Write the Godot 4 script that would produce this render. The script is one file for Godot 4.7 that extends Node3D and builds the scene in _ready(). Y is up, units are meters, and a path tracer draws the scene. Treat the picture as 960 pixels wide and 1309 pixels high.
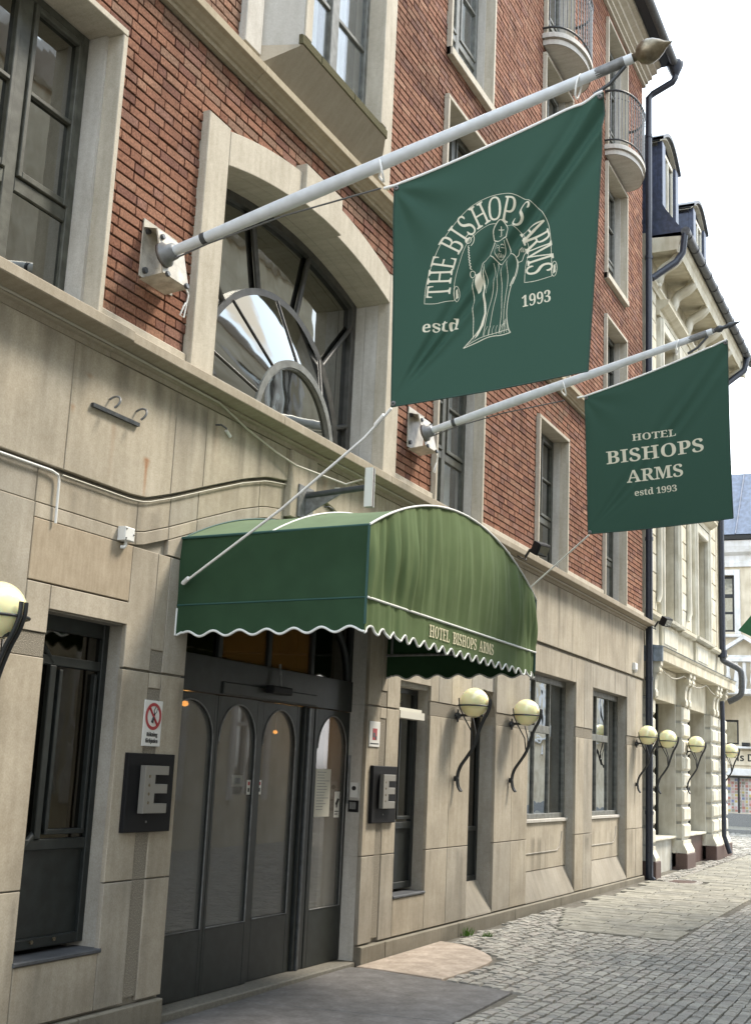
extends Node3D
# A narrow old street: a brick and sandstone hotel with two green flags and a green awning,
# a cream neighbour and a house across the end of the street.

var rng := RandomNumberGenerator.new()
var M := {}
var T := {}


# ---------------------------------------------------------------- mesh building
class MB:
	var v := PackedVector3Array()
	var n := PackedVector3Array()
	var uv := PackedVector2Array()
	var has_uv := false

	func tri(a: Vector3, b: Vector3, c: Vector3) -> void:
		var k := (b - a).cross(c - a)
		if k.length_squared() < 1e-16:
			return
		k = k.normalized()
		v.append(a); v.append(c); v.append(b)
		for i in 3:
			n.append(k)
			uv.append(Vector2.ZERO)

	func stri(a: Vector3, b: Vector3, c: Vector3, na: Vector3, nb: Vector3, nc: Vector3, ua := Vector2.ZERO, ub := Vector2.ZERO, uc := Vector2.ZERO) -> void:
		v.append(a); v.append(c); v.append(b)
		n.append(na); n.append(nc); n.append(nb)
		uv.append(ua); uv.append(uc); uv.append(ub)

	func quad(a: Vector3, b: Vector3, c: Vector3, d: Vector3) -> void:
		tri(a, b, c)
		tri(a, c, d)

	func box(x0: float, x1: float, y0: float, y1: float, z0: float, z1: float) -> MB:
		var p := [Vector3(x0, y0, z0), Vector3(x1, y0, z0), Vector3(x1, y1, z0), Vector3(x0, y1, z0), Vector3(x0, y0, z1), Vector3(x1, y0, z1), Vector3(x1, y1, z1), Vector3(x0, y1, z1)]
		quad(p[4], p[5], p[6], p[7]); quad(p[1], p[0], p[3], p[2])
		quad(p[0], p[4], p[7], p[3]); quad(p[5], p[1], p[2], p[6])
		quad(p[7], p[6], p[2], p[3]); quad(p[0], p[1], p[5], p[4])
		return self

	# a block whose front (+z) edges are chamfered
	func slab(x0: float, x1: float, y0: float, y1: float, z0: float, z1: float, b := 0.004) -> MB:
		var p := [Vector3(x0, y0, z0), Vector3(x1, y0, z0), Vector3(x1, y1, z0), Vector3(x0, y1, z0)]
		var q := [Vector3(x0, y0, z1 - b), Vector3(x1, y0, z1 - b), Vector3(x1, y1, z1 - b), Vector3(x0, y1, z1 - b)]
		var r := [Vector3(x0 + b, y0 + b, z1), Vector3(x1 - b, y0 + b, z1), Vector3(x1 - b, y1 - b, z1), Vector3(x0 + b, y1 - b, z1)]
		quad(r[0], r[1], r[2], r[3])
		quad(p[1], p[0], p[3], p[2])
		for i in 4:
			var j := (i + 1) % 4
			quad(p[i], p[j], q[j], q[i])
			quad(q[i], q[j], r[j], r[i])
		return self

	# a flat polygon (x, y) given thickness along z, with a small chamfer round its front
	func prism(poly: PackedVector2Array, z0: float, z1: float, b := 0.0) -> MB:
		var area := 0.0
		for i in poly.size():
			var p := poly[i]
			var q := poly[(i + 1) % poly.size()]
			area += p.x * q.y - q.x * p.y
		if area < 0.0:
			poly.reverse()
		var front := poly
		if b > 0.0:
			front = PackedVector2Array()
			for i in poly.size():
				var p := poly[i]
				var e1 := (p - poly[(i + poly.size() - 1) % poly.size()]).normalized()
				var e2 := (poly[(i + 1) % poly.size()] - p).normalized()
				var m := Vector2(-e1.y, e1.x) + Vector2(-e2.y, e2.x)
				front.append(p + m.normalized() * b / maxf(0.5, m.length() * 0.5))
		var ids := Geometry2D.triangulate_polygon(front)
		for i in range(0, ids.size(), 3):
			var a := front[ids[i]]
			var c := front[ids[i + 1]]
			var d := front[ids[i + 2]]
			if (c - a).cross(d - a) < 0.0:
				var t := c
				c = d
				d = t
			tri(Vector3(a.x, a.y, z1), Vector3(c.x, c.y, z1), Vector3(d.x, d.y, z1))
			tri(Vector3(a.x, a.y, z0), Vector3(d.x, d.y, z0), Vector3(c.x, c.y, z0))
		for i in poly.size():
			var j := (i + 1) % poly.size()
			var p := poly[i]
			var q := poly[j]
			quad(Vector3(p.x, p.y, z0), Vector3(q.x, q.y, z0), Vector3(q.x, q.y, z1 - b), Vector3(p.x, p.y, z1 - b))
			if b > 0.0:
				quad(Vector3(p.x, p.y, z1 - b), Vector3(q.x, q.y, z1 - b), Vector3(front[j].x, front[j].y, z1), Vector3(front[i].x, front[i].y, z1))
		return self

	# the same polygon lying down: (x, z) with a thickness along y
	func plate(poly: PackedVector2Array, y0: float, y1: float, b := 0.0) -> MB:
		var m := MB.new()
		var flipped := PackedVector2Array()
		for p in poly:
			flipped.append(Vector2(p.x, -p.y))
		m.prism(flipped, y0, y1, b)
		return add(m, Transform3D(Basis(Vector3.RIGHT, Vector3(0, 0, -1), Vector3.UP), Vector3.ZERO))

	# a moulding: profile of (z, y) points from wall to wall, drawn along x
	func mould(profile: Array, x0: float, x1: float) -> MB:
		for i in profile.size() - 1:
			var p: Vector2 = profile[i]
			var q: Vector2 = profile[i + 1]
			quad(Vector3(x0, p.y, p.x), Vector3(x1, p.y, p.x), Vector3(x1, q.y, q.x), Vector3(x0, q.y, q.x))
		var poly := PackedVector2Array(profile)
		var ids := Geometry2D.triangulate_polygon(poly)
		for i in range(0, ids.size(), 3):
			var a := poly[ids[i]]
			var c := poly[ids[i + 1]]
			var d := poly[ids[i + 2]]
			tri(Vector3(x0, a.y, a.x), Vector3(x0, c.y, c.x), Vector3(x0, d.y, d.x))
			tri(Vector3(x1, a.y, a.x), Vector3(x1, d.y, d.x), Vector3(x1, c.y, c.x))
		return self

	func tube(pts: Array, radius: Variant, sides := 8, caps := true) -> MB:
		var rings := []
		var normals := []
		var up := Vector3.UP
		var side := Vector3.ZERO
		for i in pts.size():
			var p: Vector3 = pts[i]
			var d: Vector3 = (pts[mini(i + 1, pts.size() - 1)] - pts[maxi(i - 1, 0)]).normalized()
			if i == 0:
				side = d.cross(Vector3.UP if absf(d.y) < 0.95 else Vector3.RIGHT).normalized()
			else:
				side = (side - d * side.dot(d)).normalized()
			up = side.cross(d)
			var r: float = radius[i] if radius is Array else radius
			var ring := []
			var ns := []
			for k in sides:
				var a := TAU * k / sides
				var o := side * cos(a) + up * sin(a)
				ring.append(p + o * r)
				ns.append(o)
			rings.append(ring)
			normals.append(ns)
		for i in pts.size() - 1:
			for k in sides:
				var l := (k + 1) % sides
				stri(rings[i][k], rings[i + 1][l], rings[i][l], normals[i][k], normals[i + 1][l], normals[i][l])
				stri(rings[i][k], rings[i + 1][k], rings[i + 1][l], normals[i][k], normals[i + 1][k], normals[i + 1][l])
		if caps:
			for k in sides:
				var l := (k + 1) % sides
				tri(pts[0], rings[0][k], rings[0][l])
				tri(pts[-1], rings[-1][l], rings[-1][k])
		return self

	# profile of (radius, height) turned round the y axis of at
	func lathe(profile: Array, at: Transform3D, sides := 16) -> MB:
		var rings := []
		var ns := []
		for i in profile.size():
			var p: Vector2 = profile[i]
			var d: Vector2 = profile[mini(i + 1, profile.size() - 1)] - profile[maxi(i - 1, 0)]
			var nn := Vector2(d.y, -d.x).normalized()
			var ring := []
			var nr := []
			for k in sides:
				var a := TAU * k / sides
				ring.append(at * Vector3(p.x * cos(a), p.y, -p.x * sin(a)))
				nr.append((at.basis * Vector3(nn.x * cos(a), nn.y, -nn.x * sin(a))).normalized())
			rings.append(ring)
			ns.append(nr)
		for i in profile.size() - 1:
			for k in sides:
				var l := (k + 1) % sides
				stri(rings[i][k], rings[i][l], rings[i + 1][l], ns[i][k], ns[i][l], ns[i + 1][l])
				stri(rings[i][k], rings[i + 1][l], rings[i + 1][k], ns[i][k], ns[i + 1][l], ns[i + 1][k])
		return self

	# a smooth sheet: f(u, v) for u, v from 0 to 1
	func sheet(nu: int, nv: int, f: Callable, with_uv := false) -> MB:
		var p := []
		for j in nv + 1:
			var row := []
			for i in nu + 1:
				row.append(f.call(float(i) / nu, float(j) / nv))
			p.append(row)
		var nn := []
		for j in nv + 1:
			var row := []
			for i in nu + 1:
				var du: Vector3 = p[j][mini(i + 1, nu)] - p[j][maxi(i - 1, 0)]
				var dv: Vector3 = p[mini(j + 1, nv)][i] - p[maxi(j - 1, 0)][i]
				row.append(du.cross(dv).normalized())
			nn.append(row)
		has_uv = has_uv or with_uv
		for j in nv:
			for i in nu:
				var a := Vector2(float(i) / nu, float(j) / nv)
				var c := Vector2(float(i + 1) / nu, float(j + 1) / nv)
				var b := Vector2(c.x, a.y)
				var d := Vector2(a.x, c.y)
				stri(p[j][i], p[j][i + 1], p[j + 1][i + 1], nn[j][i], nn[j][i + 1], nn[j + 1][i + 1], a, b, c)
				stri(p[j][i], p[j + 1][i + 1], p[j + 1][i], nn[j][i], nn[j + 1][i + 1], nn[j + 1][i], a, c, d)
		return self

	func add(m: MB, t: Transform3D) -> MB:
		var turn := t.basis.inverse().transposed()
		for i in m.v.size():
			v.append(t * m.v[i])
			n.append((turn * m.n[i]).normalized())
			uv.append(m.uv[i])
		return self

	func mesh() -> ArrayMesh:
		var a := []
		a.resize(Mesh.ARRAY_MAX)
		a[Mesh.ARRAY_VERTEX] = v
		a[Mesh.ARRAY_NORMAL] = n
		if has_uv:
			a[Mesh.ARRAY_TEX_UV] = uv
		var out := ArrayMesh.new()
		out.add_surface_from_arrays(Mesh.PRIMITIVE_TRIANGLES, a)
		return out


func mb() -> MB:
	return MB.new()


# ---------------------------------------------------------------- the scene tree
func thing(called: String, label: String, category: String, at: Vector3, group := "") -> Node3D:
	var o := Node3D.new()
	o.name = called
	add_child(o, true)
	o.position = at
	tag(o, label, category, group)
	return o


func tag(o: Node, label: String, category := "", group := "", kind := "") -> Node:
	if label: o.set_meta("label", label)
	if category: o.set_meta("category", category)
	if group: o.set_meta("group", group)
	if kind: o.set_meta("kind", kind)
	return o


func structure(called: String) -> Node3D:
	var o := Node3D.new()
	o.name = called
	add_child(o, true)
	o.set_meta("kind", "structure")
	return o


# a mesh given in world places, hung under a thing or part
func part(called: String, shape: MB, material: Material, parent: Node3D) -> MeshInstance3D:
	var o := MeshInstance3D.new()
	o.name = called
	o.mesh = shape.mesh()
	o.material_override = material
	o.mesh.surface_set_material(0, material)
	o.material_override = null
	var base := Vector3.ZERO
	var p: Node = parent
	while p is Node3D and p != self:
		base += p.position
		p = p.get_parent()
	parent.add_child(o, true)
	o.position = -base
	return o


func single(called: String, shape: MB, material: Material, label: String, category: String, group := "") -> MeshInstance3D:
	var o := part(called, shape, material, self)
	tag(o, label, category, group)
	return o


func gy(x: float) -> float:
	return -0.14 + 0.0085 * (clampf(x, -20.0, 30.0) - 10.4)


# ---------------------------------------------------------------- textures and materials
func noise(kind: int, freq: float, octaves: int, number: int) -> FastNoiseLite:
	var f := FastNoiseLite.new()
	f.noise_type = kind
	f.frequency = freq
	f.fractal_octaves = octaves
	f.seed = number
	return f


# brightness of a seamless noise squeezed about 1: from lo to hi, with a slight tint
func grain(size: int, parts: Array, lo: Color, hi: Color) -> ImageTexture:
	var sum := PackedFloat32Array()
	sum.resize(size * size)
	var total := 0.0
	for p in parts:
		var im: Image = (p[0] as FastNoiseLite).get_seamless_image(size, size)
		im.convert(Image.FORMAT_L8)
		var stretch: Vector2i = p[2] if p.size() > 2 else Vector2i(1, 1)
		var d := im.get_data()
		total += p[1]
		for y in size:
			for x in size:
				sum[y * size + x] += p[1] * d[((y / stretch.y) % size) * size + (x / stretch.x) % size] / 255.0
	var bytes := PackedByteArray()
	bytes.resize(size * size * 3)
	for i in size * size:
		var t := clampf((sum[i] / total - 0.2) / 0.6, 0.0, 1.0)
		var c := lo.lerp(hi, t)
		bytes[i * 3] = int(clampf(c.r, 0, 1) * 255.0)
		bytes[i * 3 + 1] = int(clampf(c.g, 0, 1) * 255.0)
		bytes[i * 3 + 2] = int(clampf(c.b, 0, 1) * 255.0)
	return ImageTexture.create_from_image(Image.create_from_data(size, size, false, Image.FORMAT_RGB8, bytes))


func mat(called: String, linear: Color, rough: float, tex := "", scale := 1.0, relief := 0.0, spec := 0.5) -> StandardMaterial3D:
	var m := StandardMaterial3D.new()
	m.resource_name = called
	m.albedo_color = linear.linear_to_srgb()
	m.roughness = rough
	m.metallic_specular = spec
	if tex:
		m.albedo_texture = T[tex]
		m.uv1_triplanar = true
		m.uv1_world_triplanar = true
		m.uv1_scale = Vector3.ONE * scale
		m.uv1_offset = Vector3(0.37, 0.11, 0.23)
		if relief > 0.0:
			m.heightmap_enabled = true
			m.heightmap_texture = T[tex]
			m.heightmap_scale = relief
	M[called] = m
	return m


func stained(m: StandardMaterial3D) -> StandardMaterial3D:
	m.detail_enabled = true
	m.detail_blend_mode = BaseMaterial3D.BLEND_MODE_MUL
	m.detail_albedo = T["weather"]
	m.detail_uv_layer = BaseMaterial3D.DETAIL_UV_2
	m.uv2_triplanar = true
	m.uv2_world_triplanar = true
	m.uv2_scale = Vector3(1.0 / 24.0, 1.0 / 9.0, 1.0 / 24.0)
	m.uv2_offset = Vector3(0.0, 0.5 / 9.0, 0.0)
	return m


# rain streaks, rust runs and soot on the front of the hotel: 24 m wide, from y = -0.5 to 8.5
func weather() -> ImageTexture:
	var w := 2048
	var h := 768
	var d := PackedFloat32Array()
	d.resize(w * h)
	d.fill(1.0)
	var broad := noise(FastNoiseLite.TYPE_SIMPLEX_SMOOTH, 0.012, 4, 5).get_seamless_image(w, h)
	broad.convert(Image.FORMAT_L8)
	var b := broad.get_data()
	for i in w * h:
		d[i] = 0.90 + 0.16 * b[i] / 255.0
	var warm := PackedFloat32Array()
	warm.resize(w * h)
	var r := RandomNumberGenerator.new()
	r.seed = 44
	# streaks that begin under ledges and fade downwards
	for i in 1500:
		var y0: float = [4.0, 4.0, 3.17, 2.06, 0.755, 6.1, 6.7, 8.0][r.randi() % 8] + r.randf_range(-0.05, 0.03)
		var x0 := r.randf() * 24.0
		var len := r.randf_range(0.2, 1.1)
		var wide := r.randf_range(0.008, 0.07)
		var dark := r.randf_range(0.03, 0.15) * (1.0 if r.randf() < 0.75 else -0.6)
		streak(d, w, h, x0, y0, len, wide, dark)
	# green-brown dirt rising from the ground
	for y in h:
		var yy := 8.5 - 9.0 * (y + 0.5) / h
		if yy < 0.5:
			for x in w:
				var k := (0.5 - yy) / 1.0 * (0.3 + 0.9 * b[((y * 3) % h) * w + x] / 255.0)
				d[y * w + x] *= 1.0 - 0.25 * clampf(k, 0.0, 0.8)
	# rust below old fixings
	for s in [[6.4, 3.42, 0.3, 0.014, 0.5], [6.4, 3.45, 0.06, 0.03, 0.6], [6.03, 3.6, 0.4, 0.02, 0.12], [5.62, 3.6, 0.06, 0.02, 0.3], [5.75, 3.83, 0.03, 0.03, 0.3], [7.2, 3.9, 0.3, 0.05, 0.1], [11.6, 3.7, 0.3, 0.02, 0.25], [8.9, 3.9, 0.2, 0.05, 0.18]]:
		streak(warm, w, h, s[0], s[1], s[2], s[3], -s[4])
	var bytes := PackedByteArray()
	bytes.resize(w * h * 3)
	for i in w * h:
		var v := clampf(d[i], 0.4, 1.0)
		var k := clampf(warm[i], 0.0, 0.8)
		bytes[i * 3] = int(255.0 * v * (1.0 - 0.25 * k))
		bytes[i * 3 + 1] = int(255.0 * v * (1.0 - 0.62 * k))
		bytes[i * 3 + 2] = int(255.0 * v * (1.0 - 0.85 * k))
	return ImageTexture.create_from_image(Image.create_from_data(w, h, false, Image.FORMAT_RGB8, bytes))


func streak(d: PackedFloat32Array, w: int, h: int, x0: float, y0: float, len: float, wide: float, dark: float) -> void:
	var ya := int((8.5 - y0) / 9.0 * h)
	var yb := int((8.5 - y0 + len) / 9.0 * h)
	var xc := x0 / 24.0 * w
	var xw := maxf(1.0, wide / 24.0 * w)
	for y in range(maxi(ya, 0), mini(yb, h)):
		var t := float(y - ya) / maxf(1.0, yb - ya)
		for x in range(int(xc - xw * 1.5), int(xc + xw * 1.5) + 1):
			var e := exp(-pow((x - xc) / xw, 2.0)) * (1.0 - t) * minf(1.0, t * 8.0 + 0.3)
			d[y * w + posmod(x, w)] -= dark * e


func make_textures() -> void:
	var S := FastNoiseLite.TYPE_SIMPLEX_SMOOTH
	var C := FastNoiseLite.TYPE_CELLULAR
	T["stone"] = grain(512, [[noise(S, 0.008, 5, 1), 0.55], [noise(S, 0.05, 3, 2), 0.6, Vector2i(1, 10)], [noise(S, 0.3, 2, 3), 0.75], [noise(S, 0.07, 3, 4), 0.4]], Color(0.81, 0.795, 0.77), Color(1.0, 1.0, 1.0))
	T["rough"] = grain(512, [[noise(S, 0.12, 3, 7), 1.0], [noise(C, 0.09, 1, 8), 0.7]], Color(0.60, 0.59, 0.57), Color(1, 1, 1))
	T["brick"] = grain(512, [[noise(S, 0.03, 3, 11), 0.8], [noise(S, 0.3, 2, 12), 1.0]], Color(0.62, 0.6, 0.6), Color(1, 1, 1))
	T["granite"] = grain(512, [[noise(C, 0.16, 1, 15), 1.0], [noise(S, 0.35, 2, 16), 1.0], [noise(S, 0.02, 3, 17), 0.5]], Color(0.60, 0.60, 0.60), Color(1, 1, 1))
	T["paving"] = grain(512, [[noise(S, 0.008, 5, 21), 1.0], [noise(S, 0.3, 2, 22), 0.6], [noise(S, 0.04, 3, 23), 0.7]], Color(0.74, 0.735, 0.72), Color(1, 1, 1))
	T["cloth"] = grain(512, [[noise(S, 0.01, 3, 31), 1.0], [noise(S, 0.35, 2, 32), 0.35]], Color(0.93, 0.93, 0.925), Color(1, 1, 1))
	T["weave"] = grain(256, [[noise(S, 0.4, 2, 33), 1.0]], Color(0.93, 0.93, 0.93), Color(1, 1, 1))
	T["metal"] = grain(512, [[noise(S, 0.015, 4, 41), 1.0], [noise(S, 0.2, 2, 42), 0.4]], Color(0.72, 0.71, 0.69), Color(1, 1, 1))
	T["ripple"] = grain(256, [[noise(S, 0.012, 2, 51), 1.0]], Color(0.0, 0.0, 0.0), Color(1, 1, 1))
	T["plaster"] = grain(512, [[noise(S, 0.007, 5, 61), 1.0], [noise(S, 0.03, 3, 62), 0.6, Vector2i(1, 6)], [noise(S, 0.25, 2, 63), 0.3]], Color(0.82, 0.8, 0.76), Color(1, 1, 1))
	T["weather"] = weather()


func glass(called: String, mirror: Color, rough := 0.03, wavy := 0.0) -> StandardMaterial3D:
	var m := mat(called, mirror, rough)
	m.metallic = 1.0
	if wavy > 0.0:
		m.heightmap_enabled = true
		m.heightmap_texture = T["ripple"]
		m.heightmap_scale = wavy
		m.uv1_triplanar = true
		m.uv1_world_triplanar = true
		m.uv1_scale = Vector3.ONE * 0.9
	return m


func clear_glass(called: String, tint: Color, alpha: float) -> StandardMaterial3D:
	var m := mat(called, tint, 0.02)
	m.transparency = BaseMaterial3D.TRANSPARENCY_ALPHA
	m.albedo_color.a = alpha
	return m


func make_materials() -> void:
	var tones := [Color(0.52, 0.47, 0.385), Color(0.475, 0.438, 0.37), Color(0.545, 0.492, 0.40), Color(0.50, 0.448, 0.36)]
	for i in 4:
		stained(mat("sandstone_%d" % i, tones[i], 0.85, "stone", 0.45, 0.12, 0.3))
	stained(mat("sandstone_upper", Color(0.535, 0.482, 0.388), 0.85, "stone", 0.45, 0.12, 0.3))
	stained(mat("sandstone_back", Color(0.50, 0.475, 0.42), 0.9, "stone", 0.45, 0.1, 0.3))
	stained(mat("plinth_stone", Color(0.32, 0.295, 0.24), 0.85, "stone", 0.6, 0.3, 0.3))
	mat("panel_stone", Color(0.46, 0.39, 0.295), 0.85, "stone", 1.3, 0.25, 0.3)
	mat("tooled_stone", Color(0.47, 0.43, 0.36), 0.95, "rough", 3.0, 0.7, 0.2)
	mat("surround_stone", Color(0.59, 0.545, 0.455), 0.85, "stone", 0.5, 0.12, 0.3)
	mat("surround_stone_pale", Color(0.62, 0.60, 0.555), 0.85, "stone", 0.5, 0.12, 0.3)
	mat("cornice_stone", Color(0.43, 0.38, 0.30), 0.85, "stone", 0.6, 0.15, 0.3)
	mat("slate_sill", Color(0.10, 0.105, 0.115), 0.6, "paving", 1.0, 0.1)
	mat("mortar", Color(0.13, 0.09, 0.069), 0.95, "brick", 2.0, 0.4, 0.2)
	var brick := [Color(0.385, 0.192, 0.124), Color(0.36, 0.176, 0.114), Color(0.42, 0.218, 0.141), Color(0.285, 0.142, 0.104), Color(0.445, 0.252, 0.168), Color(0.37, 0.203, 0.15)]
	for i in 6:
		stained(mat("brick_%d" % i, brick[i], 0.9, "brick", 2.5, 0.3, 0.25))
	mat("brick_pale", Color(0.345, 0.215, 0.15), 0.9, "brick", 2.5, 0.3, 0.25)
	var bs := stained(mat("brick_many", Color(1, 1, 1), 0.9, "brick", 2.5, 0.0, 0.25))
	bs.vertex_color_use_as_albedo = true
	mat("frame_olive", Color(0.095, 0.098, 0.078), 0.5, "metal", 1.0, 0.0)
	mat("frame_grey", Color(0.20, 0.205, 0.185), 0.5, "metal", 1.0, 0.0)
	mat("frame_dark", Color(0.018, 0.023, 0.022), 0.5, "metal", 1.0, 0.0)
	mat("frame_taupe", Color(0.085, 0.083, 0.076), 0.45, "metal", 1.0, 0.0)
	mat("door_paint", Color(0.016, 0.021, 0.0185), 0.5, "metal", 1.0, 0.0)
	glass("pane_reflecting", Color(0.27, 0.275, 0.26), 0.02, 0.03)
	glass("pane_bright", Color(0.42, 0.45, 0.48), 0.015, 0.06)
	glass("pane_dark", Color(0.085, 0.08, 0.068), 0.04, 0.03)
	glass("cone_metal", Color(0.32, 0.33, 0.32), 0.05, 0.12)
	clear_glass("pane_clear", Color(0.3, 0.33, 0.33), 0.16)
	clear_glass("pane_door", Color(0.19, 0.195, 0.185), 0.48)
	clear_glass("pane_amber", Color(0.16, 0.08, 0.02), 0.7)
	mat("interior_dark", Color(0.03, 0.028, 0.025), 0.9)
	mat("lobby_wall", Color(0.19, 0.18, 0.155), 0.85, "stone", 0.8)
	mat("lobby_floor", Color(0.09, 0.075, 0.06), 0.4, "paving", 1.0)
	var cu := mat("curtain", Color(0.62, 0.66, 0.66), 0.9, "cloth", 1.0)
	cu.backlight_enabled = true
	cu.backlight = Color(0.3, 0.3, 0.3)
	mat("steel_white", Color(0.66, 0.685, 0.70), 0.38, "cloth", 2.0)
	mat("plate_steel", Color(0.62, 0.585, 0.50), 0.4, "metal", 0.8)
	mat("steel_dark", Color(0.07, 0.078, 0.085), 0.4, "metal", 2.0, 0.0)
	mat("steel_mid", Color(0.24, 0.245, 0.245), 0.4, "metal", 2.0, 0.0)
	var st := mat("steel_brushed", Color(0.24, 0.228, 0.20), 0.38)
	st.metallic = 0.25
	var bz := mat("bronze", Color(0.27, 0.225, 0.155), 0.36, "metal", 4.0, 0.0)
	bz.metallic = 0.75
	mat("iron_black", Color(0.016, 0.018, 0.019), 0.45)
	mat("pipe_blue", Color(0.026, 0.033, 0.052), 0.4, "metal", 2.0)
	mat("gutter_zinc", Color(0.10, 0.105, 0.11), 0.5, "metal", 2.0)
	mat("white_plastic", Color(0.72, 0.72, 0.69), 0.4)
	mat("black_plastic", Color(0.010, 0.010, 0.011), 0.6, "", 1.0, 0.0, 0.3)
	mat("rope_white", Color(0.80, 0.80, 0.77), 0.8)
	mat("wire_dark", Color(0.10, 0.10, 0.095), 0.6)
	mat("cable_cream", Color(0.50, 0.47, 0.39), 0.6)
	mat("sign_red", Color(0.35, 0.025, 0.03), 0.4)
	mat("sign_white", Color(0.68, 0.67, 0.63), 0.4)
	mat("ink_black", Color(0.01, 0.01, 0.01), 0.5)
	mat("paper", Color(0.6, 0.58, 0.5), 0.8)
	mat("letter_cream", Color(0.78, 0.72, 0.50), 0.7)
	mat("stitch_white", Color(0.74, 0.75, 0.72), 0.7)
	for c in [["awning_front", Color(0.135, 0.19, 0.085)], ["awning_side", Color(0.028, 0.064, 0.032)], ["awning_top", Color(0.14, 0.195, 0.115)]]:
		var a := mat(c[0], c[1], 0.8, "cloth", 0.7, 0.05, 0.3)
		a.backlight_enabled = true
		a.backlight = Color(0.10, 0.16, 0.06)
	var gl := mat("globe_glass", Color(0.92, 0.87, 0.50), 0.2)
	gl.clearcoat_enabled = true
	gl.clearcoat = 0.8
	gl.clearcoat_roughness = 0.03
	gl.subsurf_scatter_enabled = true
	gl.subsurf_scatter_strength = 0.35
	# neighbours
	mat("cream_paint", Color(0.65, 0.61, 0.49), 0.75, "plaster", 0.5, 0.05, 0.3)
	mat("cream_paint_pale", Color(0.68, 0.66, 0.57), 0.75, "plaster", 0.5, 0.05, 0.3)
	mat("cream_grey", Color(0.50, 0.50, 0.46), 0.75, "plaster", 0.5, 0.05, 0.3)
	mat("lead_flashing", Color(0.30, 0.36, 0.42), 0.6, "metal", 1.0)
	mat("roof_blue", Color(0.050, 0.064, 0.108), 0.42, "metal", 1.0)
	mat("roof_pale_blue", Color(0.17, 0.20, 0.265), 0.4, "metal", 0.6)
	mat("red_granite", Color(0.15, 0.088, 0.07), 0.5, "granite", 3.0)
	mat("far_cream", Color(0.66, 0.59, 0.46), 0.8, "plaster", 0.3)
	mat("far_white", Color(0.74, 0.75, 0.76), 0.7, "plaster", 0.3)
	mat("opposite_plaster", Color(0.66, 0.62, 0.50), 0.8, "plaster", 0.3)
	mat("granite_grey", Color(0.36, 0.36, 0.35), 0.7, "granite", 2.0, 0.1)
	# ground
	mat("joint_sand", Color(0.20, 0.186, 0.16), 0.95, "paving", 1.5, 0.5, 0.2)
	var setts := [Color(0.63, 0.598, 0.525), Color(0.57, 0.545, 0.485), Color(0.67, 0.638, 0.56), Color(0.51, 0.49, 0.44), Color(0.62, 0.575, 0.51)]
	for i in 5:
		mat("sett_%d" % i, setts[i], 0.8, "granite", 6.0, 0.5, 0.3)
	var sm := mat("sett_many", Color(1, 1, 1), 0.8, "granite", 6.0, 0.0, 0.3)
	sm.vertex_color_use_as_albedo = true
	for i in 3:
		mat("paver_%d" % i, [Color(0.38, 0.364, 0.312), Color(0.345, 0.333, 0.29), Color(0.405, 0.388, 0.33)][i], 0.9, "paving", 1.2, 0.4, 0.2)
	mat("slab_dark", Color(0.215, 0.208, 0.205), 0.75, "paving", 1.1, 0.5, 0.3)
	mat("slab_pink", Color(0.54, 0.455, 0.38), 0.85, "paving", 1.0, 0.35, 0.3)
	mat("threshold_stone", Color(0.30, 0.28, 0.23), 0.8, "granite", 2.0, 0.2)
	var gr := mat("grass_blade", Color(0.09, 0.17, 0.03), 0.7)
	gr.backlight_enabled = true
	gr.backlight = Color(0.2, 0.35, 0.05)
	mat("sill_mossy", Color(0.20, 0.185, 0.11), 0.95, "rough", 4.0, 0.6, 0.2)
	mat("cornice_stone_light", Color(0.46, 0.40, 0.295), 0.85, "stone", 0.6, 0.15, 0.3)
	glass("pane_shop", Color(0.20, 0.225, 0.235), 0.03, 0.04)
	mat("lobby_counter", Color(0.16, 0.10, 0.06), 0.5, "stone", 1.0)
	var lg := mat("lamp_glow", Color(0.8, 0.6, 0.3), 0.6)
	lg.emission_enabled = true
	lg.emission = Color(1.0, 0.66, 0.28)
	lg.emission_energy_multiplier = 1.0


# ---------------------------------------------------------------- the hotel
# heights of the curved ledge over the door: flat at the sides, rising to the middle block
func wave(x: float) -> float:
	var d := absf(x - 8.5)
	var at := [0.22, 0.53, 0.87, 1.33, 1.75, 2.05, 2.2]
	var hs := [3.735, 3.695, 3.60, 3.44, 3.29, 3.195, 3.18]
	if d <= at[0]:
		return hs[0]
	for i in 6:
		if d < at[i + 1]:
			var t: float = (d - at[i]) / (at[i + 1] - at[i])
			return lerpf(hs[i], hs[i + 1], t)
	return 3.18


var hotel: Node3D
var tone := 0


func stone_mat() -> Material:
	return M["sandstone_%d" % (rng.randi() % 4)]


func stone(parent: Node3D, x0: float, x1: float, y0: float, y1: float, z1 := 0.0, z0 := -0.032) -> void:
	var g := 0.0024
	part("stone_slab", mb().slab(x0 + g, x1 - g, y0 + g, y1 - g, z0, z1 + rng.randf_range(-0.0015, 0.0015), 0.004), stone_mat(), parent)


# a slab whose lower and upper edges follow given curves
func curved_stone(parent: Node3D, x0: float, x1: float, low: Callable, high: Callable, z1: float, m: Material, called := "stone_slab") -> void:
	var g := 0.0024
	var poly := PackedVector2Array()
	var k := maxi(2, int((x1 - x0) / 0.08))
	for i in k + 1:
		var x := lerpf(x0 + g, x1 - g, float(i) / k)
		poly.append(Vector2(x, low.call(x) + g))
	for i in k + 1:
		var x := lerpf(x1 - g, x0 + g, float(i) / k)
		poly.append(Vector2(x, high.call(x) - g))
	part(called, mb().prism(poly, -0.032, z1, 0.004), m, parent)


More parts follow.
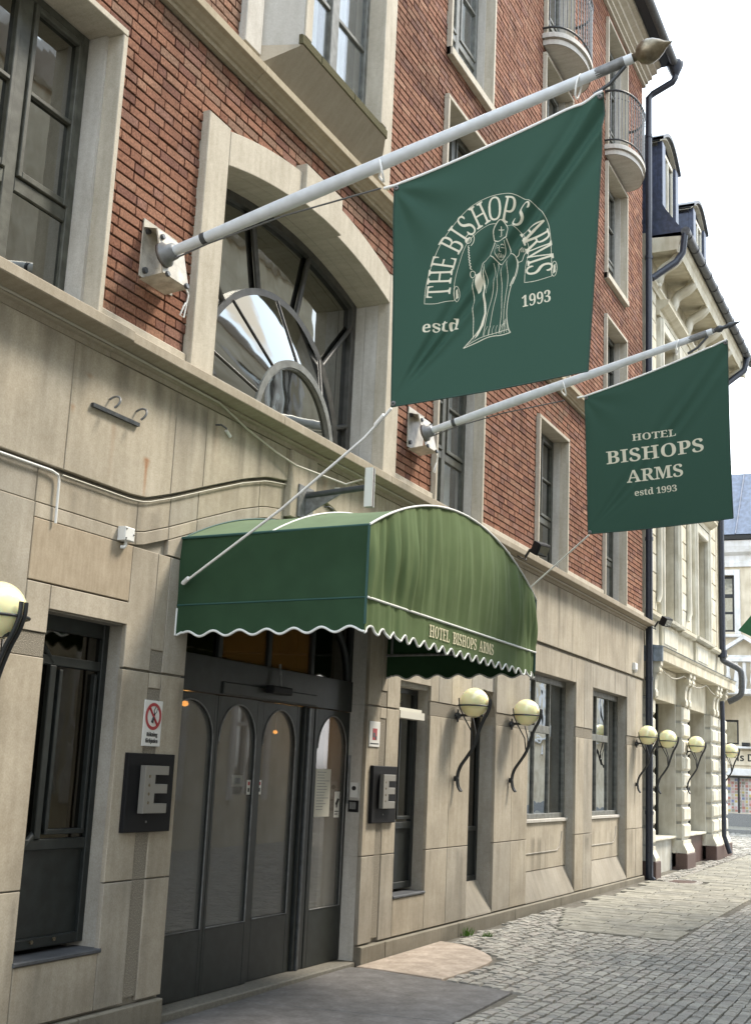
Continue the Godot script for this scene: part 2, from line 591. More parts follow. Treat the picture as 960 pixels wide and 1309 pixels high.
# a wall sheet with rectangular holes and real thickness
func wall_with_holes(x0: float, x1: float, y0: float, y1: float, zf: float, zb: float, holes: Array) -> MB:
	var xs := [x0, x1]
	var ys := [y0, y1]
	for h in holes:
		for q in [h[0], h[1]]:
			if q > x0 and q < x1 and not xs.has(q): xs.append(q)
		for q in [h[2], h[3]]:
			if q > y0 and q < y1 and not ys.has(q): ys.append(q)
	xs.sort()
	ys.sort()
	var m := mb()
	var solid := func(i: int, j: int) -> bool:
		if i < 0 or j < 0 or i >= xs.size() - 1 or j >= ys.size() - 1:
			return false
		var c := Vector2((xs[i] + xs[i + 1]) / 2.0, (ys[j] + ys[j + 1]) / 2.0)
		for h in holes:
			if c.x > h[0] and c.x < h[1] and c.y > h[2] and c.y < h[3]:
				return false
		return true
	for i in xs.size() - 1:
		for j in ys.size() - 1:
			if not solid.call(i, j):
				continue
			var a: float = xs[i]
			var b: float = xs[i + 1]
			var c: float = ys[j]
			var d: float = ys[j + 1]
			m.quad(Vector3(a, c, zf), Vector3(b, c, zf), Vector3(b, d, zf), Vector3(a, d, zf))
			m.quad(Vector3(b, c, zb), Vector3(a, c, zb), Vector3(a, d, zb), Vector3(b, d, zb))
			if not solid.call(i - 1, j): m.quad(Vector3(a, c, zb), Vector3(a, c, zf), Vector3(a, d, zf), Vector3(a, d, zb))
			if not solid.call(i + 1, j): m.quad(Vector3(b, c, zf), Vector3(b, c, zb), Vector3(b, d, zb), Vector3(b, d, zf))
			if not solid.call(i, j - 1): m.quad(Vector3(a, c, zb), Vector3(b, c, zb), Vector3(b, c, zf), Vector3(a, c, zf))
			if not solid.call(i, j + 1): m.quad(Vector3(a, d, zf), Vector3(b, d, zf), Vector3(b, d, zb), Vector3(a, d, zb))
	return m


# outer edges of the openings in the brick: [x0, x1, y0, y1]
const UPPER_WINDOWS := [
	[4.475, 5.785, 4.16, 6.215], [11.24, 12.65, 4.16, 6.125], [14.65, 16.0, 4.16, 6.125], [17.95, 19.3, 4.16, 6.125],
	[11.24, 12.65, 6.98, 8.81], [14.65, 16.0, 6.98, 8.78], [17.95, 19.3, 6.98, 8.72],
	[11.24, 12.65, 9.29, 11.36], [14.65, 16.0, 9.30, 11.35], [17.95, 19.3, 9.32, 11.35],
	[14.65, 16.0, 11.62, 13.97], [17.95, 19.3, 11.62, 13.97],
]


func extrados(x: float) -> float:
	# outer curve of the stone arch over the fan window
	return 6.36 - 0.118 * pow((x - 8.49) / 1.36, 2.0) * 1.6


func intrados(x: float) -> float:
	return 6.075 - 0.205 * pow((x - 8.49) / 1.44, 2.0)


func brick_blocked(y: float) -> Array:
	var out := []
	for w in UPPER_WINDOWS:
		if y > w[2] - 0.01 and y < w[3] + 0.01:
			out.append([w[0], w[1]])
	if y < 6.18:
		out.append([6.76, 10.235])
	elif y < 6.43:
		if y < 6.37:
			var half := 1.36 * sqrt(maxf(0.0, (6.36 - y) / (0.118 * 1.6)))
			out.append([8.49 - half, 8.49 + half])
		out.append([8.15, 8.815])
	if y > 6.9:
		if y < 11.45:
			out.append([7.15, 9.83])
		elif y < 11.6:
			out.append([7.15, 9.83])
	return out


func build_bricks(wall: Node3D) -> void:
	var pitch := 0.0745
	var joint := 0.0125
	var list := []
	var row := 0
	var y := 4.296
	while y < 14.15:
		if y > 6.66 and y < 6.985:
			y = 6.995
		var blocked := brick_blocked(y + 0.03)
		blocked.sort_custom(func(a, b): return a[0] < b[0])
		var free := []
		var from := 3.6
		for b in blocked:
			if b[0] > from:
				free.append([from, b[0]])
			from = maxf(from, b[1])
		if from < 20.555:
			free.append([from, 20.555])
		var k := (row * 3) % 7
		var x: float = 3.55 - [0.0, 0.11, 0.22, 0.05, 0.16][row % 5]
		while x < 20.6:
			var head := k % 3 == 2 if row % 2 == 0 else k % 3 == 1
			k += 1
			var len := 0.102 if head else 0.212
			len += rng.randf_range(-0.004, 0.004)
			for f in free:
				var a := maxf(x, f[0] + 0.004)
				var b := minf(x + len, f[1] - 0.004)
				if b - a > 0.022:
					list.append([a, b, y, row])
			x += len + 0.0085
		row += 1
		y += pitch
	# one shape, a block with worn front edges, about a metre long before it is scaled
	var shapes := []
	for s in 3:
		var m := mb()
		var q := [Vector3(-0.5, -0.5, 0.5), Vector3(0.5, -0.5, 0.5), Vector3(0.5, 0.5, 0.5), Vector3(-0.5, 0.5, 0.5)]
		var p := []
		for i in 4:
			p.append(Vector3(q[i].x, q[i].y, -0.5))
		var f := []
		for i in 4:
			var e := Vector3(q[i].x * rng.randf_range(0.955, 0.985), q[i].y * rng.randf_range(0.82, 0.93), 0.5 + rng.randf_range(0.02, 0.12))
			f.append(e)
		m.quad(f[0], f[1], f[2], f[3])
		for i in 4:
			var j := (i + 1) % 4
			m.quad(q[i], q[j], f[j], f[i])
			m.quad(p[i], p[j], q[j], q[i])
		shapes.append(m.mesh())
	var eye := Vector3(0, 1.52, 4.8)
	list.sort_custom(func(a, b): return Vector3((a[0] + a[1]) / 2, a[2], 0).distance_squared_to(eye) < Vector3((b[0] + b[1]) / 2, b[2], 0).distance_squared_to(eye))
	var near := []
	var rest := []
	for b in list:
		var inside: bool = b[0] > 4.7 and b[2] < 7.6 - 0.0 and not (b[0] < 5.9 and b[2] > 6.7)
		if near.size() < 298 and inside and b[0] > 5.6:
			near.append(b)
		else:
			rest.append(b)
	var h := pitch - joint
	for b in near:
		var o := MeshInstance3D.new()
		o.name = "brick"
		o.mesh = shapes[rng.randi() % 3]
		var pale: bool = b[2] > 6.2 and rng.randf() < (b[2] - 6.1) * 0.9
		o.material_override = null
		o.set_surface_override_material(0, M["brick_pale"] if pale else M["brick_%d" % [0, 0, 1, 1, 2, 2, 3, 4, 5][rng.randi() % 9]])
		var d := rng.randf_range(-0.0025, 0.0025)
		o.transform = Transform3D(Basis.from_scale(Vector3(b[1] - b[0], h + rng.randf_range(-0.003, 0.002), 0.03)), Vector3((b[0] + b[1]) / 2, b[2] + h / 2, -0.0175 + d) - hotel.position)
		wall.add_child(o, true)
	var mm := MultiMesh.new()
	mm.transform_format = MultiMesh.TRANSFORM_3D
	mm.use_colors = true
	mm.mesh = shapes[0]
	mm.instance_count = rest.size()
	shapes[0].surface_set_material(0, M["brick_many"])
	for i in rest.size():
		var b = rest[i]
		var d := rng.randf_range(-0.003, 0.003)
		mm.set_instance_transform(i, Transform3D(Basis.from_scale(Vector3(b[1] - b[0], h + rng.randf_range(-0.004, 0.002), 0.03)), Vector3((b[0] + b[1]) / 2, b[2] + h / 2, -0.0175 + d) - hotel.position))
		var pale: bool = b[2] > 6.2 and b[2] < 6.7 and rng.randf() < (b[2] - 6.1) * 0.9
		var c: Color = (M["brick_pale"] if pale else M["brick_%d" % [0, 0, 1, 1, 2, 2, 3, 4, 5][rng.randi() % 9]]).albedo_color.srgb_to_linear()
		c = c * rng.randf_range(0.85, 1.15)
		c.a = 1.0
		mm.set_instance_color(i, c)
	var o := MultiMeshInstance3D.new()
	o.name = "brickwork"
	o.multimesh = mm
	o.material_override = M["brick_many"]
	o.set_meta("kind", "stuff")
	wall.add_child(o, true)
	print("bricks ", near.size(), " + ", rest.size())


# a pair of casements over two fixed lights in a stone-lined opening
func upper_window(w: Array, glass_z: float, frame: String, transom: float, curtains: bool, sill := false) -> void:
	var x0: float = w[0]
	var x1: float = w[1]
	var y0: float = w[2]
	var y1: float = w[3]
	var t := 0.048
	var face := 0.05
	var deep := -0.27
	for s in 2:
		var a := x0 if s == 0 else x1 - t
		part("window_jamb", mb().slab(a, a + t, y0, y1 - t - 0.003, deep, face, 0.005), M["surround_stone"], hotel)
		var liner := mb().box((x0 + t + 0.001) if s == 0 else (x1 - t - 0.026), (x0 + t + 0.026) if s == 0 else (x1 - t - 0.001), y0 + 0.01, y1 - t - 0.004, deep, -0.075)
		part("window_jamb", liner, M["surround_stone_pale"], hotel)
	part("window_lintel", mb().slab(x0, x1, y1 - t, y1, deep, face, 0.005), M["surround_stone"], hotel)
	if sill:
		part("window_sill", mb().slab(x0, x1, y0 - 0.002, y0 + 0.095, deep, face + 0.02, 0.006), M["surround_stone"], hotel)
	else:
		part("window_sill", mb().slab(x0 + t, x1 - t, y0, y0 + 0.05, deep, -0.06, 0.005), M["surround_stone"], hotel)
	var a := x0 + t + 0.026
	var b := x1 - t - 0.026
	var c := y0 + (0.095 if sill else 0.05)
	var d := y1 - t
	var f := mb()
	var fw := 0.06
	var z0 := glass_z - 0.05
	f.slab(a, a + fw, c, d, z0, glass_z, 0.006)
	f.slab(b - fw, b, c, d, z0, glass_z, 0.006)
	f.slab(a + fw, b - fw, d - fw, d, z0, glass_z - 0.002, 0.006)
	f.slab(a + fw, b - fw, c, c + fw, z0, glass_z - 0.002, 0.006)
	var mid := (a + b) / 2.0
	f.slab(mid - 0.05, mid + 0.05, c + fw, d - fw, z0, glass_z - 0.004, 0.006)
	var ty := y0 + transom
	for s in 2:
		var l := (a + fw) if s == 0 else (mid + 0.05)
		var r := (mid - 0.05) if s == 0 else (b - fw)
		f.slab(l, r, ty - 0.045, ty + 0.045, z0, glass_z - 0.006, 0.006)
		# the casement's own frame, a little proud, and its glazing bar
		var e := 0.042
		f.slab(l + 0.006, l + e, ty + 0.052, d - fw - 0.006, z0, glass_z + 0.012, 0.005)
		f.slab(r - e, r - 0.006, ty + 0.052, d - fw - 0.006, z0, glass_z + 0.012, 0.005)
		f.slab(l + e, r - e, d - fw - 0.006 - e, d - fw - 0.006, z0, glass_z + 0.010, 0.005)
		f.slab(l + e, r - e, ty + 0.052, ty + 0.052 + e, z0, glass_z + 0.010, 0.005)
		var bar := (ty + d) / 2.0 - 0.02
		f.slab(l + e, r - e, bar - 0.014, bar + 0.014, z0, glass_z + 0.006, 0.004)
	var o := part("window", f, M[frame], hotel)
	var pm: Material = M["pane_clear"] if curtains else M["pane_reflecting"]
	for s in 2:
		var l := (a + fw) if s == 0 else (mid + 0.05)
		var r := (mid - 0.05) if s == 0 else (b - fw)
		var bar := (ty + d) / 2.0 - 0.02
		for q in [[c + fw, ty - 0.045], [ty + 0.05, bar], [bar, d - fw]]:
			var tilt := rng.randf_range(-0.0015, 0.0015)
			var g := mb()
			var zz := glass_z - 0.024
			g.quad(Vector3(l, q[0], zz + tilt), Vector3(r, q[0], zz - tilt), Vector3(r, q[1], zz - tilt), Vector3(l, q[1], zz + tilt))
			part("pane", g, pm, o)
		if curtains:
			var cw := (r - l) * (0.45 if s == 0 else 0.6)
			var ax := l if s == 0 else r - cw
			var fold := func(u: float, v: float) -> Vector3:
				return Vector3(ax + u * cw, lerpf(c, d, v), glass_z - 0.16 + 0.018 * sin(u * cw * 70.0) + 0.008 * sin(u * cw * 31.0 + v))
			part("curtain", mb().sheet(28, 2, fold), M["curtain"], o)
	part("window_back", mb().box(a, b, c, d, -0.52, -0.46), M["interior_dark"], hotel)


func arc_ring(m: MB, cx: float, cy: float, r0: float, r1: float, a0: float, a1: float, za: float, zb: float, steps := 40) -> void:
	# a flat ring facing the street, from za (back) to zb (front)
	for i in steps:
		var s := lerpf(a0, a1, float(i) / steps)
		var t := lerpf(a0, a1, float(i + 1) / steps)
		var p := func(r: float, a: float, z: float) -> Vector3: return Vector3(cx + r * cos(a), cy + r * sin(a), z)
		m.quad(p.call(r0, s, zb), p.call(r1, s, zb), p.call(r1, t, zb), p.call(r0, t, zb))
		m.quad(p.call(r1, s, za), p.call(r1, t, za), p.call(r1, t, zb), p.call(r1, s, zb))
		m.quad(p.call(r0, t, za), p.call(r0, s, za), p.call(r0, s, zb), p.call(r0, t, zb))


func fan_window() -> void:
	# stone arch
	var cx := 8.49
	part("arch_pier", mb().slab(6.757, 7.047, 4.16, 6.168, -0.06, 0.06, 0.006), M["surround_stone"], hotel)
	part("arch_pier", mb().slab(9.945, 10.235, 4.16, 6.168, -0.06, 0.06, 0.006), M["surround_stone"], hotel)
	var left := PackedVector2Array()
	var right := PackedVector2Array()
	for side in 2:
		var a := 7.051 if side == 0 else 8.815
		var b := 8.147 if side == 0 else 9.941
		var poly := PackedVector2Array()
		for i in 17:
			var x := lerpf(a, b, i / 16.0)
			poly.append(Vector2(x, intrados(x)))
		for i in 17:
			var x := lerpf(b, a, i / 16.0)
			poly.append(Vector2(x, extrados(x)))
		part("arch_stone", mb().prism(poly, -0.06, 0.06, 0.005), M["surround_stone"], hotel)
	var key := PackedVector2Array([Vector2(8.151, intrados(8.151)), Vector2(8.49, intrados(8.49)), Vector2(8.811, intrados(8.811)), Vector2(8.811, 6.415), Vector2(8.151, 6.425)])
	part("keystone", mb().prism(key, -0.06, 0.098, 0.006), M["surround_stone"], hotel)
	# deep reveal behind the arch: jambs of two stones each, and the curved soffit in three
	for s in 2:
		for k in 2:
			var za := -0.062 if k == 0 else -0.196
			var zb := -0.192 if k == 0 else -0.40
			var x0 := 6.99 if s == 0 else 9.945 + 0.002 * k
			var x1 := 7.047 - 0.002 * k if s == 0 else 10.0
			part("reveal_stone", mb().box(x0, x1, 4.16, 5.86, zb, za), M["surround_stone_pale"], hotel)
	for q in [[7.03, 8.3, -0.192, -0.062], [8.304, 9.96, -0.192, -0.062], [7.03, 8.3, -0.40, -0.196], [8.304, 9.96, -0.40, -0.196]]:
		var m := mb()
		for i in 16:
			var xa := lerpf(q[0], q[1], i / 16.0)
			var xb := lerpf(q[0], q[1], (i + 1) / 16.0)
			var ya := intrados(xa)
			var yb := intrados(xb)
			m.quad(Vector3(xa, ya, q[2]), Vector3(xb, yb, q[2]), Vector3(xb, yb, q[3]), Vector3(xa, ya, q[3]))
			m.quad(Vector3(xa, ya + 0.1, q[2]), Vector3(xb, yb + 0.1, q[2]), Vector3(xb, yb, q[2]), Vector3(xa, ya, q[2]))
			m.quad(Vector3(xa, ya, q[3]), Vector3(xb, yb, q[3]), Vector3(xb, yb + 0.1, q[3]), Vector3(xa, ya + 0.1, q[3]))
		part("soffit_stone", m, M["surround_stone"], hotel)
	# the fan itself: a rectangular frame, radiating bars, a ring, and a cone that swells towards the street
	var z := -0.31
	var cy := 4.20
	var f := mb()
	f.slab(7.05, 7.13, 4.16, 6.05, z - 0.06, z + 0.02, 0.006)
	f.slab(9.86, 9.94, 4.16, 6.05, z - 0.06, z + 0.02, 0.006)
	var top := func(x: float) -> float: return intrados(x)
	var poly := PackedVector2Array()
	for i in 25:
		var x := lerpf(7.13, 9.86, i / 24.0)
		poly.append(Vector2(x, intrados(x) - 0.07))
	for i in 25:
		var x := lerpf(9.86, 7.13, i / 24.0)
		poly.append(Vector2(x, intrados(x) + 0.01))
	f.prism(poly, z - 0.06, z + 0.02)
	arc_ring(f, cx, cy, 1.155, 1.215, 0.0, PI, z - 0.05, z + 0.025, 56)
	for a in [18.0, 46.0, 74.5, 105.5, 134.0, 162.0]:
		var c := cos(deg_to_rad(a))
		var s := sin(deg_to_rad(a))
		var reach := minf((1.42 / absf(c)) if absf(c) > 0.01 else 9.0, 1.80 / s)
		f.tube([Vector3(cx + 1.2 * c, cy + 1.2 * s, z + 0.0), Vector3(cx + reach * c, cy + reach * s, z + 0.0)], 0.028, 4)
	var win := part("fan_window", f, M["frame_taupe"], hotel)
	# panes between the bars
	var angles := [0.0, 18.0, 46.0, 74.5, 105.5, 134.0, 162.0, 180.0]
	for i in 7:
		var fan := mb()
		for k in 10:
			var s := deg_to_rad(lerpf(angles[i], angles[i + 1], k / 10.0))
			var t := deg_to_rad(lerpf(angles[i], angles[i + 1], (k + 1) / 10.0))
			var far := func(a: float) -> Vector3:
				var c := cos(a)
				var n := sin(a)
				var x := 1.44 * signf(c) if absf(c) * 1.85 > absf(n) * 1.44 else c / n * 1.85
				var y := 1.85 if absf(c) * 1.85 <= absf(n) * 1.44 else absf(1.44 * n / c)
				y = minf(y, intrados(cx + x) - cy)
				return Vector3(cx + x, cy + y, z - 0.03)
			var near := func(a: float) -> Vector3: return Vector3(cx + 1.2 * cos(a), cy + 1.2 * sin(a), z - 0.03)
			fan.quad(near.call(s), far.call(s), far.call(t), near.call(t))
		part("pane", fan, M["pane_reflecting"], win)
	# the cone, in five facets between fine bars
	var ca := [0.0, 50.0, 92.0, 128.0, 158.0, 180.0]
	for i in 5:
		var cone := mb()
		var at := func(r: float, a: float) -> Vector3:
			var t := (1.17 - r) / (1.17 - 0.675)
			return Vector3(cx + r * cos(a), lerpf(cy, 4.12, t) + r * sin(a), lerpf(z + 0.02, -0.07, t))
		var facet := func(u: float, v: float) -> Vector3:
			return at.call(lerpf(1.17, 0.675, v), deg_to_rad(lerpf(ca[i + 1], ca[i], u)))
		cone.sheet(16, 2, facet)
		part("cone_pane", cone, M["cone_metal"], win)
		if i > 0:
			var a := deg_to_rad(ca[i])
			part("cone_bar", mb().tube([at.call(1.17, a) + Vector3(0, 0, 0.006), at.call(0.675, a) + Vector3(0, 0, 0.006)], 0.009, 6), M["frame_taupe"], win)
	var ring := mb()
	arc_ring(ring, cx, 4.12, 0.615, 0.675, 0.0, PI, -0.10, -0.05, 44)
	arc_ring(ring, cx, 4.12, 0.60, 0.615, 0.0, PI, -0.10, -0.06, 44)
	part("inner_ring", ring, M["frame_grey"], win)
	var eye := mb()
	for k in 24:
		var s := PI * k / 24.0
		var t := PI * (k + 1) / 24.0
		eye.tri(Vector3(cx, 4.12, -0.085), Vector3(cx + 0.6 * cos(s), 4.12 + 0.6 * sin(s), -0.085), Vector3(cx + 0.6 * cos(t), 4.12 + 0.6 * sin(t), -0.085))
	part("pane", eye, M["pane_reflecting"], win)
	part("window_back", mb().box(7.0, 10.0, 4.1, 6.1, -0.5, -0.42), M["interior_dark"], hotel)


func oriel() -> void:
	var x0 := 7.487
	var x1 := 9.493
	var f0 := 7.70
	var f1 := 9.28
	var zf := 0.25
	var top := 11.4
	# flat pilasters on the wall either side
	part("pilaster", mb().slab(7.15, 7.39, 6.98, top, -0.02, 0.055, 0.006), M["surround_stone_pale"], hotel)
	part("pilaster", mb().slab(9.59, 9.83, 6.98, top, -0.02, 0.055, 0.006), M["surround_stone"], hotel)
	# canted sides in tall stones
	for s in 2:
		for k in 3:
			var ya: float = [7.215, 7.66, 9.2][k] + 0.003
			var yb: float = [7.66, 9.2, 11.4][k] - 0.003
			var m := mb()
			if s == 0:
				m.quad(Vector3(7.40, ya - (0.13 if k == 0 else 0.0), 0.0), Vector3(f0, ya, zf), Vector3(f0, yb, zf), Vector3(7.40, yb, 0.0))
				m.quad(Vector3(f0, ya, zf), Vector3(f0 + 0.02, ya, zf - 0.3), Vector3(f0 + 0.02, yb, zf - 0.3), Vector3(f0, yb, zf))
			else:
				m.quad(Vector3(f1, ya, zf), Vector3(9.58, ya - (0.13 if k == 0 else 0.0), 0.0), Vector3(9.58, yb, 0.0), Vector3(f1, yb, zf))
				m.quad(Vector3(f1 - 0.02, ya, zf - 0.3), Vector3(f1, ya, zf), Vector3(f1, yb, zf), Vector3(f1 - 0.02, yb, zf - 0.3))
			part("oriel_stone", m, M["surround_stone_pale"] if s == 0 else M["surround_stone"], hotel)
	# front posts, the mossy sill and the sloping underside
	part("oriel_post", mb().slab(f0 + 0.002, f0 + 0.12, 7.302, top, -0.05, zf + 0.012, 0.006), M["surround_stone"], hotel)
	part("oriel_post", mb().slab(f1 - 0.12, f1 - 0.002, 7.302, top, -0.05, zf + 0.012, 0.006), M["surround_stone"], hotel)
	for q in [[f0 - 0.03, 8.0], [8.004, 8.62], [8.624, f1 + 0.03]]:
		part("oriel_sill", mb().slab(q[0], q[1], 7.215, 7.30, -0.05, zf + 0.012, 0.008), M["sill_mossy"], hotel)
	var under := mb()
	var a := Vector3(7.40, 6.93, 0.05)
	var b := Vector3(9.58, 6.93, 0.05)
	var c := Vector3(f1 + 0.005, 7.218, zf + 0.004)
	var d := Vector3(f0 - 0.005, 7.218, zf + 0.004)
	under.quad(a, b, c, d)
	under.quad(a, d, Vector3(f0 - 0.005, 7.222, zf), Vector3(7.40, 7.09, 0.0))
	under.quad(c, b, Vector3(9.58, 7.09, 0.0), Vector3(f1 + 0.005, 7.222, zf))
	part("oriel_soffit", under, M["cornice_stone"], hotel)
	# casements
	var g := 0.09
	var f := mb()
	var l := f0 + 0.12
	var r := f1 - 0.12
	f.slab(l, l + 0.06, 7.30, top, g - 0.05, g, 0.006)
	f.slab(r - 0.06, r, 7.30, top, g - 0.05, g, 0.006)
	f.slab((l + r) / 2 - 0.07, (l + r) / 2 + 0.07, 7.30, top, g - 0.05, g + 0.01, 0.008)
	f.slab(l + 0.06, r - 0.06, 7.30, 7.37, g - 0.05, g - 0.003, 0.006)
	for y in [8.04, 8.78, 9.5, 10.2]:
		f.slab(l + 0.06, (l + r) / 2 - 0.07, y - 0.02, y + 0.02, g - 0.05, g - 0.006, 0.005)
		f.slab((l + r) / 2 + 0.07, r - 0.06, y - 0.02, y + 0.02, g - 0.05, g - 0.006, 0.005)
	var w := part("oriel_window", f, M["frame_grey"], hotel)
	for s in 2:
		var pa := l + 0.06 if s == 0 else (l + r) / 2 + 0.07
		var pb := (l + r) / 2 - 0.07 if s == 0 else r - 0.06
		var ys := [7.37, 8.04, 8.78, 9.5, 10.2, 11.3]
		for k in 5:
			part("pane", mb().box(pa, pb, ys[k] + (0.0 if k == 0 else 0.02), ys[k + 1] - 0.02, g - 0.032, g - 0.026), M["pane_clear"], w)
		var fold := func(u: float, v: float) -> Vector3:
			return Vector3(pa + u * (pb - pa) * (1.0 if s == 0 else 0.72), lerpf(7.13, 11.3, v), g - 0.15 + 0.02 * sin(u * 34.0) + 0.01 * sin(u * 13.0))
		part("curtain", mb().sheet(40, 2, fold), M["curtain"], w)
	part("window_back", mb().box(f0, f1, 7.13, 11.4, -0.5, -0.4), M["interior_dark"], hotel)
	part("oriel_roof", mb().box(7.40, 9.58, 11.4, 11.46, -0.3, zf + 0.03), M["lead_flashing"], hotel)


func cornice_profile(base: float, out: float) -> Array:
	return [Vector2(-0.02, base), Vector2(0.03, base), Vector2(0.03, base + 0.035), Vector2(0.052, base + 0.042), Vector2(0.06, base + 0.055), Vector2(0.052, base + 0.068), Vector2(0.07, base + 0.07), Vector2(0.085, base + 0.073), Vector2(out - 0.03, base + 0.083), Vector2(out - 0.006, base + 0.083), Vector2(out, base + 0.09), Vector2(out, base + 0.15), Vector2(out - 0.006, base + 0.156), Vector2(0.03, base + 0.185), Vector2(-0.02, base + 0.185)]


func build_hotel() -> void:
	hotel = thing("hotel_building", "red brick hotel with a sandstone ground floor, arched fan window and balconies", "building", Vector3(12.0, -0.1, -0.3))
	var holes := [[7.07, 9.99, -0.6, 2.86], [5.61, 6.39, 0.36, 2.34], [10.69, 11.44, 0.35, 2.30], [12.58, 13.38, 0.012, 2.43], [14.56, 16.62, 0.012, 2.80], [17.48, 19.5, 0.012, 2.80]]
	part("ground_floor_wall", wall_with_holes(2.6, 20.55, -0.5, 4.28, -0.034, -0.42, holes), M["sandstone_back"], hotel)
	var up := []
	for w in UPPER_WINDOWS:
		up.append([w[0] + 0.002, w[1] - 0.002, w[2] if w[2] > 4.3 else 4.2, w[3] - 0.002])
	up.append([7.0, 9.99, 4.2, 6.17])
	up.append([7.5, 9.48, 7.0, 11.4])
	var wall := part("brick_wall", wall_with_holes(2.6, 20.55, 4.285, 14.2, -0.013, -0.40, up), M["mortar"], hotel)
	wall.position = Vector3.ZERO
	wall.mesh = null
	# the backing is moved so that its own origin is the hotel's and bricks can be hung on it
	var shape := wall_with_holes(2.6, 20.55, 4.285, 14.2, -0.013, -0.40, up)
	for i in shape.v.size():
		shape.v[i] -= hotel.position
	wall.mesh = shape.mesh()
	wall.mesh.surface_set_material(0, M["mortar"])
	build_bricks(wall)
	# the body of the house behind the front
	part("house_body", mb().box(2.6, 20.5, 3.3, 14.1, -9.0, -0.56), M["interior_dark"], hotel)
	part("house_body", mb().box(10.3, 20.5, -0.5, 3.28, -9.0, -0.56), M["interior_dark"], hotel)
	part("house_body", mb().box(2.6, 6.75, -0.5, 3.28, -9.0, -0.56), M["interior_dark"], hotel)
	part("side_wall", mb().box(20.5, 20.548, -0.5, 14.2, -9.0, -0.43), M["mortar"], hotel)

	# ---- ground floor stones, right of the door and mirrored left of it
	var flip := func(x: float) -> float: return 17.06 - x
	for side in 2:
		var X := func(x: float) -> float: return x if side == 0 else 17.06 - x
		var put := func(a: float, b: float, y0: float, y1: float, z := 0.0) -> void:
			var p: float = X.call(a)
			var q: float = X.call(b)
			stone(hotel, minf(p, q), maxf(p, q), y0, y1, z)
		var rough := func(a: float, b: float, y0: float, y1: float) -> void:
			var p: float = X.call(a)
			var q: float = X.call(b)
			part("tooled_panel", mb().slab(minf(p, q) + 0.002, maxf(p, q) - 0.002, y0, y1, -0.033, -0.007, 0.002), M["tooled_stone"], hotel)
		# pier beside the door, with its sunk strip of tooled stone
		for y in [[0.012, 0.752], [0.755, 2.065]]:
			var cut := 1.965 if y[0] > 0.5 else 0.752
			put.call(9.99, 10.26, y[0], y[1])
			put.call(10.40, 10.69, y[0], y[1])
			rough.call(10.26, 10.40, y[0] + (0.03 if y[0] < 0.5 else 0.0), cut)
			if y[0] > 0.5:
				put.call(10.262, 10.398, 1.965, 2.065)
		put.call(9.99, 10.26, 2.075, 2.86)
		put.call(10.40, 10.69, 2.075, 2.86)
		rough.call(10.26, 10.40, 2.075, 2.215)
		put.call(10.26, 10.40, 2.215, 2.86)
		# under and over the narrow window
		put.call(10.69, 11.44, 0.012, 0.345)
		put.call(10.68, 11.44, 2.345, 2.49)
		if side == 0:
			put.call(10.69, 11.65, 2.495, 2.86)
		else:
			part("lintel_panel", mb().slab(5.414, 6.37, 2.497, 2.857, -0.032, 0.001, 0.004), M["panel_stone"], hotel)
		# next pier
		put.call(11.44, 12.0, 0.012, 0.755)
		put.call(12.0, 12.58, 0.012, 0.755)
		put.call(11.44, 12.0, 0.758, 2.06)
		put.call(12.0, 12.58, 0.758, 2.06)
		rough.call(11.44, 12.58, 2.062, 2.198)
		put.call(11.44, 11.65, 2.20, 2.49)
		put.call(11.65, 12.0, 2.20, 2.95)
		put.call(12.0, 12.58, 2.20, 2.95)
		if side == 1:
			continue
		# the slit, arched at the top, with a sloping foot
		var over := PackedVector2Array([Vector2(12.583, 2.947), Vector2(12.583, 2.05)])
		for i in 13:
			var a := PI - PI * i / 12.0
			over.append(Vector2(12.98 + 0.40 * cos(a), 2.05 + 0.38 * sin(a)))
		over.append(Vector2(13.377, 2.05))
		over.append(Vector2(13.377, 2.947))
		part("stone_slab", mb().prism(over, -0.19, 0.0, 0.004), M["sandstone_0"], hotel)
		for q in [[12.58, 13.38, 0.19], [14.56, 16.62, 0.15], [17.48, 19.5, 0.15]]:
			var foot := mb()
			var d: float = q[2]
			foot.mould([Vector2(-d - 0.03, 0.012), Vector2(-0.002, 0.012), Vector2(-0.006, 0.03), Vector2(-d + 0.02, 0.345), Vector2(-d - 0.03, 0.345)], q[0] + 0.003, q[1] - 0.003)
			part("sloping_foot", foot, M["sandstone_1"], hotel)
		put.call(13.38, 13.97, 0.012, 0.755)
		put.call(13.97, 14.56, 0.012, 0.755)
		put.call(13.38, 13.97, 0.758, 2.06)
		put.call(13.97, 14.56, 0.758, 2.06)
		rough.call(13.38, 14.56, 2.062, 2.198)
		put.call(13.38, 14.56, 2.20, 2.95)
		for q in [[16.62, 17.03], [17.03, 17.48], [19.5, 20.08], [20.08, 20.55]]:
			put.call(q[0], q[1], 0.012, 0.755)
			put.call(q[0], q[1], 0.758, 2.06)
			rough.call(q[0], q[1], 2.062, 2.198)
			put.call(q[0], q[1], 2.20, 3.15)
		for q in [[14.56, 16.62], [17.48, 19.5]]:
			put.call(q[0], q[1], 2.80, 3.15)
			# apron with its incised line
			part("apron_stone", mb().slab(q[0] + 0.004, q[1] - 0.004, 0.352, 0.928, -0.20, -0.125, 0.004), M["sandstone_2"], hotel)
			part("apron_moulding", mb().tube([Vector3(q[0] + 0.1, 0.56, -0.124), Vector3(q[1] - 0.42, 0.56, -0.124), Vector3(q[1] - 0.30, 0.60, -0.124), Vector3(q[1] - 0.24, 0.68, -0.124), Vector3(q[1] - 0.20, 0.80, -0.124)], 0.011, 6), M["sandstone_back"], hotel)
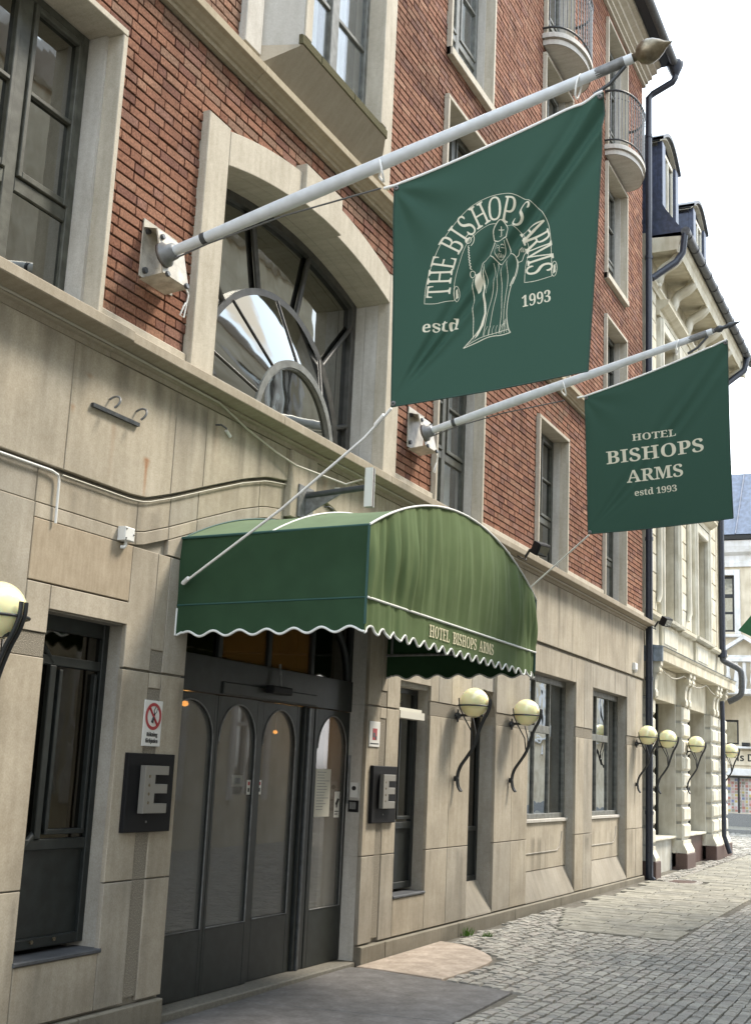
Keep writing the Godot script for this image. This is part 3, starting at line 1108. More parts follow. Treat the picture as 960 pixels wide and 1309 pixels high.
			part("window_sill", mb().slab(q[0] + 0.002, q[1] - 0.002, 0.932, 0.975, -0.20, -0.10, 0.006), M["surround_stone_pale"], hotel)
			shop_window(q[0], q[1])
	# bands that follow the wave over the door
	var w1 := func(x: float) -> float: return wave(x) - 0.012
	var w2 := func(x: float) -> float: return wave(x) - 0.232
	var w3 := func(x: float) -> float: return wave(x) - 0.322
	var flat := func(_x: float) -> float: return 2.865
	for q in [[4.48, 5.41], [5.41, 6.39], [6.39, 6.75], [6.75, 7.08], [7.08, 7.9], [7.9, 8.28], [8.72, 9.1], [9.1, 9.98], [9.98, 10.36], [10.36, 11.46], [11.46, 13.0], [13.0, 14.5]]:
		curved_stone(hotel, q[0], q[1], w2, w1, -0.004, stone_mat())
		if q[0] > 5.4 and q[1] < 11.7:
			curved_stone(hotel, q[0], q[1], w3, w2, 0.0, stone_mat())
			if q[0] > 6.7 and q[1] < 10.4:
				curved_stone(hotel, q[0], q[1], flat, w3, 0.0, stone_mat())
	part("stone_slab", mb().slab(4.483, 5.41, 2.203, 2.945, -0.032, 0.0, 0.004), M["sandstone_1"], hotel)
	# the frieze, slightly proud, whose foot casts the dark line
	var f0 := func(x: float) -> float: return wave(x)
	var f1 := func(_x: float) -> float: return 3.998
	var cuts := [3.4, 4.5, 5.6, 6.7, 7.08, 8.28, 8.72, 9.98, 10.36, 11.46, 13.0, 14.4, 15.68, 16.34, 17.73, 19.28, 20.55]
	for i in cuts.size() - 1:
		if absf(cuts[i] - 8.28) < 0.01:
			part("middle_block", mb().slab(8.284, 8.716, 3.45, 3.997, -0.03, 0.05, 0.008), M["sandstone_2"], hotel)
			continue
		curved_stone(hotel, cuts[i], cuts[i + 1], f0, f1, 0.022, M["sandstone_upper"] if rng.randf() < 0.6 else stone_mat(), "frieze_slab")
	# plinth
	var px := [3.0, 4.2, 5.4, 6.2, 7.055]
	for i in 4:
		part("plinth_block", mb().slab(px[i] + 0.002, px[i + 1] - 0.002, -0.45, -0.004, -0.05, 0.035, 0.008), M["plinth_stone"], hotel)
	px = [9.995, 10.5, 12.3, 14.1, 15.9, 17.8, 19.3, 20.55]
	for i in 7:
		part("plinth_block", mb().slab(px[i] + 0.002, px[i + 1] - 0.002, -0.45, -0.001, -0.05, 0.035, 0.008), M["plinth_stone"], hotel)
	# the two reveals of the door
	for s in 2:
		for k in 3:
			var y: float = [-0.3, 0.755, 2.07][k]
			var y2: float = [0.752, 2.066, 2.85][k]
			part("reveal_stone", mb().box(9.985 if s == 0 else 7.02, 10.04 if s == 0 else 7.075, y, y2, -0.20, -0.036), M["surround_stone_pale"], hotel)
	# cornices and the course the brick stands on
	for q in [[2.6, 4.6, 0.03], [4.604, 5.925, 0.03], [5.93, 7.9, 0.0], [7.904, 9.9, 0.0], [9.904, 12.4, 0.0], [12.404, 15.0, 0.0], [15.004, 17.9, 0.0], [17.904, 20.66, 0.0]]:
		part("cornice", mb().mould(cornice_profile(4.0 - q[2] * 0.2, 0.18 + q[2]), q[0], q[1]), M["cornice_stone"], hotel)
	for q in [[5.79, 6.75], [10.24, 11.235], [12.655, 14.645], [16.005, 17.945], [19.305, 20.56], [2.6, 4.47]]:
		part("base_course", mb().slab(q[0], q[1], 4.15, 4.292, -0.05, 0.028, 0.008), M["surround_stone"], hotel)
	var top := [Vector2(-0.02, 6.695), Vector2(0.035, 6.695), Vector2(0.035, 6.73), Vector2(0.055, 6.735), Vector2(0.065, 6.755), Vector2(0.08, 6.765), Vector2(0.10, 6.79), Vector2(0.13, 6.80), Vector2(0.135, 6.805), Vector2(0.135, 6.862), Vector2(0.13, 6.868), Vector2(0.03, 6.90), Vector2(0.03, 6.985), Vector2(-0.02, 6.985)]
	for q in [[2.6, 5.2], [5.204, 7.35], [7.354, 9.6], [9.604, 12.0], [12.004, 14.6], [14.604, 17.4], [17.404, 20.6]]:
		part("cornice", mb().mould(top, q[0], q[1]), M["cornice_stone_light"], hotel)
	# eaves, gutter and roof
	var eave := [Vector2(-0.02, 14.15), Vector2(0.05, 14.15), Vector2(0.05, 14.21), Vector2(0.10, 14.22), Vector2(0.10, 14.27), Vector2(0.17, 14.29), Vector2(0.17, 14.36), Vector2(0.26, 14.39), Vector2(0.26, 14.47), Vector2(0.33, 14.49), Vector2(0.33, 14.56), Vector2(-0.02, 14.56)]
	part("eaves_cornice", mb().mould(eave, 9.0, 20.62), M["surround_stone"], hotel)
	part("eaves_board", mb().box(9.0, 20.72, 14.562, 14.60, -0.3, 0.50), M["iron_black"], hotel)
	part("gutter", mb().tube([Vector3(9.0, 14.58, 0.57), Vector3(20.8, 14.56, 0.57)], 0.075, 10), M["gutter_zinc"], hotel)
	part("roof", mb().mould([Vector2(0.45, 14.602), Vector2(-4.5, 17.0), Vector2(-9.0, 14.602)], 2.6, 20.7), M["gutter_zinc"], hotel)
	# windows above
	upper_window(UPPER_WINDOWS[0], -0.21, "frame_olive", 0.72, false)
	upper_window(UPPER_WINDOWS[1], -0.165, "frame_olive", 0.72, true)
	for i in range(2, 4):
		upper_window(UPPER_WINDOWS[i], -0.165, "frame_olive", 0.72, i == 3)
	for i in range(4, 7):
		upper_window(UPPER_WINDOWS[i], -0.165, "frame_olive", 0.6, false)
	for i in range(7, 10):
		upper_window(UPPER_WINDOWS[i], -0.165, "frame_grey", 0.62, i == 7, true)
	for i in range(10, 12):
		upper_window(UPPER_WINDOWS[i], -0.165, "frame_grey", 0.7, false)
	fan_window()
	oriel()
	balcony(15.33)
	balcony(18.63)
	narrow_window(5.61, 6.39, true)
	narrow_window(10.69, 11.44, false)
	# the slit's glass
	var sl := mb()
	sl.slab(12.58, 12.63, 0.34, 2.45, -0.24, -0.19, 0.004)
	sl.slab(13.33, 13.38, 0.34, 2.45, -0.24, -0.19, 0.004)
	sl.slab(12.63, 13.33, 0.34, 0.40, -0.24, -0.192, 0.004)
	sl.slab(12.63, 13.33, 0.88, 0.93, -0.24, -0.192, 0.004)
	var slit := part("slit_window", sl, M["frame_dark"], hotel)
	part("pane", mb().box(12.63, 13.33, 0.93, 2.45, -0.225, -0.215), M["pane_dark"], slit)
	part("slit_panel", mb().box(12.63, 13.33, 0.40, 0.88, -0.225, -0.212), M["frame_dark"], slit)
	entrance()
	# downpipe at the corner of the house
	var x := 20.72
	var z := 0.075
	part("downpipe", mb().tube([Vector3(x, 14.52, 0.57), Vector3(x, 14.30, 0.57), Vector3(x, 14.22, 0.52), Vector3(x, 14.06, 0.16), Vector3(x, 13.98, z), Vector3(x, 13.6, z), Vector3(x, 9.0, z), Vector3(x, 4.5, z), Vector3(x, 0.2, z), Vector3(x, -0.02, z), Vector3(x + 0.02, -0.08, z + 0.05)], 0.062, 10), M["pipe_blue"], hotel)
	part("hopper", mb().lathe([Vector2(0.05, -0.18), Vector2(0.07, -0.16), Vector2(0.15, 0.02), Vector2(0.16, 0.10), Vector2(0.13, 0.10)], Transform3D(Basis(), Vector3(x, 14.50, 0.57)), 8), M["pipe_blue"], hotel)
	for y in [1.0, 3.2, 5.6, 8.2, 10.8, 13.2]:
		part("pipe_clip", mb().tube([Vector3(x, y - 0.03, z), Vector3(x, y + 0.03, z)], 0.072, 10), M["pipe_blue"], hotel)
	# thin pipes and cables fixed to the stone
	part("conduit", mb().tube([Vector3(3.4, 3.152, 0.018), Vector3(5.50, 3.152, 0.018), Vector3(5.56, 3.14, 0.018), Vector3(5.575, 3.11, 0.018), Vector3(5.58, 2.85, 0.018)], 0.0085, 6), M["white_plastic"], hotel)
	var line := []
	for i in 34:
		var cx := lerpf(5.61, 8.27, i / 33.0)
		line.append(Vector3(cx, wave(cx) - 0.03, 0.012))
	part("cable", mb().tube(line, 0.005, 6), M["cable_cream"], hotel)
	part("cable", mb().tube([Vector3(4.0, 4.055, 0.068), Vector3(6.0, 4.06, 0.068), Vector3(7.15, 4.05, 0.068), Vector3(7.55, 3.98, 0.045), Vector3(8.0, 3.90, 0.06), Vector3(8.3, 3.865, 0.075), Vector3(8.75, 3.80, 0.30), Vector3(8.56, 3.78, 0.54)], 0.008, 6), M["cable_cream"], hotel)
	part("cable", mb().tube([Vector3(8.9, 4.06, 0.066), Vector3(12.0, 4.055, 0.066), Vector3(16.0, 4.055, 0.066), Vector3(20.6, 4.05, 0.066)], 0.007, 6), M["cable_cream"], hotel)


func shop_window(x0: float, x1: float) -> void:
	var z := -0.15
	var f := mb()
	f.slab(x0 + 0.002, x0 + 0.06, 0.976, 2.80, z - 0.06, z, 0.005)
	f.slab(x1 - 0.06, x1 - 0.002, 0.976, 2.80, z - 0.06, z, 0.005)
	f.slab(x0 + 0.06, x1 - 0.06, 2.72, 2.80, z - 0.06, z - 0.002, 0.005)
	f.slab(x0 + 0.06, x1 - 0.06, 0.976, 1.04, z - 0.06, z - 0.002, 0.005)
	var cols := [x0 + 0.72, x0 + 1.36] if x1 - x0 > 2.03 else [x0 + 0.78, x0 + 1.45]
	for c in cols:
		f.slab(c - 0.016, c + 0.016, 1.04, 2.72, z - 0.06, z - 0.006, 0.004)
	f.slab(x0 + 0.06, cols[1] - 0.016, 2.06, 2.16, z - 0.06, z - 0.008, 0.004)
	var w := part("window", f, M["frame_grey"], hotel)
	var xs := [x0 + 0.06, cols[0], cols[1], x1 - 0.06]
	for i in 3:
		for q in ([[1.04, 2.1], [2.1, 2.72]] if i < 2 else [[1.04, 2.72]]):
			var g := mb()
			var a := rng.randf_range(-0.003, 0.003)
			var b := rng.randf_range(-0.003, 0.003)
			var zz := z - 0.035
			g.quad(Vector3(xs[i], q[0], zz + a), Vector3(xs[i + 1], q[0], zz + b), Vector3(xs[i + 1], q[1], zz - a), Vector3(xs[i], q[1], zz - b))
			part("pane", g, M["pane_bright"] if i < 2 else M["pane_shop"], w)


func balcony(cx: float) -> void:
	var y := 11.44
	var outline := PackedVector2Array()
	for i in 25:
		var a := PI * i / 24.0
		outline.append(Vector2(cx - 0.74 * cos(a), 0.0 + 0.46 * pow(sin(a), 0.75)))
	var low := PackedVector2Array()
	for p in outline:
		low.append(Vector2(cx + (p.x - cx) * 0.95, p.y * 0.92))
	var m := mb()
	m.plate(outline, y + 0.09, y + 0.17, 0.01)
	m.plate(low, y, y + 0.088, 0.01)
	var slab := part("balcony", m, M["surround_stone_pale"], hotel)
	var rail := []
	var foot := []
	for i in 25:
		var a := PI * i / 24.0
		rail.append(Vector3(cx - 0.72 * cos(a), y + 1.13, 0.44 * pow(sin(a), 0.75)))
		foot.append(Vector3(cx - 0.72 * cos(a), y + 0.25, 0.44 * pow(sin(a), 0.75)))
	part("hand_rail", mb().tube(rail, 0.022, 6), M["iron_black"], slab)
	part("foot_rail", mb().tube(foot, 0.016, 6), M["iron_black"], slab)
	for i in range(1, 24):
		var b := mb()
		b.tube([foot[i], rail[i]], 0.009, 5)
		b.lathe([Vector2(0.009, -0.02), Vector2(0.018, 0.0), Vector2(0.009, 0.02)], Transform3D(Basis(), rail[i] + Vector3(0, -0.14, 0)), 6)
		part("baluster", b, M["steel_mid"], slab)


func narrow_window(x0: float, x1: float, left: bool) -> void:
	var z := -0.14
	var f := mb()
	f.slab(x0, x0 + 0.055, 0.40, 2.35, z - 0.06, z, 0.005)
	f.slab(x1 - 0.055, x1, 0.40, 2.35, z - 0.06, z, 0.005)
	f.slab(x0 + 0.055, x1 - 0.055, 2.25, 2.35, z - 0.06, z - 0.002, 0.005)
	f.slab(x0 + 0.055, x1 - 0.055, 0.40, 0.46, z - 0.06, z - 0.002, 0.005)
	f.slab(x0 + 0.055, x1 - 0.055, 0.955, 1.02, z - 0.06, z - 0.004, 0.005)
	f.slab(x0 + 0.055, x1 - 0.055, 2.04, 2.10, z - 0.06, z - 0.004, 0.005)
	# slender mullion with braces to the corners
	f.slab(x0 + 0.24, x0 + 0.295, 1.02, 2.04, z - 0.06, z + 0.004, 0.005)
	f.tube([Vector3(x0 + 0.05, 2.27, z - 0.02), Vector3(x0 + 0.27, 2.06, z - 0.02)], 0.026, 4)
	f.tube([Vector3(x0 + 0.05, 0.86, z - 0.02), Vector3(x0 + 0.27, 1.06, z - 0.02)], 0.026, 4)
	f.slab(x0 + 0.33, x0 + 0.36, 1.06, 2.02, z - 0.06, z + 0.002, 0.004)
	f.slab(x1 - 0.11, x1 - 0.085, 1.06, 2.02, z - 0.06, z + 0.002, 0.004)
	f.slab(x0 + 0.33, x1 - 0.085, 1.045, 1.075, z - 0.06, z + 0.004, 0.004)
	var w := part("narrow_window", f, M["frame_dark"], hotel)
	part("pane", mb().box(x0 + 0.055, x1 - 0.055, 1.02, 2.25, z - 0.04, z - 0.03), M["pane_dark"] if left else M["pane_reflecting"], w)
	part("lower_panel", mb().box(x0 + 0.055, x1 - 0.055, 0.46, 0.955, z - 0.04, z - 0.028), M["frame_dark"], w)
	part("window_sill", mb().slab(x0 - 0.0, x1 + 0.0, 0.347, 0.372, -0.2, 0.012, 0.006), M["slate_sill"], hotel)
	if left:
		# stops for the bottom light, and small bolts along the foot
		for k in 3:
			part("window_bolt", mb().tube([Vector3(x0 + 0.1 + k * 0.2, 0.44, z), Vector3(x0 + 0.1 + k * 0.2, 0.44, z + 0.012)], 0.012, 6), M["bronze"], w)
	else:
		part("paper_stack", mb().box(x0 + 0.06, x1 - 0.1, 2.0, 2.07, -0.138, -0.02).box(x0 + 0.08, x1 - 0.13, 2.072, 2.10, -0.138, -0.04), M["paper"], hotel)


# a door leaf with a round-headed light
func leaf_shape(x0: float, x1: float, y0: float, y1: float, g0: float, g1: float, gy0: float, spring: float, gtop: float, z0: float, z1: float) -> MB:
	var m := mb()
	m.slab(x0, g0, y0, y1, z0, z1, 0.004)
	m.slab(g1, x1, y0, y1, z0, z1, 0.004)
	m.slab(g0, g1, y0, gy0, z0, z1 - 0.001, 0.003)
	var poly := PackedVector2Array([Vector2(g1, y1), Vector2(g0, y1)])
	for i in 21:
		var a := PI - PI * i / 20.0
		poly.append(Vector2((g0 + g1) / 2 + (g1 - g0) / 2 * cos(a), spring + (gtop - spring) * sin(a)))
	m.prism(poly, z0, z1 - 0.001)
	return m


func arch_pane(g0: float, g1: float, gy0: float, spring: float, gtop: float, z: float) -> MB:
	var poly := PackedVector2Array([Vector2(g0, gy0), Vector2(g1, gy0)])
	for i in 21:
		var a := PI * i / 20.0
		poly.append(Vector2((g0 + g1) / 2 + (g1 - g0) / 2 * cos(a), spring + (gtop - spring) * sin(a)))
	return mb().prism(poly, z - 0.006, z)


func entrance() -> void:
	var z := -0.17
	var leaves := [[7.075, 7.785, 7.10, 7.745], [7.79, 8.425, 7.82, 8.36], [8.43, 9.145, 8.51, 9.055], [9.325, 9.985, 9.385, 9.94]]
	for i in 4:
		var l: Array = leaves[i]
		var shift := -0.03 if i == 2 else 0.0
		var leaf := part("door_leaf", leaf_shape(l[0], l[1], -0.115, 1.995, l[2], l[3], 0.335, 1.66, 1.95, z - 0.05 + shift, z + shift), M["door_paint"], hotel)
		part("pane", arch_pane(l[2], l[3], 0.335, 1.66, 1.95, z - 0.022 + shift), M["pane_door"], leaf)
		# bright bead round the glass, and a kicking strip
		var bead := []
		for k in 23:
			var a := PI - PI * k / 22.0
			bead.append(Vector3((l[2] + l[3]) / 2 + (l[3] - l[2] - 0.012) / 2 * cos(a), 1.66 + 0.285 * sin(a), z + 0.001 + shift))
		bead.append(Vector3(l[3] - 0.006, 0.341, z + 0.001 + shift))
		bead.append(Vector3(l[2] + 0.006, 0.341, z + 0.001 + shift))
		part("glazing_bead", mb().tube(bead, 0.006, 5), M["steel_mid"], leaf)
	part("door_post", mb().slab(9.15, 9.32, -0.115, 1.995, z - 0.08, z - 0.005, 0.006), M["frame_dark"], hotel)
	part("door_post", mb().slab(9.195, 9.235, -0.115, 1.99, z - 0.01, z + 0.012, 0.004), M["steel_dark"], hotel)
	part("door_header", mb().slab(7.075, 9.985, 2.0, 2.27, z - 0.09, z + 0.015, 0.006), M["frame_dark"], hotel)
	part("door_header", mb().slab(7.80, 9.28, 2.01, 2.10, z + 0.015, z + 0.03, 0.006), M["door_paint"], hotel)
	# transom lights over the header, two of them amber
	var t := mb()
	for x in [7.075, 7.74, 8.47, 9.20, 9.93]:
		t.slab(x, x + 0.06, 2.27, 2.86, z - 0.06, z, 0.005)
	t.slab(7.13, 9.93, 2.79, 2.86, z - 0.06, z - 0.002, 0.005)
	for s in [-1, 1]:
		var arc := []
		for k in 12:
			var a := PI / 2 * k / 11.0
			arc.append(Vector3(8.53 + s * (1.40 - 0.62 * (1.0 - cos(a))), 2.27 + 0.55 * sin(a), z - 0.02))
		t.tube(arc, 0.03, 6)
	var trans := part("transom", t, M["frame_dark"], hotel)
	for i in 4:
		var x: float = [7.135, 7.80, 8.53, 9.26][i]
		part("pane", mb().box(x, x + (0.605 if i == 0 else 0.67), 2.27, 2.79, z - 0.035, z - 0.028), M["pane_amber"] if i in [1, 2] else M["pane_dark"], trans)
	part("door_sensor", mb().slab(8.42, 8.73, 2.06, 2.12, z + 0.03, z + 0.10, 0.01), M["black_plastic"], hotel)
	part("sensor_rod", mb().tube([Vector3(8.58, 2.12, z + 0.07), Vector3(8.58, 2.30, z + 0.05)], 0.012, 6), M["steel_mid"], hotel)
	part("threshold", mb().slab(7.08, 9.98, -0.40, -0.118, -0.55, -0.005, 0.01), M["threshold_stone"], hotel)
	part("door_pull", mb().tube([Vector3(9.97, 1.20, z + 0.02), Vector3(9.97, 1.62, z + 0.02)], 0.012, 8), M["steel_mid"], hotel)
	# the lobby behind
	part("lobby_wall", mb().box(6.76, 10.29, -0.4, 3.2, -3.7, -3.6), M["lobby_wall"], hotel)
	part("lobby_wall", mb().box(6.76, 6.80, -0.4, 3.2, -3.6, -0.44), M["lobby_wall"], hotel)
	part("lobby_wall", mb().box(10.25, 10.29, -0.4, 3.2, -3.6, -0.44), M["lobby_wall"], hotel)
	part("lobby_ceiling", mb().box(6.80, 10.25, 3.10, 3.2, -3.6, -0.44), M["lobby_wall"], hotel)
	part("lobby_floor", mb().box(6.80, 10.25, -0.4, -0.13, -3.6, -0.56), M["lobby_floor"], hotel)
	part("lobby_counter", mb().slab(7.3, 8.6, -0.13, 0.95, -3.2, -2.7, 0.02).slab(7.25, 8.65, 0.952, 1.0, -3.2, -2.66, 0.01), M["lobby_counter"], hotel)
	# lit lamps in the lobby
	for q in [[8.50, 1.965, -0.95, 0.032, 0.06], [9.575, 1.79, -0.70, 0.022, 0.02], [9.89, 1.81, -0.70, 0.022, 0.02]]:
		var at := Vector3(q[0], q[1], q[2])
		var shade := part("lobby_lamp", mb().lathe([Vector2(0.0, -q[3] * 0.7), Vector2(q[3] * 0.7, -q[3] * 0.5), Vector2(q[3], 0.0), Vector2(q[3] * 0.7, q[3] * 0.6), Vector2(0.0, q[3] * 0.75)], Transform3D(Basis(), at), 14), M["lamp_glow"], hotel)
		part("lamp_rod", mb().tube([at + Vector3(0, q[3] * 0.7, 0), Vector3(q[0], 3.1, q[2])], 0.006, 5), M["bronze"], shade)
		var l := OmniLight3D.new()
		l.name = "lobby_lamp_light"
		l.light_color = Color(1.0, 0.72, 0.38)
		l.light_energy = q[4]
		l.light_size = q[3] * 0.8
		l.omni_range = 8.0
		l.omni_attenuation = 2.0
		l.shadow_enabled = true
		l.position = at
		add_child(l, true)


# ---------------------------------------------------------------- flags
# fills the triangles of a text into a picture; at maps text units to pixels
func draw_text(im: Image, text: String, bold: bool, size: float, at: Transform2D, color: Color) -> void:
	var f := SystemFont.new()
	f.font_names = PackedStringArray(["Droid Serif"])
	f.font_weight = 700 if bold else 400
	var t := TextMesh.new()
	t.font = f
	t.text = text
	t.font_size = 64
	t.pixel_size = size / 64.0
	t.depth = 0.0
	var a := t.get_mesh_arrays() if t.get_surface_count() > 0 else []
	if a.is_empty():
		return
	var v: PackedVector3Array = a[Mesh.ARRAY_VERTEX]
	var idx: PackedInt32Array = a[Mesh.ARRAY_INDEX] if a[Mesh.ARRAY_INDEX] != null else PackedInt32Array(range(v.size()))
	for i in range(0, idx.size() - 2, 3):
		fill_tri(im, at * Vector2(v[idx[i]].x, v[idx[i]].y), at * Vector2(v[idx[i + 1]].x, v[idx[i + 1]].y), at * Vector2(v[idx[i + 2]].x, v[idx[i + 2]].y), color)


func fill_tri(im: Image, a: Vector2, b: Vector2, c: Vector2, color: Color) -> void:
	var w := im.get_width()
	var h := im.get_height()
	var y0 := maxi(0, int(floor(minf(a.y, minf(b.y, c.y)))))
	var y1 := mini(h - 1, int(ceil(maxf(a.y, maxf(b.y, c.y)))))
	for y in range(y0, y1 + 1):
		var yy := y + 0.5
		var lo := 1e9
		var hi := -1e9
		for e in [[a, b], [b, c], [c, a]]:
			var p: Vector2 = e[0]
			var q: Vector2 = e[1]
			if (p.y <= yy) != (q.y <= yy):
				var x := p.x + (q.x - p.x) * (yy - p.y) / (q.y - p.y)
				lo = minf(lo, x)
				hi = maxf(hi, x)
		if hi >= lo:
			var xa := maxi(0, int(round(lo)))
			var xb := mini(w, int(round(hi)))
			if xb > xa:
				im.fill_rect(Rect2i(xa, y, xb - xa, 1), color)


func stroke(im: Image, pts: Array, width: float, color: Color, at: Callable) -> void:
	width *= 0.8
	for i in pts.size() - 1:
		var p: Vector2 = at.call(pts[i])
		var q: Vector2 = at.call(pts[i + 1])
		var d := (q - p).normalized().orthogonal() * width * 0.5
		fill_tri(im, p + d, q + d, q - d, color)
		fill_tri(im, p + d, q - d, p - d, color)


func smooth(pts: Array, steps := 6) -> Array:
	var c := Curve2D.new()
	var out := []
	for i in pts.size() - 1:
		var p0: Vector2 = pts[maxi(i - 1, 0)]
		var p1: Vector2 = pts[i]
		var p2: Vector2 = pts[i + 1]
		var p3: Vector2 = pts[mini(i + 2, pts.size() - 1)]
		for k in steps:
			out.append(p1.cubic_interpolate(p2, p0, p3, float(k) / steps))
	out.append(pts[-1])
	return out


func fill_poly(im: Image, pts: Array, color: Color, at: Callable) -> void:
	var poly := PackedVector2Array()
	for p in pts:
		poly.append(at.call(p))
	var ids := Geometry2D.triangulate_polygon(poly)
	for i in range(0, ids.size(), 3):
		fill_tri(im, poly[ids[i]], poly[ids[i + 1]], poly[ids[i + 2]], color)


# print of a flag; z runs to the right and y upwards, in metres
func flag_print(which: int, z0: float, z1: float, y0: float, y1: float, cloth: Color) -> ImageTexture:
	var w := 1280
	var h := int(w * (y1 - y0) / (z1 - z0))
	var im := Image.create(w, h, false, Image.FORMAT_RGB8)
	im.fill(cloth.linear_to_srgb())
	var ink := Color(0.70, 0.655, 0.51).linear_to_srgb()
	var s := w / (z1 - z0)
	var at := func(p: Vector2) -> Vector2: return Vector2((p.x - z0) * s, (y1 - p.y) * s)
	# a text centred at p, turned and drawn out
	var put := func(text: String, bold: bool, size: float, p: Vector2, turn: float, wide: float, shear: float) -> void:
		var c: Vector2 = at.call(p)
		var ux := Vector2(cos(turn), -sin(turn)) * s
		var uy := Vector2(-sin(turn + shear), -cos(turn + shear)) * s
		draw_text(im, text, bold, size, Transform2D(ux * wide, uy, c), ink)
	if which == 0:
		put.call("estd", true, 0.098, Vector2(2.176, 4.055), 0.0, 1.13, 0.0)
		put.call("1993", true, 0.098, Vector2(2.757, 4.143), 0.06, 0.80, 0.0)
		# the ribbon: outer and inner arch with scrolled ends
		var outer := smooth([Vector2(2.068, 4.204), Vector2(2.072, 4.30), Vector2(2.095, 4.415), Vector2(2.145, 4.548), Vector2(2.227, 4.676), Vector2(2.321, 4.769), Vector2(2.426, 4.818), Vector2(2.532, 4.829), Vector2(2.637, 4.795), Vector2(2.731, 4.722), Vector2(2.793, 4.638), Vector2(2.825, 4.529), Vector2(2.838, 4.38), Vector2(2.844, 4.263)])
		var inner := smooth([Vector2(2.254, 4.207), Vector2(2.256, 4.307), Vector2(2.274, 4.411), Vector2(2.312, 4.533), Vector2(2.369, 4.60), Vector2(2.432, 4.635), Vector2(2.494, 4.645), Vector2(2.589, 4.622), Vector2(2.652, 4.566), Vector2(2.689, 4.508), Vector2(2.70, 4.444), Vector2(2.687, 4.352), Vector2(2.684, 4.251)])
		stroke(im, outer, 4.0, ink, at)
		stroke(im, inner, 3.5, ink, at)
		for e in [[Vector2(2.068, 4.204), Vector2(2.15, 4.197), Vector2(2.25, 4.207)], [Vector2(2.684, 4.251), Vector2(2.75, 4.250), Vector2(2.844, 4.263)]]:
			stroke(im, smooth(e), 4.0, ink, at)
		for c in [Vector2(2.268, 4.245), Vector2(2.856, 4.305)]:
			var ell := []
			for k in 21:
				ell.append(c + Vector2(0.016 * cos(TAU * k / 20), 0.045 * sin(TAU * k / 20)))
			stroke(im, ell, 4.0, ink, at)
			fill_poly(im, [c + Vector2(-0.006, -0.03), c + Vector2(0.008, -0.02), c + Vector2(0.006, 0.03), c + Vector2(-0.004, 0.02)], ink, at)
		# letters along the ribbon: centre, turn
		var letters := [["T", 2.160, 4.272, 1.5], ["H", 2.163, 4.365, 1.48], ["E", 2.182, 4.452, 1.32], ["B", 2.229, 4.560, 1.02], ["I", 2.273, 4.618, 0.90], ["S", 2.318, 4.665, 0.72], ["H", 2.398, 4.715, 0.42], ["O", 2.490, 4.738, 0.10], ["P", 2.572, 4.722, -0.22], ["S", 2.650, 4.675, -0.52], ["A", 2.722, 4.568, -1.0], ["R", 2.747, 4.500, -1.22], ["M", 2.764, 4.412, -1.42], ["S", 2.764, 4.320, -1.54]]
		for l in letters:
			put.call(l[0], false, 0.215, Vector2(l[1], l[2]), l[3], 0.60, 0.0)
		bishop(im, ink, cloth.linear_to_srgb(), at)
	else:
		put.call("HOTEL", true, 0.088, Vector2(2.427, 4.57), 0.055, 1.28, 0.0)
		put.call("BISHOPS", true, 0.170, Vector2(2.432, 4.413), 0.078, 1.17, 0.0)
		put.call("ARMS", true, 0.160, Vector2(2.440, 4.213), 0.075, 1.08, 0.0)
		put.call("estd 1993", true, 0.082, Vector2(2.446, 4.057), 0.078, 1.02, 0.0)
	return ImageTexture.create_from_image(im)


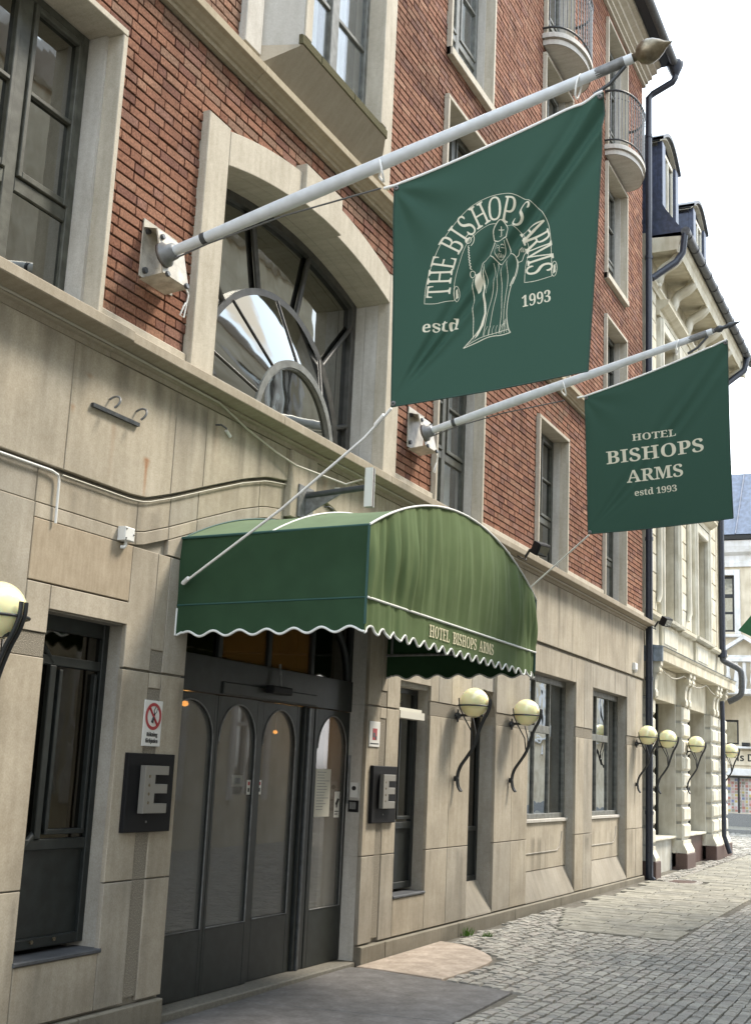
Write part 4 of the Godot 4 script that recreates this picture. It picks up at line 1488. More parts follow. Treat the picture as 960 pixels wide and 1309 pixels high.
# the robed figure with mitre and crook, as a line drawing
func bishop(im: Image, ink: Color, ground: Color, at: Callable) -> void:
	var L := func(pts: Array, wide := 4.0) -> void: stroke(im, smooth(pts, 5), wide, ink, at)
	var V := func(x: float, y: float) -> Vector2: return Vector2(x, y)
	# mitre
	var mitre := [V.call(2.486, 4.55), V.call(2.484, 4.60), V.call(2.500, 4.64), V.call(2.527, 4.668), V.call(2.556, 4.635), V.call(2.571, 4.595), V.call(2.568, 4.548)]
	fill_poly(im, smooth(mitre, 4), ground, at)
	L.call(mitre, 6.0)
	L.call([V.call(2.486, 4.55), V.call(2.527, 4.538), V.call(2.568, 4.548)], 8.0)
	L.call([V.call(2.527, 4.63), V.call(2.527, 4.57)], 5.0)
	L.call([V.call(2.512, 4.61), V.call(2.542, 4.61)], 5.0)
	L.call([V.call(2.516, 4.575), V.call(2.527, 4.565), V.call(2.540, 4.575)], 3.0)
	# hood and bearded face
	L.call([V.call(2.489, 4.54), V.call(2.474, 4.49), V.call(2.470, 4.455), V.call(2.492, 4.435), V.call(2.520, 4.405), V.call(2.535, 4.400), V.call(2.556, 4.425), V.call(2.585, 4.455), V.call(2.577, 4.50), V.call(2.568, 4.54)], 6.0)
	L.call([V.call(2.500, 4.53), V.call(2.497, 4.49), V.call(2.505, 4.45), V.call(2.527, 4.425), V.call(2.550, 4.45), V.call(2.558, 4.49), V.call(2.555, 4.53)], 3.5)
	for e in [[2.506, 2.522, 4.502], [2.536, 2.552, 4.502]]:
		L.call([V.call(e[0], e[2]), V.call((e[0] + e[1]) / 2, e[2] + 0.006), V.call(e[1], e[2])], 5.0)
		L.call([V.call(e[0], e[2] - 0.013), V.call(e[1], e[2] - 0.013)], 4.0)
	L.call([V.call(2.529, 4.50), V.call(2.525, 4.472), V.call(2.534, 4.470)], 3.5)
	for k in 6:
		var x := 2.508 + 0.008 * k
		L.call([V.call(x, 4.462 - 0.004 * absf(k - 2.5)), V.call(lerpf(x, 2.529, 0.3), 4.437)], 3.0)
	# shoulders, cloak and robe
	L.call([V.call(2.470, 4.455), V.call(2.440, 4.432), V.call(2.417, 4.412), V.call(2.421, 4.33), V.call(2.440, 4.20), V.call(2.452, 4.12), V.call(2.440, 4.05), V.call(2.405, 3.985), V.call(2.328, 3.902)], 6.0)
	fill_poly(im, [V.call(2.432, 4.40), V.call(2.436, 4.30), V.call(2.452, 4.17), V.call(2.458, 4.10), V.call(2.446, 4.03), V.call(2.415, 3.97), V.call(2.330, 3.898), V.call(2.395, 3.955), V.call(2.428, 4.03), V.call(2.446, 4.10), V.call(2.440, 4.17), V.call(2.426, 4.30)], ink, at)
	L.call([V.call(2.585, 4.455), V.call(2.610, 4.435), V.call(2.628, 4.415), V.call(2.634, 4.37), V.call(2.622, 4.30), V.call(2.600, 4.23), V.call(2.586, 4.14), V.call(2.585, 4.06), V.call(2.598, 3.99), V.call(2.612, 3.964)], 5.0)
	L.call([V.call(2.328, 3.902), V.call(2.40, 3.925), V.call(2.48, 3.953), V.call(2.56, 3.955), V.call(2.612, 3.964)], 6.0)
	L.call([V.call(2.35, 3.918), V.call(2.43, 3.955), V.call(2.52, 3.972), V.call(2.595, 3.985)], 4.0)
	for l in [[2.490, 2.500, 2.466, 2.445], [2.512, 2.520, 2.496, 2.478], [2.540, 2.545, 2.552, 2.540], [2.575, 2.580, 2.566, 2.572]]:
		L.call([V.call(l[0], 4.405), V.call(l[1], 4.27), V.call(l[2], 4.10), V.call(l[3], 3.965)], 3.5)
	L.call([V.call(2.430, 4.41), V.call(2.452, 4.31), V.call(2.455, 4.22)], 3.5)
	for k in 5:
		L.call([V.call(2.585 - 0.006 * k, 4.06 - 0.01 * k), V.call(2.590 - 0.010 * k, 4.0), V.call(2.604 - 0.016 * k, 3.967)], 3.0)
		L.call([V.call(2.470 + 0.02 * k, 4.02), V.call(2.455 + 0.022 * k, 3.99), V.call(2.452 + 0.025 * k, 3.962)], 2.5)
	# left arm and hanging sleeve
	L.call([V.call(2.417, 4.40), V.call(2.412, 4.355), V.call(2.385, 4.352), V.call(2.372, 4.36)], 5.0)
	fill_poly(im, [V.call(2.378, 4.35), V.call(2.414, 4.358), V.call(2.424, 4.30), V.call(2.412, 4.25), V.call(2.396, 4.235), V.call(2.386, 4.27)], ink, at)
	L.call([V.call(2.395, 4.33), V.call(2.402, 4.29), V.call(2.398, 4.255)], 4.0)
	var ring := []
	for k in 13:
		ring.append(V.call(2.360 + 0.014 * cos(TAU * k / 12), 4.358 + 0.020 * sin(TAU * k / 12)))
	L.call(ring, 4.5)
	# crook
	L.call([V.call(2.386, 3.956), V.call(2.378, 4.10), V.call(2.366, 4.33)], 4.5)
	for k in 9:
		var yy := 4.385 + 0.017 * k
		L.call([V.call(2.357 - 0.0024 * k, yy), V.call(2.347 - 0.0022 * k, yy + 0.009), V.call(2.355 - 0.0024 * k, yy + 0.018)], 6.0)
	var curl := []
	for k in 30:
		var a := -1.2 + 0.36 * k
		var r := 0.036 - 0.00105 * k
		curl.append(V.call(2.334 + r * cos(a), 4.575 + r * 1.25 * sin(a)))
	L.call(curl, 6.0)
	# right arm with a raised, blessing hand
	L.call([V.call(2.628, 4.412), V.call(2.640, 4.38), V.call(2.632, 4.31), V.call(2.612, 4.255)], 4.5)
	L.call([V.call(2.640, 4.385), V.call(2.662, 4.392), V.call(2.672, 4.42), V.call(2.690, 4.448)], 4.5)
	L.call([V.call(2.628, 4.41), V.call(2.644, 4.425), V.call(2.652, 4.452), V.call(2.664, 4.462)], 4.5)
	for k in 4:
		L.call([V.call(2.660 + 0.008 * k, 4.44), V.call(2.664 + 0.009 * k, 4.468 - 0.004 * k)], 4.0)
	L.call([V.call(2.618, 4.30), V.call(2.604, 4.27), V.call(2.596, 4.245)], 7.0)


# a flag in the plane x; corners are (z, y): upper left, upper right, lower right, lower left as seen from the west
func flag(called: String, label: String, x: float, c: Array, tex: Texture2D, box: Array, folds: float, phase: float) -> void:
	var o := thing(called, label, "flag", Vector3(x, c[0].y, c[0].x), "hotel flags hanging from the wall poles")
	var z0: float = box[0]
	var z1: float = box[1]
	var y0: float = box[2]
	var y1: float = box[3]
	var at := func(u: float, v: float) -> Vector3:
		# v = 0 at the top
		var top: Vector2 = c[0].lerp(c[1], u)
		var low: Vector2 = c[3].lerp(c[2], u)
		top.y -= 0.018 * sin(PI * u)
		low.y -= 0.012 * sin(PI * u)
		var p := top.lerp(low, v)
		# pull of the lower left corner: creases that run to the upper right
		var w := 1.0 - v
		var ang := atan2(w * 1.15, u + 0.02)
		var r := sqrt(u * u + w * w)
		var env := smoothstep(0.0, 0.3, r) * (1.0 - 0.25 * exp(-pow((r - 0.50) / 0.18, 2.0)))
		var d := 0.0
		for k in [[0.80, 0.026, 0.034], [0.865, 0.020, -0.016], [0.93, 0.024, 0.022], [1.02, 0.03, -0.010], [0.735, 0.020, -0.016], [0.66, 0.028, 0.010]]:
			var gap: float = r * sin(ang - lerpf(k[0], 0.83, 0.35 * smoothstep(0.3, 1.3, r)))
			d += k[2] * exp(-pow(gap / (k[1] * lerpf(0.35, 1.0, smoothstep(0.0, 0.5, r))), 2.0))
		d *= env * folds * lerpf(smoothstep(0.0, 0.25, v), 1.0, smoothstep(0.75, 0.97, u))
		# the upper left corner puckers, the free edge waves
		var r2 := sqrt(u * u + v * v)
		d += folds * 0.010 * sin(atan2(v, u + 0.01) * 11.0 + phase) * smoothstep(0.02, 0.15, r2) * (1.0 - smoothstep(0.2, 0.55, r2))
		d += 0.012 * sin(u * 3.1 + v * 2.2 + phase) * smoothstep(0.0, 0.3, v) + 0.004 * sin(u * 7.3 - v * 4.0 + phase * 2.0) * v
		p.x += 0.012 * sin(v * 3.0 + phase) * u
		return Vector3(x + d, p.y, p.x)
	var cloth := mb()
	cloth.has_uv = true
	var nu := 128
	var nv := 136
	var grid := []
	var uvs := []
	for j in nv + 1:
		var row := []
		var ur := []
		for i in nu + 1:
			var u := float(i) / nu
			var v := float(j) / nv
			row.append(at.call(u, v))
			var q: Vector2 = (c[0] as Vector2).lerp(c[1], u).lerp((c[3] as Vector2).lerp(c[2], u), v)
			ur.append(Vector2((q.x - z0) / (z1 - z0), (y1 - q.y) / (y1 - y0)))
		grid.append(row)
		uvs.append(ur)
	var ns := []
	for j in nv + 1:
		var row := []
		for i in nu + 1:
			var du: Vector3 = grid[j][mini(i + 1, nu)] - grid[j][maxi(i - 1, 0)]
			var dv: Vector3 = grid[mini(j + 1, nv)][i] - grid[maxi(j - 1, 0)][i]
			row.append(dv.cross(du).normalized())
		ns.append(row)
	for j in nv:
		for i in nu:
			cloth.stri(grid[j][i], grid[j + 1][i], grid[j + 1][i + 1], ns[j][i], ns[j + 1][i], ns[j + 1][i + 1], uvs[j][i], uvs[j + 1][i], uvs[j + 1][i + 1])
			cloth.stri(grid[j][i], grid[j + 1][i + 1], grid[j][i + 1], ns[j][i], ns[j + 1][i + 1], ns[j][i + 1], uvs[j][i], uvs[j + 1][i + 1], uvs[j][i + 1])
	var m := mat(called + "_cloth", Color(1, 1, 1), 0.75)
	m.albedo_texture = tex
	m.metallic_specular = 0.3
	m.backlight_enabled = true
	m.backlight = Color(0.26, 0.26, 0.26)
	m.detail_enabled = true
	m.detail_blend_mode = BaseMaterial3D.BLEND_MODE_MUL
	m.detail_albedo = T["weave"]
	m.detail_uv_layer = BaseMaterial3D.DETAIL_UV_2
	m.uv2_triplanar = true
	m.uv2_world_triplanar = true
	m.uv2_scale = Vector3.ONE * 3.0
	part("cloth", cloth, m, o)
	# white rope sewn in the head, hems on the other edges
	var head := []
	var edge := []
	for i in 31:
		head.append(at.call(i / 30.0, 0.0) + Vector3(0, 0.006, 0))
	head.push_front(at.call(0.0, 0.0) + Vector3(0, 0.0, -0.07))
	part("head_rope", mb().tube(head, 0.009, 6), M["rope_white"], o)
	for i in 31:
		edge.append(at.call(0.0, i / 30.0))
	var low := []
	for i in 31:
		low.append(at.call(i / 30.0, 1.0))
	var fly := []
	for i in 31:
		fly.append(at.call(1.0, i / 30.0))
	for e in [edge, low, fly]:
		part("hem", mb().tube(e, 0.005, 5), M["hem_green"], o)
	for q in [[0.012, 0.988], [0.012, 0.012], [0.988, 0.012]]:
		var p: Vector3 = at.call(q[0], q[1])
		part("eyelet", mb().lathe([Vector2(0.006, -0.008), Vector2(0.016, -0.008), Vector2(0.016, 0.008), Vector2(0.006, 0.008)], Transform3D(Basis(Vector3.UP, Vector3.LEFT, Vector3.BACK), p), 10), M["steel_mid"], o)


func flagpole(label: String, x: float, foot: Vector2, tip: Vector2, group: String, bud := true) -> void:
	# foot and tip are (z, y)
	var o := thing("flagpole", label, "flagpole", Vector3(x + 0.2, foot.y - 0.1, 0.0), group)
	var a := Vector3(x, foot.y, foot.x)
	var b := Vector3(x, tip.y, tip.x)
	var d := (b - a).normalized()
	var len := a.distance_to(b)
	var n := Vector3(0, d.z, -d.y)
	# bracket: a bent plate, its front square to the pole
	var px := x + 0.19
	var back := mb().box(x - 0.02, x + 0.36, foot.y - 0.13, foot.y + 0.28, 0.002, 0.012)
	part("back_plate", back, M["plate_steel"], o)
	var fr := mb()
	var c := a - d * 0.03
	var hw := 0.15
	var top := c + n * 0.20
	var low := c - n * 0.13
	var ctr := Vector3(0.13, 0, 0)
	fr.quad(low + ctr + Vector3(-hw, 0, 0), low + ctr + Vector3(hw, 0, 0), top + ctr + Vector3(hw, 0, 0), top + ctr + Vector3(-hw, 0, 0))
	fr.quad(low + ctr + Vector3(-hw, 0, 0) - d * 0.01, top + ctr + Vector3(-hw, 0, 0) - d * 0.01, top + ctr + Vector3(hw, 0, 0) - d * 0.01, low + ctr + Vector3(hw, 0, 0) - d * 0.01)
	for s in [-1, 1]:
		var e := ctr + Vector3(hw * s, 0, 0)
		fr.quad(low + e - d * 0.01, low + e, top + e, top + e - d * 0.01)
	fr.quad(top + ctr + Vector3(-hw, 0, 0), top + ctr + Vector3(hw, 0, 0), Vector3(top.x + 0.13 + hw, top.y + 0.03, 0.01), Vector3(top.x + 0.13 - hw, top.y + 0.03, 0.01))
	fr.quad(low + ctr + Vector3(hw, 0, 0), low + ctr + Vector3(-hw, 0, 0), Vector3(low.x + 0.13 - hw, low.y - 0.02, 0.01), Vector3(low.x + 0.13 + hw, low.y - 0.02, 0.01))
	part("front_plate", fr, M["plate_steel"], o)
	for q in [[-0.11, 0.15], [0.11, 0.15], [0.11, -0.13], [-0.11, -0.13]]:
		var p: Vector3 = c + ctr + Vector3(q[0], 0, 0) + n * q[1]
		part("bolt", mb().tube([p, p + d * 0.02], 0.02, 6), M["steel_dark"], o)
	for y in [foot.y - 0.08, foot.y + 0.2]:
		part("bolt", mb().tube([Vector3(x + 0.02, y, 0.012), Vector3(x + 0.02, y, 0.035)], 0.022, 6), M["steel_dark"], o)
	# round flange with two ears
	var f := c + Vector3(0.0, 0, 0) + d * 0.0
	var turn := Transform3D(Basis(Vector3.RIGHT, d, Vector3.RIGHT.cross(d)), f)
	part("flange", mb().lathe([Vector2(0.0, 0.0), Vector2(0.085, 0.0), Vector2(0.085, 0.03), Vector2(0.06, 0.045), Vector2(0.055, 0.10), Vector2(0.0, 0.10)], turn, 20), M["steel_mid"], o)
	# the pole: swelling to the middle, slimmer to the tip
	var pts := []
	var rad := []
	for i in 13:
		var t := i / 12.0
		pts.append(a + d * lerpf(0.02, len, t))
		rad.append(lerpf(0.035, 0.046, smoothstep(0.0, 0.35, t)) if t < 0.35 else lerpf(0.046, 0.029, (t - 0.35) / 0.65))
	part("pole", mb().tube(pts, rad, 16), M["steel_white"], o)
	part("pole_band", mb().tube([a + d * 0.28, a + d * 0.315], 0.0395, 14), M["steel_dark"], o)
	part("tip_sleeve", mb().tube([b - d * 0.22, b - d * 0.05, b - d * 0.045, b + d * 0.02], [0.031, 0.032, 0.022, 0.022], 14), M["steel_mid"], o)
	# finial: a hollow metal bud
	var ft := Transform3D(Basis(Vector3.RIGHT, d, Vector3.RIGHT.cross(d)), b)
	part("finial", mb().lathe([Vector2(0.0, 0.0), Vector2(0.026, 0.0), Vector2(0.022, 0.02), Vector2(0.05, 0.035), Vector2(0.068, 0.07), Vector2(0.070, 0.10), Vector2(0.060, 0.135), Vector2(0.042, 0.165), Vector2(0.022, 0.188), Vector2(0.010, 0.21), Vector2(0.0, 0.235)] if bud else [Vector2(0.0, 0.0), Vector2(0.022, 0.0), Vector2(0.018, 0.03), Vector2(0.030, 0.05), Vector2(0.032, 0.075), Vector2(0.016, 0.10), Vector2(0.020, 0.13), Vector2(0.026, 0.16), Vector2(0.014, 0.21), Vector2(0.0, 0.27)], ft, 18), M["bronze"] if bud else M["steel_dark"], o)
	# cord along the underside, and loops of rope
	var cord := [a + d * 0.05 - n * 0.055, a + d * 0.32 - n * 0.048, a + d * (len * 0.28) - n * 0.075, a + d * (len * 0.49) - n * 0.16]
	part("cord", mb().tube(cord, 0.006, 5), M["wire_dark"], o)
	var loop := []
	var lc := a + d * (len * 0.485)
	for k in 25:
		var g := TAU * k / 24.0
		loop.append(lc + d * 0.06 * sin(g * 0.5) + Vector3(0.052 * cos(g), 0, 0) + n * (0.07 * sin(g) - 0.045))
	part("rope_loop", mb().tube(loop, 0.008, 6), M["rope_white"], o)
	var loop2 := []
	var l2 := a + d * (len - 0.33)
	for k in 25:
		var g := TAU * k / 24.0
		loop2.append(l2 + Vector3(0.04 * cos(g), 0, 0) + n * (0.065 * sin(g) - 0.035) + d * 0.03 * sin(g))
	part("rope_loop", mb().tube(loop2, 0.006, 6), M["rope_white"], o)
	part("snap_hook", mb().tube([b - d * 0.05 - n * 0.03, b - d * 0.16 - n * 0.10, b - d * 0.26 - n * 0.125], 0.011, 6), M["steel_dark"], o)
	# slack end below the bracket
	var e := low + ctr + Vector3(hw - 0.03, -0.01, 0)
	part("loose_cord", mb().tube([e, e + Vector3(0.02, -0.04, 0.01), e + Vector3(0.02, -0.10, 0.0), e + Vector3(0.015, -0.20, -0.01), e + Vector3(-0.03, -0.20, -0.01), e + Vector3(-0.01, -0.13, 0.0), e + Vector3(0.01, -0.10, 0.0)], 0.006, 5), M["rope_white"], o)


# ---------------------------------------------------------------- the awning
func awning() -> void:
	var o := thing("awning", "green barrel-topped canvas awning with scalloped white edging over the entrance", "awning", Vector3(8.63, 2.3, 0.05))
	var xl := 6.912
	var xr := 10.352
	var xc := (xl + xr) / 2
	var zf := 1.43
	var spring := 3.012
	var rise := 0.40
	var half := (xr - xl) / 2
	var R := (half * half + rise * rise) / (2 * rise)
	var lift := func(z: float) -> float: return 0.032 * z / zf
	var crown := func(x: float) -> float: return spring + rise - R + sqrt(maxf(0.0, R * R - (x - xc) * (x - xc)))
	var seam := 2.545
	var hem := 2.345
	# sides, slightly slack
	for s in 2:
		var x := xl if s == 0 else xr
		var e := -1.0 if s == 0 else 1.0
		var side := func(u: float, v: float) -> Vector3:
			var uu := u if s == 0 else 1.0 - u
			var z := uu * zf
			return Vector3(x - e * (0.014 * sin(PI * uu) * sin(PI * v) + 0.004 * sin(uu * 5.0 + v * 7.0) + 0.005 * sin(uu * 3.0 - v * 4.0)), lerpf(seam, spring, v) + lift.call(z), z)
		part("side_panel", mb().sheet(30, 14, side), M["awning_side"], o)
		var skirt := func(u: float, v: float) -> Vector3:
			var uu := u if s == 0 else 1.0 - u
			var z := uu * zf
			var lowest := hem - 0.018 * cos(uu * 7.0 * TAU) + (0.012 if uu < 0.04 else 0.0)
			return Vector3(x + e * (0.008 * sin(uu * 9.0) * v * 0.5), lerpf(seam - 0.002, lowest, v) + lift.call(z), z)
		var flipped := func(u: float, v: float) -> Vector3: return skirt.call(1.0 - u, v)
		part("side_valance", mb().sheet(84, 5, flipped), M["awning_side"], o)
		var edge := []
		var low := []
		for i in 85:
			low.append(skirt.call(i / 84.0 if s == 0 else 1.0 - i / 84.0, 1.0))
		if s == 0:
			low.push_front(Vector3(x, seam - 0.02, 0.0))
		part("edging", mb().tube(low, 0.0085, 6), M["stitch_white"], o)
		part("seam_rib", mb().tube([Vector3(x, seam, 0.0), Vector3(x, seam + lift.call(zf), zf)], 0.006, 5), M["awning_piping"], o)
		part("seam_rib", mb().tube([Vector3(x, spring, 0.0), Vector3(x, spring + lift.call(zf), zf)], 0.010, 6), M["awning_piping"], o)
		part("seam_rib", mb().tube([Vector3(x, hem + lift.call(zf) + 0.03, zf), Vector3(x, spring + lift.call(zf), zf)], 0.010, 6), M["awning_piping"], o)
	# the barrel, sagging between its three hoops
	var barrel := func(u: float, v: float) -> Vector3:
		var x := lerpf(xl, xr, u)
		var z := lerpf(0.0, zf, 1.0 - v)
		var sag := 0.026 * pow(absf(sin(TAU * v)), 0.7) * sin(PI * u) + 0.007 * sin(u * 41.0) * sin(PI * v) * sin(PI * u)
		return Vector3(x, crown.call(x) - sag + lift.call(z), z)
	part("top_cover", mb().sheet(72, 16, func(u, v): return barrel.call(u, 1.0 - v)), M["awning_top"], o)
	for z in [0.02, zf * 0.5]:
		var hoop := []
		for i in 41:
			var x := lerpf(xl, xr, i / 40.0)
			hoop.append(Vector3(x, crown.call(x) + 0.004 + lift.call(z), z))
		part("hoop_piping", mb().tube(hoop, 0.007, 5), M["stitch_white"] if z > 0.1 else M["awning_piping"], o)
	# gathered front
	var pleat := noise(FastNoiseLite.TYPE_SIMPLEX_SMOOTH, 1.0, 2, 77)
	var gather := func(x: float, k: float) -> float:
		var t := (x - xl) / (xr - xl)
		var side := 0.35 + 0.65 * maxf(smoothstep(0.55, 0.0, t), smoothstep(0.72, 1.0, t))
		return (pleat.get_noise_2d(x * 4.5, k) * 1.15 + pleat.get_noise_2d(x * 11.0, k + 9.0) * 0.28) * side
	var front := func(u: float, v: float) -> Vector3:
		var x := lerpf(xl, xr, u)
		var top: float = crown.call(x)
		var y := lerpf(seam, top, v)
		var tight := sin(PI * clampf(v * 0.93 + 0.06, 0.0, 1.0))
		return Vector3(x, y + lift.call(zf), zf + 0.056 * gather.call(x + 0.05 * (v - 0.5) * (x - xc) / half, v * 0.35) * (0.25 + 0.75 * tight) + 0.028 * sin(PI * v) * sin(PI * u))
	part("front_panel", mb().sheet(260, 22, front), M["awning_front"], o)
	var wavy := func(u: float, v: float) -> Vector3:
		var x := lerpf(xl, xr, u)
		var lowest := hem - 0.024 * cos(u * 20.0 * TAU)
		var w: float = 0.026 * gather.call(x, 3.0) * (0.5 + 0.5 * v) * (1.0 - 0.6 * smoothstep(0.12, 0.22, u) * (1.0 - smoothstep(0.72, 0.85, u)))
		return Vector3(x, lerpf(seam - 0.002, lowest, v) + lift.call(zf), zf + 0.004 + w)
	part("front_valance", mb().sheet(280, 8, func(u, v): return wavy.call(u, 1.0 - v)), M["awning_front"], o)
	var fe := []
	for i in 281:
		fe.append(wavy.call(i / 280.0, 1.0))
	part("edging", mb().tube(fe, 0.0085, 6), M["stitch_white"], o)
	var bow := []
	for i in 61:
		var x := lerpf(xl, xr, i / 60.0)
		bow.append(Vector3(x, crown.call(x) + lift.call(zf) + 0.004, zf + 0.006))
	part("bow_piping", mb().tube(bow, 0.0085, 6), M["stitch_white"], o)
	part("seam_piping", mb().tube([Vector3(xl, seam + lift.call(zf), zf + 0.008), Vector3(xr, seam + lift.call(zf), zf + 0.008)], 0.0085, 6), M["stitch_white"], o)
	# letters sewn on the valance, following its waves
	var f := SystemFont.new()
	f.font_names = PackedStringArray(["Droid Serif"])
	f.font_weight = 700
	var t := TextMesh.new()
	t.font = f
	t.text = "HOTEL  BISHOPS  ARMS"
	t.font_size = 48
	t.pixel_size = 0.125 / 48.0
	t.depth = 0.0
	var a := t.get_mesh_arrays()
	var v: PackedVector3Array = a[Mesh.ARRAY_VERTEX]
	var idx: PackedInt32Array = a[Mesh.ARRAY_INDEX] if a[Mesh.ARRAY_INDEX] != null else PackedInt32Array(range(v.size()))
	var lo := 1e9
	var hi := -1e9
	for p in v:
		lo = minf(lo, p.x)
		hi = maxf(hi, p.x)
	var letters := mb()
	var place := func(p: Vector3) -> Vector3:
		var x := lerpf(7.935, 9.265, (p.x - lo) / (hi - lo))
		var y := 2.452 + p.y * 0.98
		var vv := clampf((seam - y) / (seam - hem), 0.0, 1.0)
		var q: Vector3 = wavy.call((x - xl) / (xr - xl), vv)
		return Vector3(x, y + lift.call(zf), q.z + 0.006)
	for i in range(0, idx.size() - 2, 3):
		var p0 := v[idx[i]]
		var p1 := v[idx[i + 1]]
		var p2 := v[idx[i + 2]]
		for k in split(p0, p1, p2, 0.02):
			var q0: Vector3 = place.call(k[0])
			var q1: Vector3 = place.call(k[1])
			var q2: Vector3 = place.call(k[2])
			if (q1 - q0).cross(q2 - q0).z < 0.0:
				letters.tri(q0, q2, q1)
			else:
				letters.tri(q0, q1, q2)
	part("lettering", letters, M["letter_cream"], o)
	# frame inside
	var fr := mb()
	for z in [0.06, zf - 0.03]:
		var hoop := []
		for i in 25:
			var x := lerpf(xl + 0.03, xr - 0.03, i / 24.0)
			hoop.append(Vector3(x, crown.call(x) - 0.03 + lift.call(z), z))
		fr.tube(hoop, 0.014, 6)
		fr.tube([Vector3(xl + 0.03, seam, z), Vector3(xl + 0.03, spring - 0.02, z)], 0.014, 6)
		fr.tube([Vector3(xr - 0.03, seam, z), Vector3(xr - 0.03, spring - 0.02, z)], 0.014, 6)
	for x in [xl + 0.03, xr - 0.03]:
		fr.tube([Vector3(x, seam, 0.01), Vector3(x, seam + 0.03, zf - 0.03)], 0.014, 6)
	part("frame", fr, M["steel_mid"], o)


# cuts a triangle until its sides are shorter than most
func split(a: Vector3, b: Vector3, c: Vector3, most: float) -> Array:
	var ab := a.distance_to(b)
	var bc := b.distance_to(c)
	var ca := c.distance_to(a)
	var m := maxf(ab, maxf(bc, ca))
	if m < most:
		return [[a, b, c]]
	if m == ab:
		var h := (a + b) / 2
		return split(a, h, c, most) + split(h, b, c, most)
	if m == bc:
		var h := (b + c) / 2
		return split(a, b, h, most) + split(a, h, c, most)
	var h := (c + a) / 2
	return split(a, b, h, most) + split(h, b, c, most)


# ---------------------------------------------------------------- things on the wall
func wall_lamp(label: String, at: Vector3, first: Node3D) -> Node3D:
	if first:
		var c := first.duplicate()
		c.name = "wall_lamp"
		add_child(c, true)
		c.position = at
		c.set_meta("label", label)
		return c
	var o := thing("wall_lamp", label, "wall lamp", at, "globe lamps on the fronts along the street")
	var g := Vector3(0, 0.16, 0.20)
	var P := func(called: String, m: MB, mt: Material) -> void:
		var i := MeshInstance3D.new()
		i.name = called
		i.mesh = m.mesh()
		i.mesh.surface_set_material(0, mt)
		o.add_child(i, true)
	var ball := []
	for k in 17:
		var a := -PI / 2 + PI * k / 16.0
		ball.append(Vector2(0.155 * cos(a), 0.155 * sin(a)))
	P.call("globe", mb().lathe(ball, Transform3D(Basis(), g), 28), M["globe_glass"])
	var ring := []
	for k in 33:
		ring.append(g + Vector3(0.168 * cos(TAU * k / 32), -0.035, 0.168 * sin(TAU * k / 32)))
	P.call("ring", mb().tube(ring, 0.009, 6, false), M["iron_black"])
	P.call("arm", mb().tube([Vector3(0, 0.02, 0.0), Vector3(0, 0.025, 0.05), Vector3(0, 0.03, 0.30)], 0.014, 8).tube([Vector3(0, 0.012, 0.20), Vector3(0, 0.045, 0.20)], 0.055, 12), M["iron_black"])
	P.call("mount", mb().lathe([Vector2(0, -0.0), Vector2(0.035, 0.0), Vector2(0.035, 0.035), Vector2(0.02, 0.05), Vector2(0.0, 0.05)], Transform3D(Basis(Vector3.RIGHT, Vector3.BACK, Vector3.DOWN), Vector3(0, 0.02, 0)), 10).tube([Vector3(0, -0.045, 0.02), Vector3(0, 0.085, 0.02)], 0.011, 6).tube([Vector3(-0.075, 0.02, 0.02), Vector3(0.06, 0.02, 0.02)], 0.012, 6), M["steel_dark"])
	var path := [Vector2(0.375, 0.20), Vector2(0.372, 0.13), Vector2(0.345, 0.05), Vector2(0.30, -0.03), Vector2(0.255, -0.14), Vector2(0.205, -0.29), Vector2(0.135, -0.40), Vector2(0.065, -0.50), Vector2(0.035, -0.60), Vector2(0.045, -0.70), Vector2(0.08, -0.755)]
	path = smooth(path, 4)
	for s in [-1, 1]:
		var pts := []
		for q in path:
			pts.append(Vector3(s * 0.019, q.y, q.x))
		P.call("scroll_rod", mb().tube(pts, 0.0125, 8), M["iron_black"])
	for s in [-1, 1]:
		var pts := []
		for q in [[0.150, 0.195, 0.085], [0.162, 0.10, 0.10], [0.13, -0.0, 0.14], [0.06, -0.14, 0.20], [0.02, -0.29, 0.205]]:
			pts.append(Vector3(s * q[0], q[1], q[2]))
		var sm := []
		for i in pts.size():
			sm.append(pts[i])
		P.call("cage_rod", mb().tube(sm, 0.0075, 6), M["iron_black"])
	P.call("wall_peg", mb().tube([Vector3(0, -0.62, 0.0), Vector3(0, -0.62, 0.045)], 0.011, 6).tube([Vector3(0, -0.655, 0.008), Vector3(0, -0.60, 0.008)], 0.01, 6), M["iron_black"])
	return o


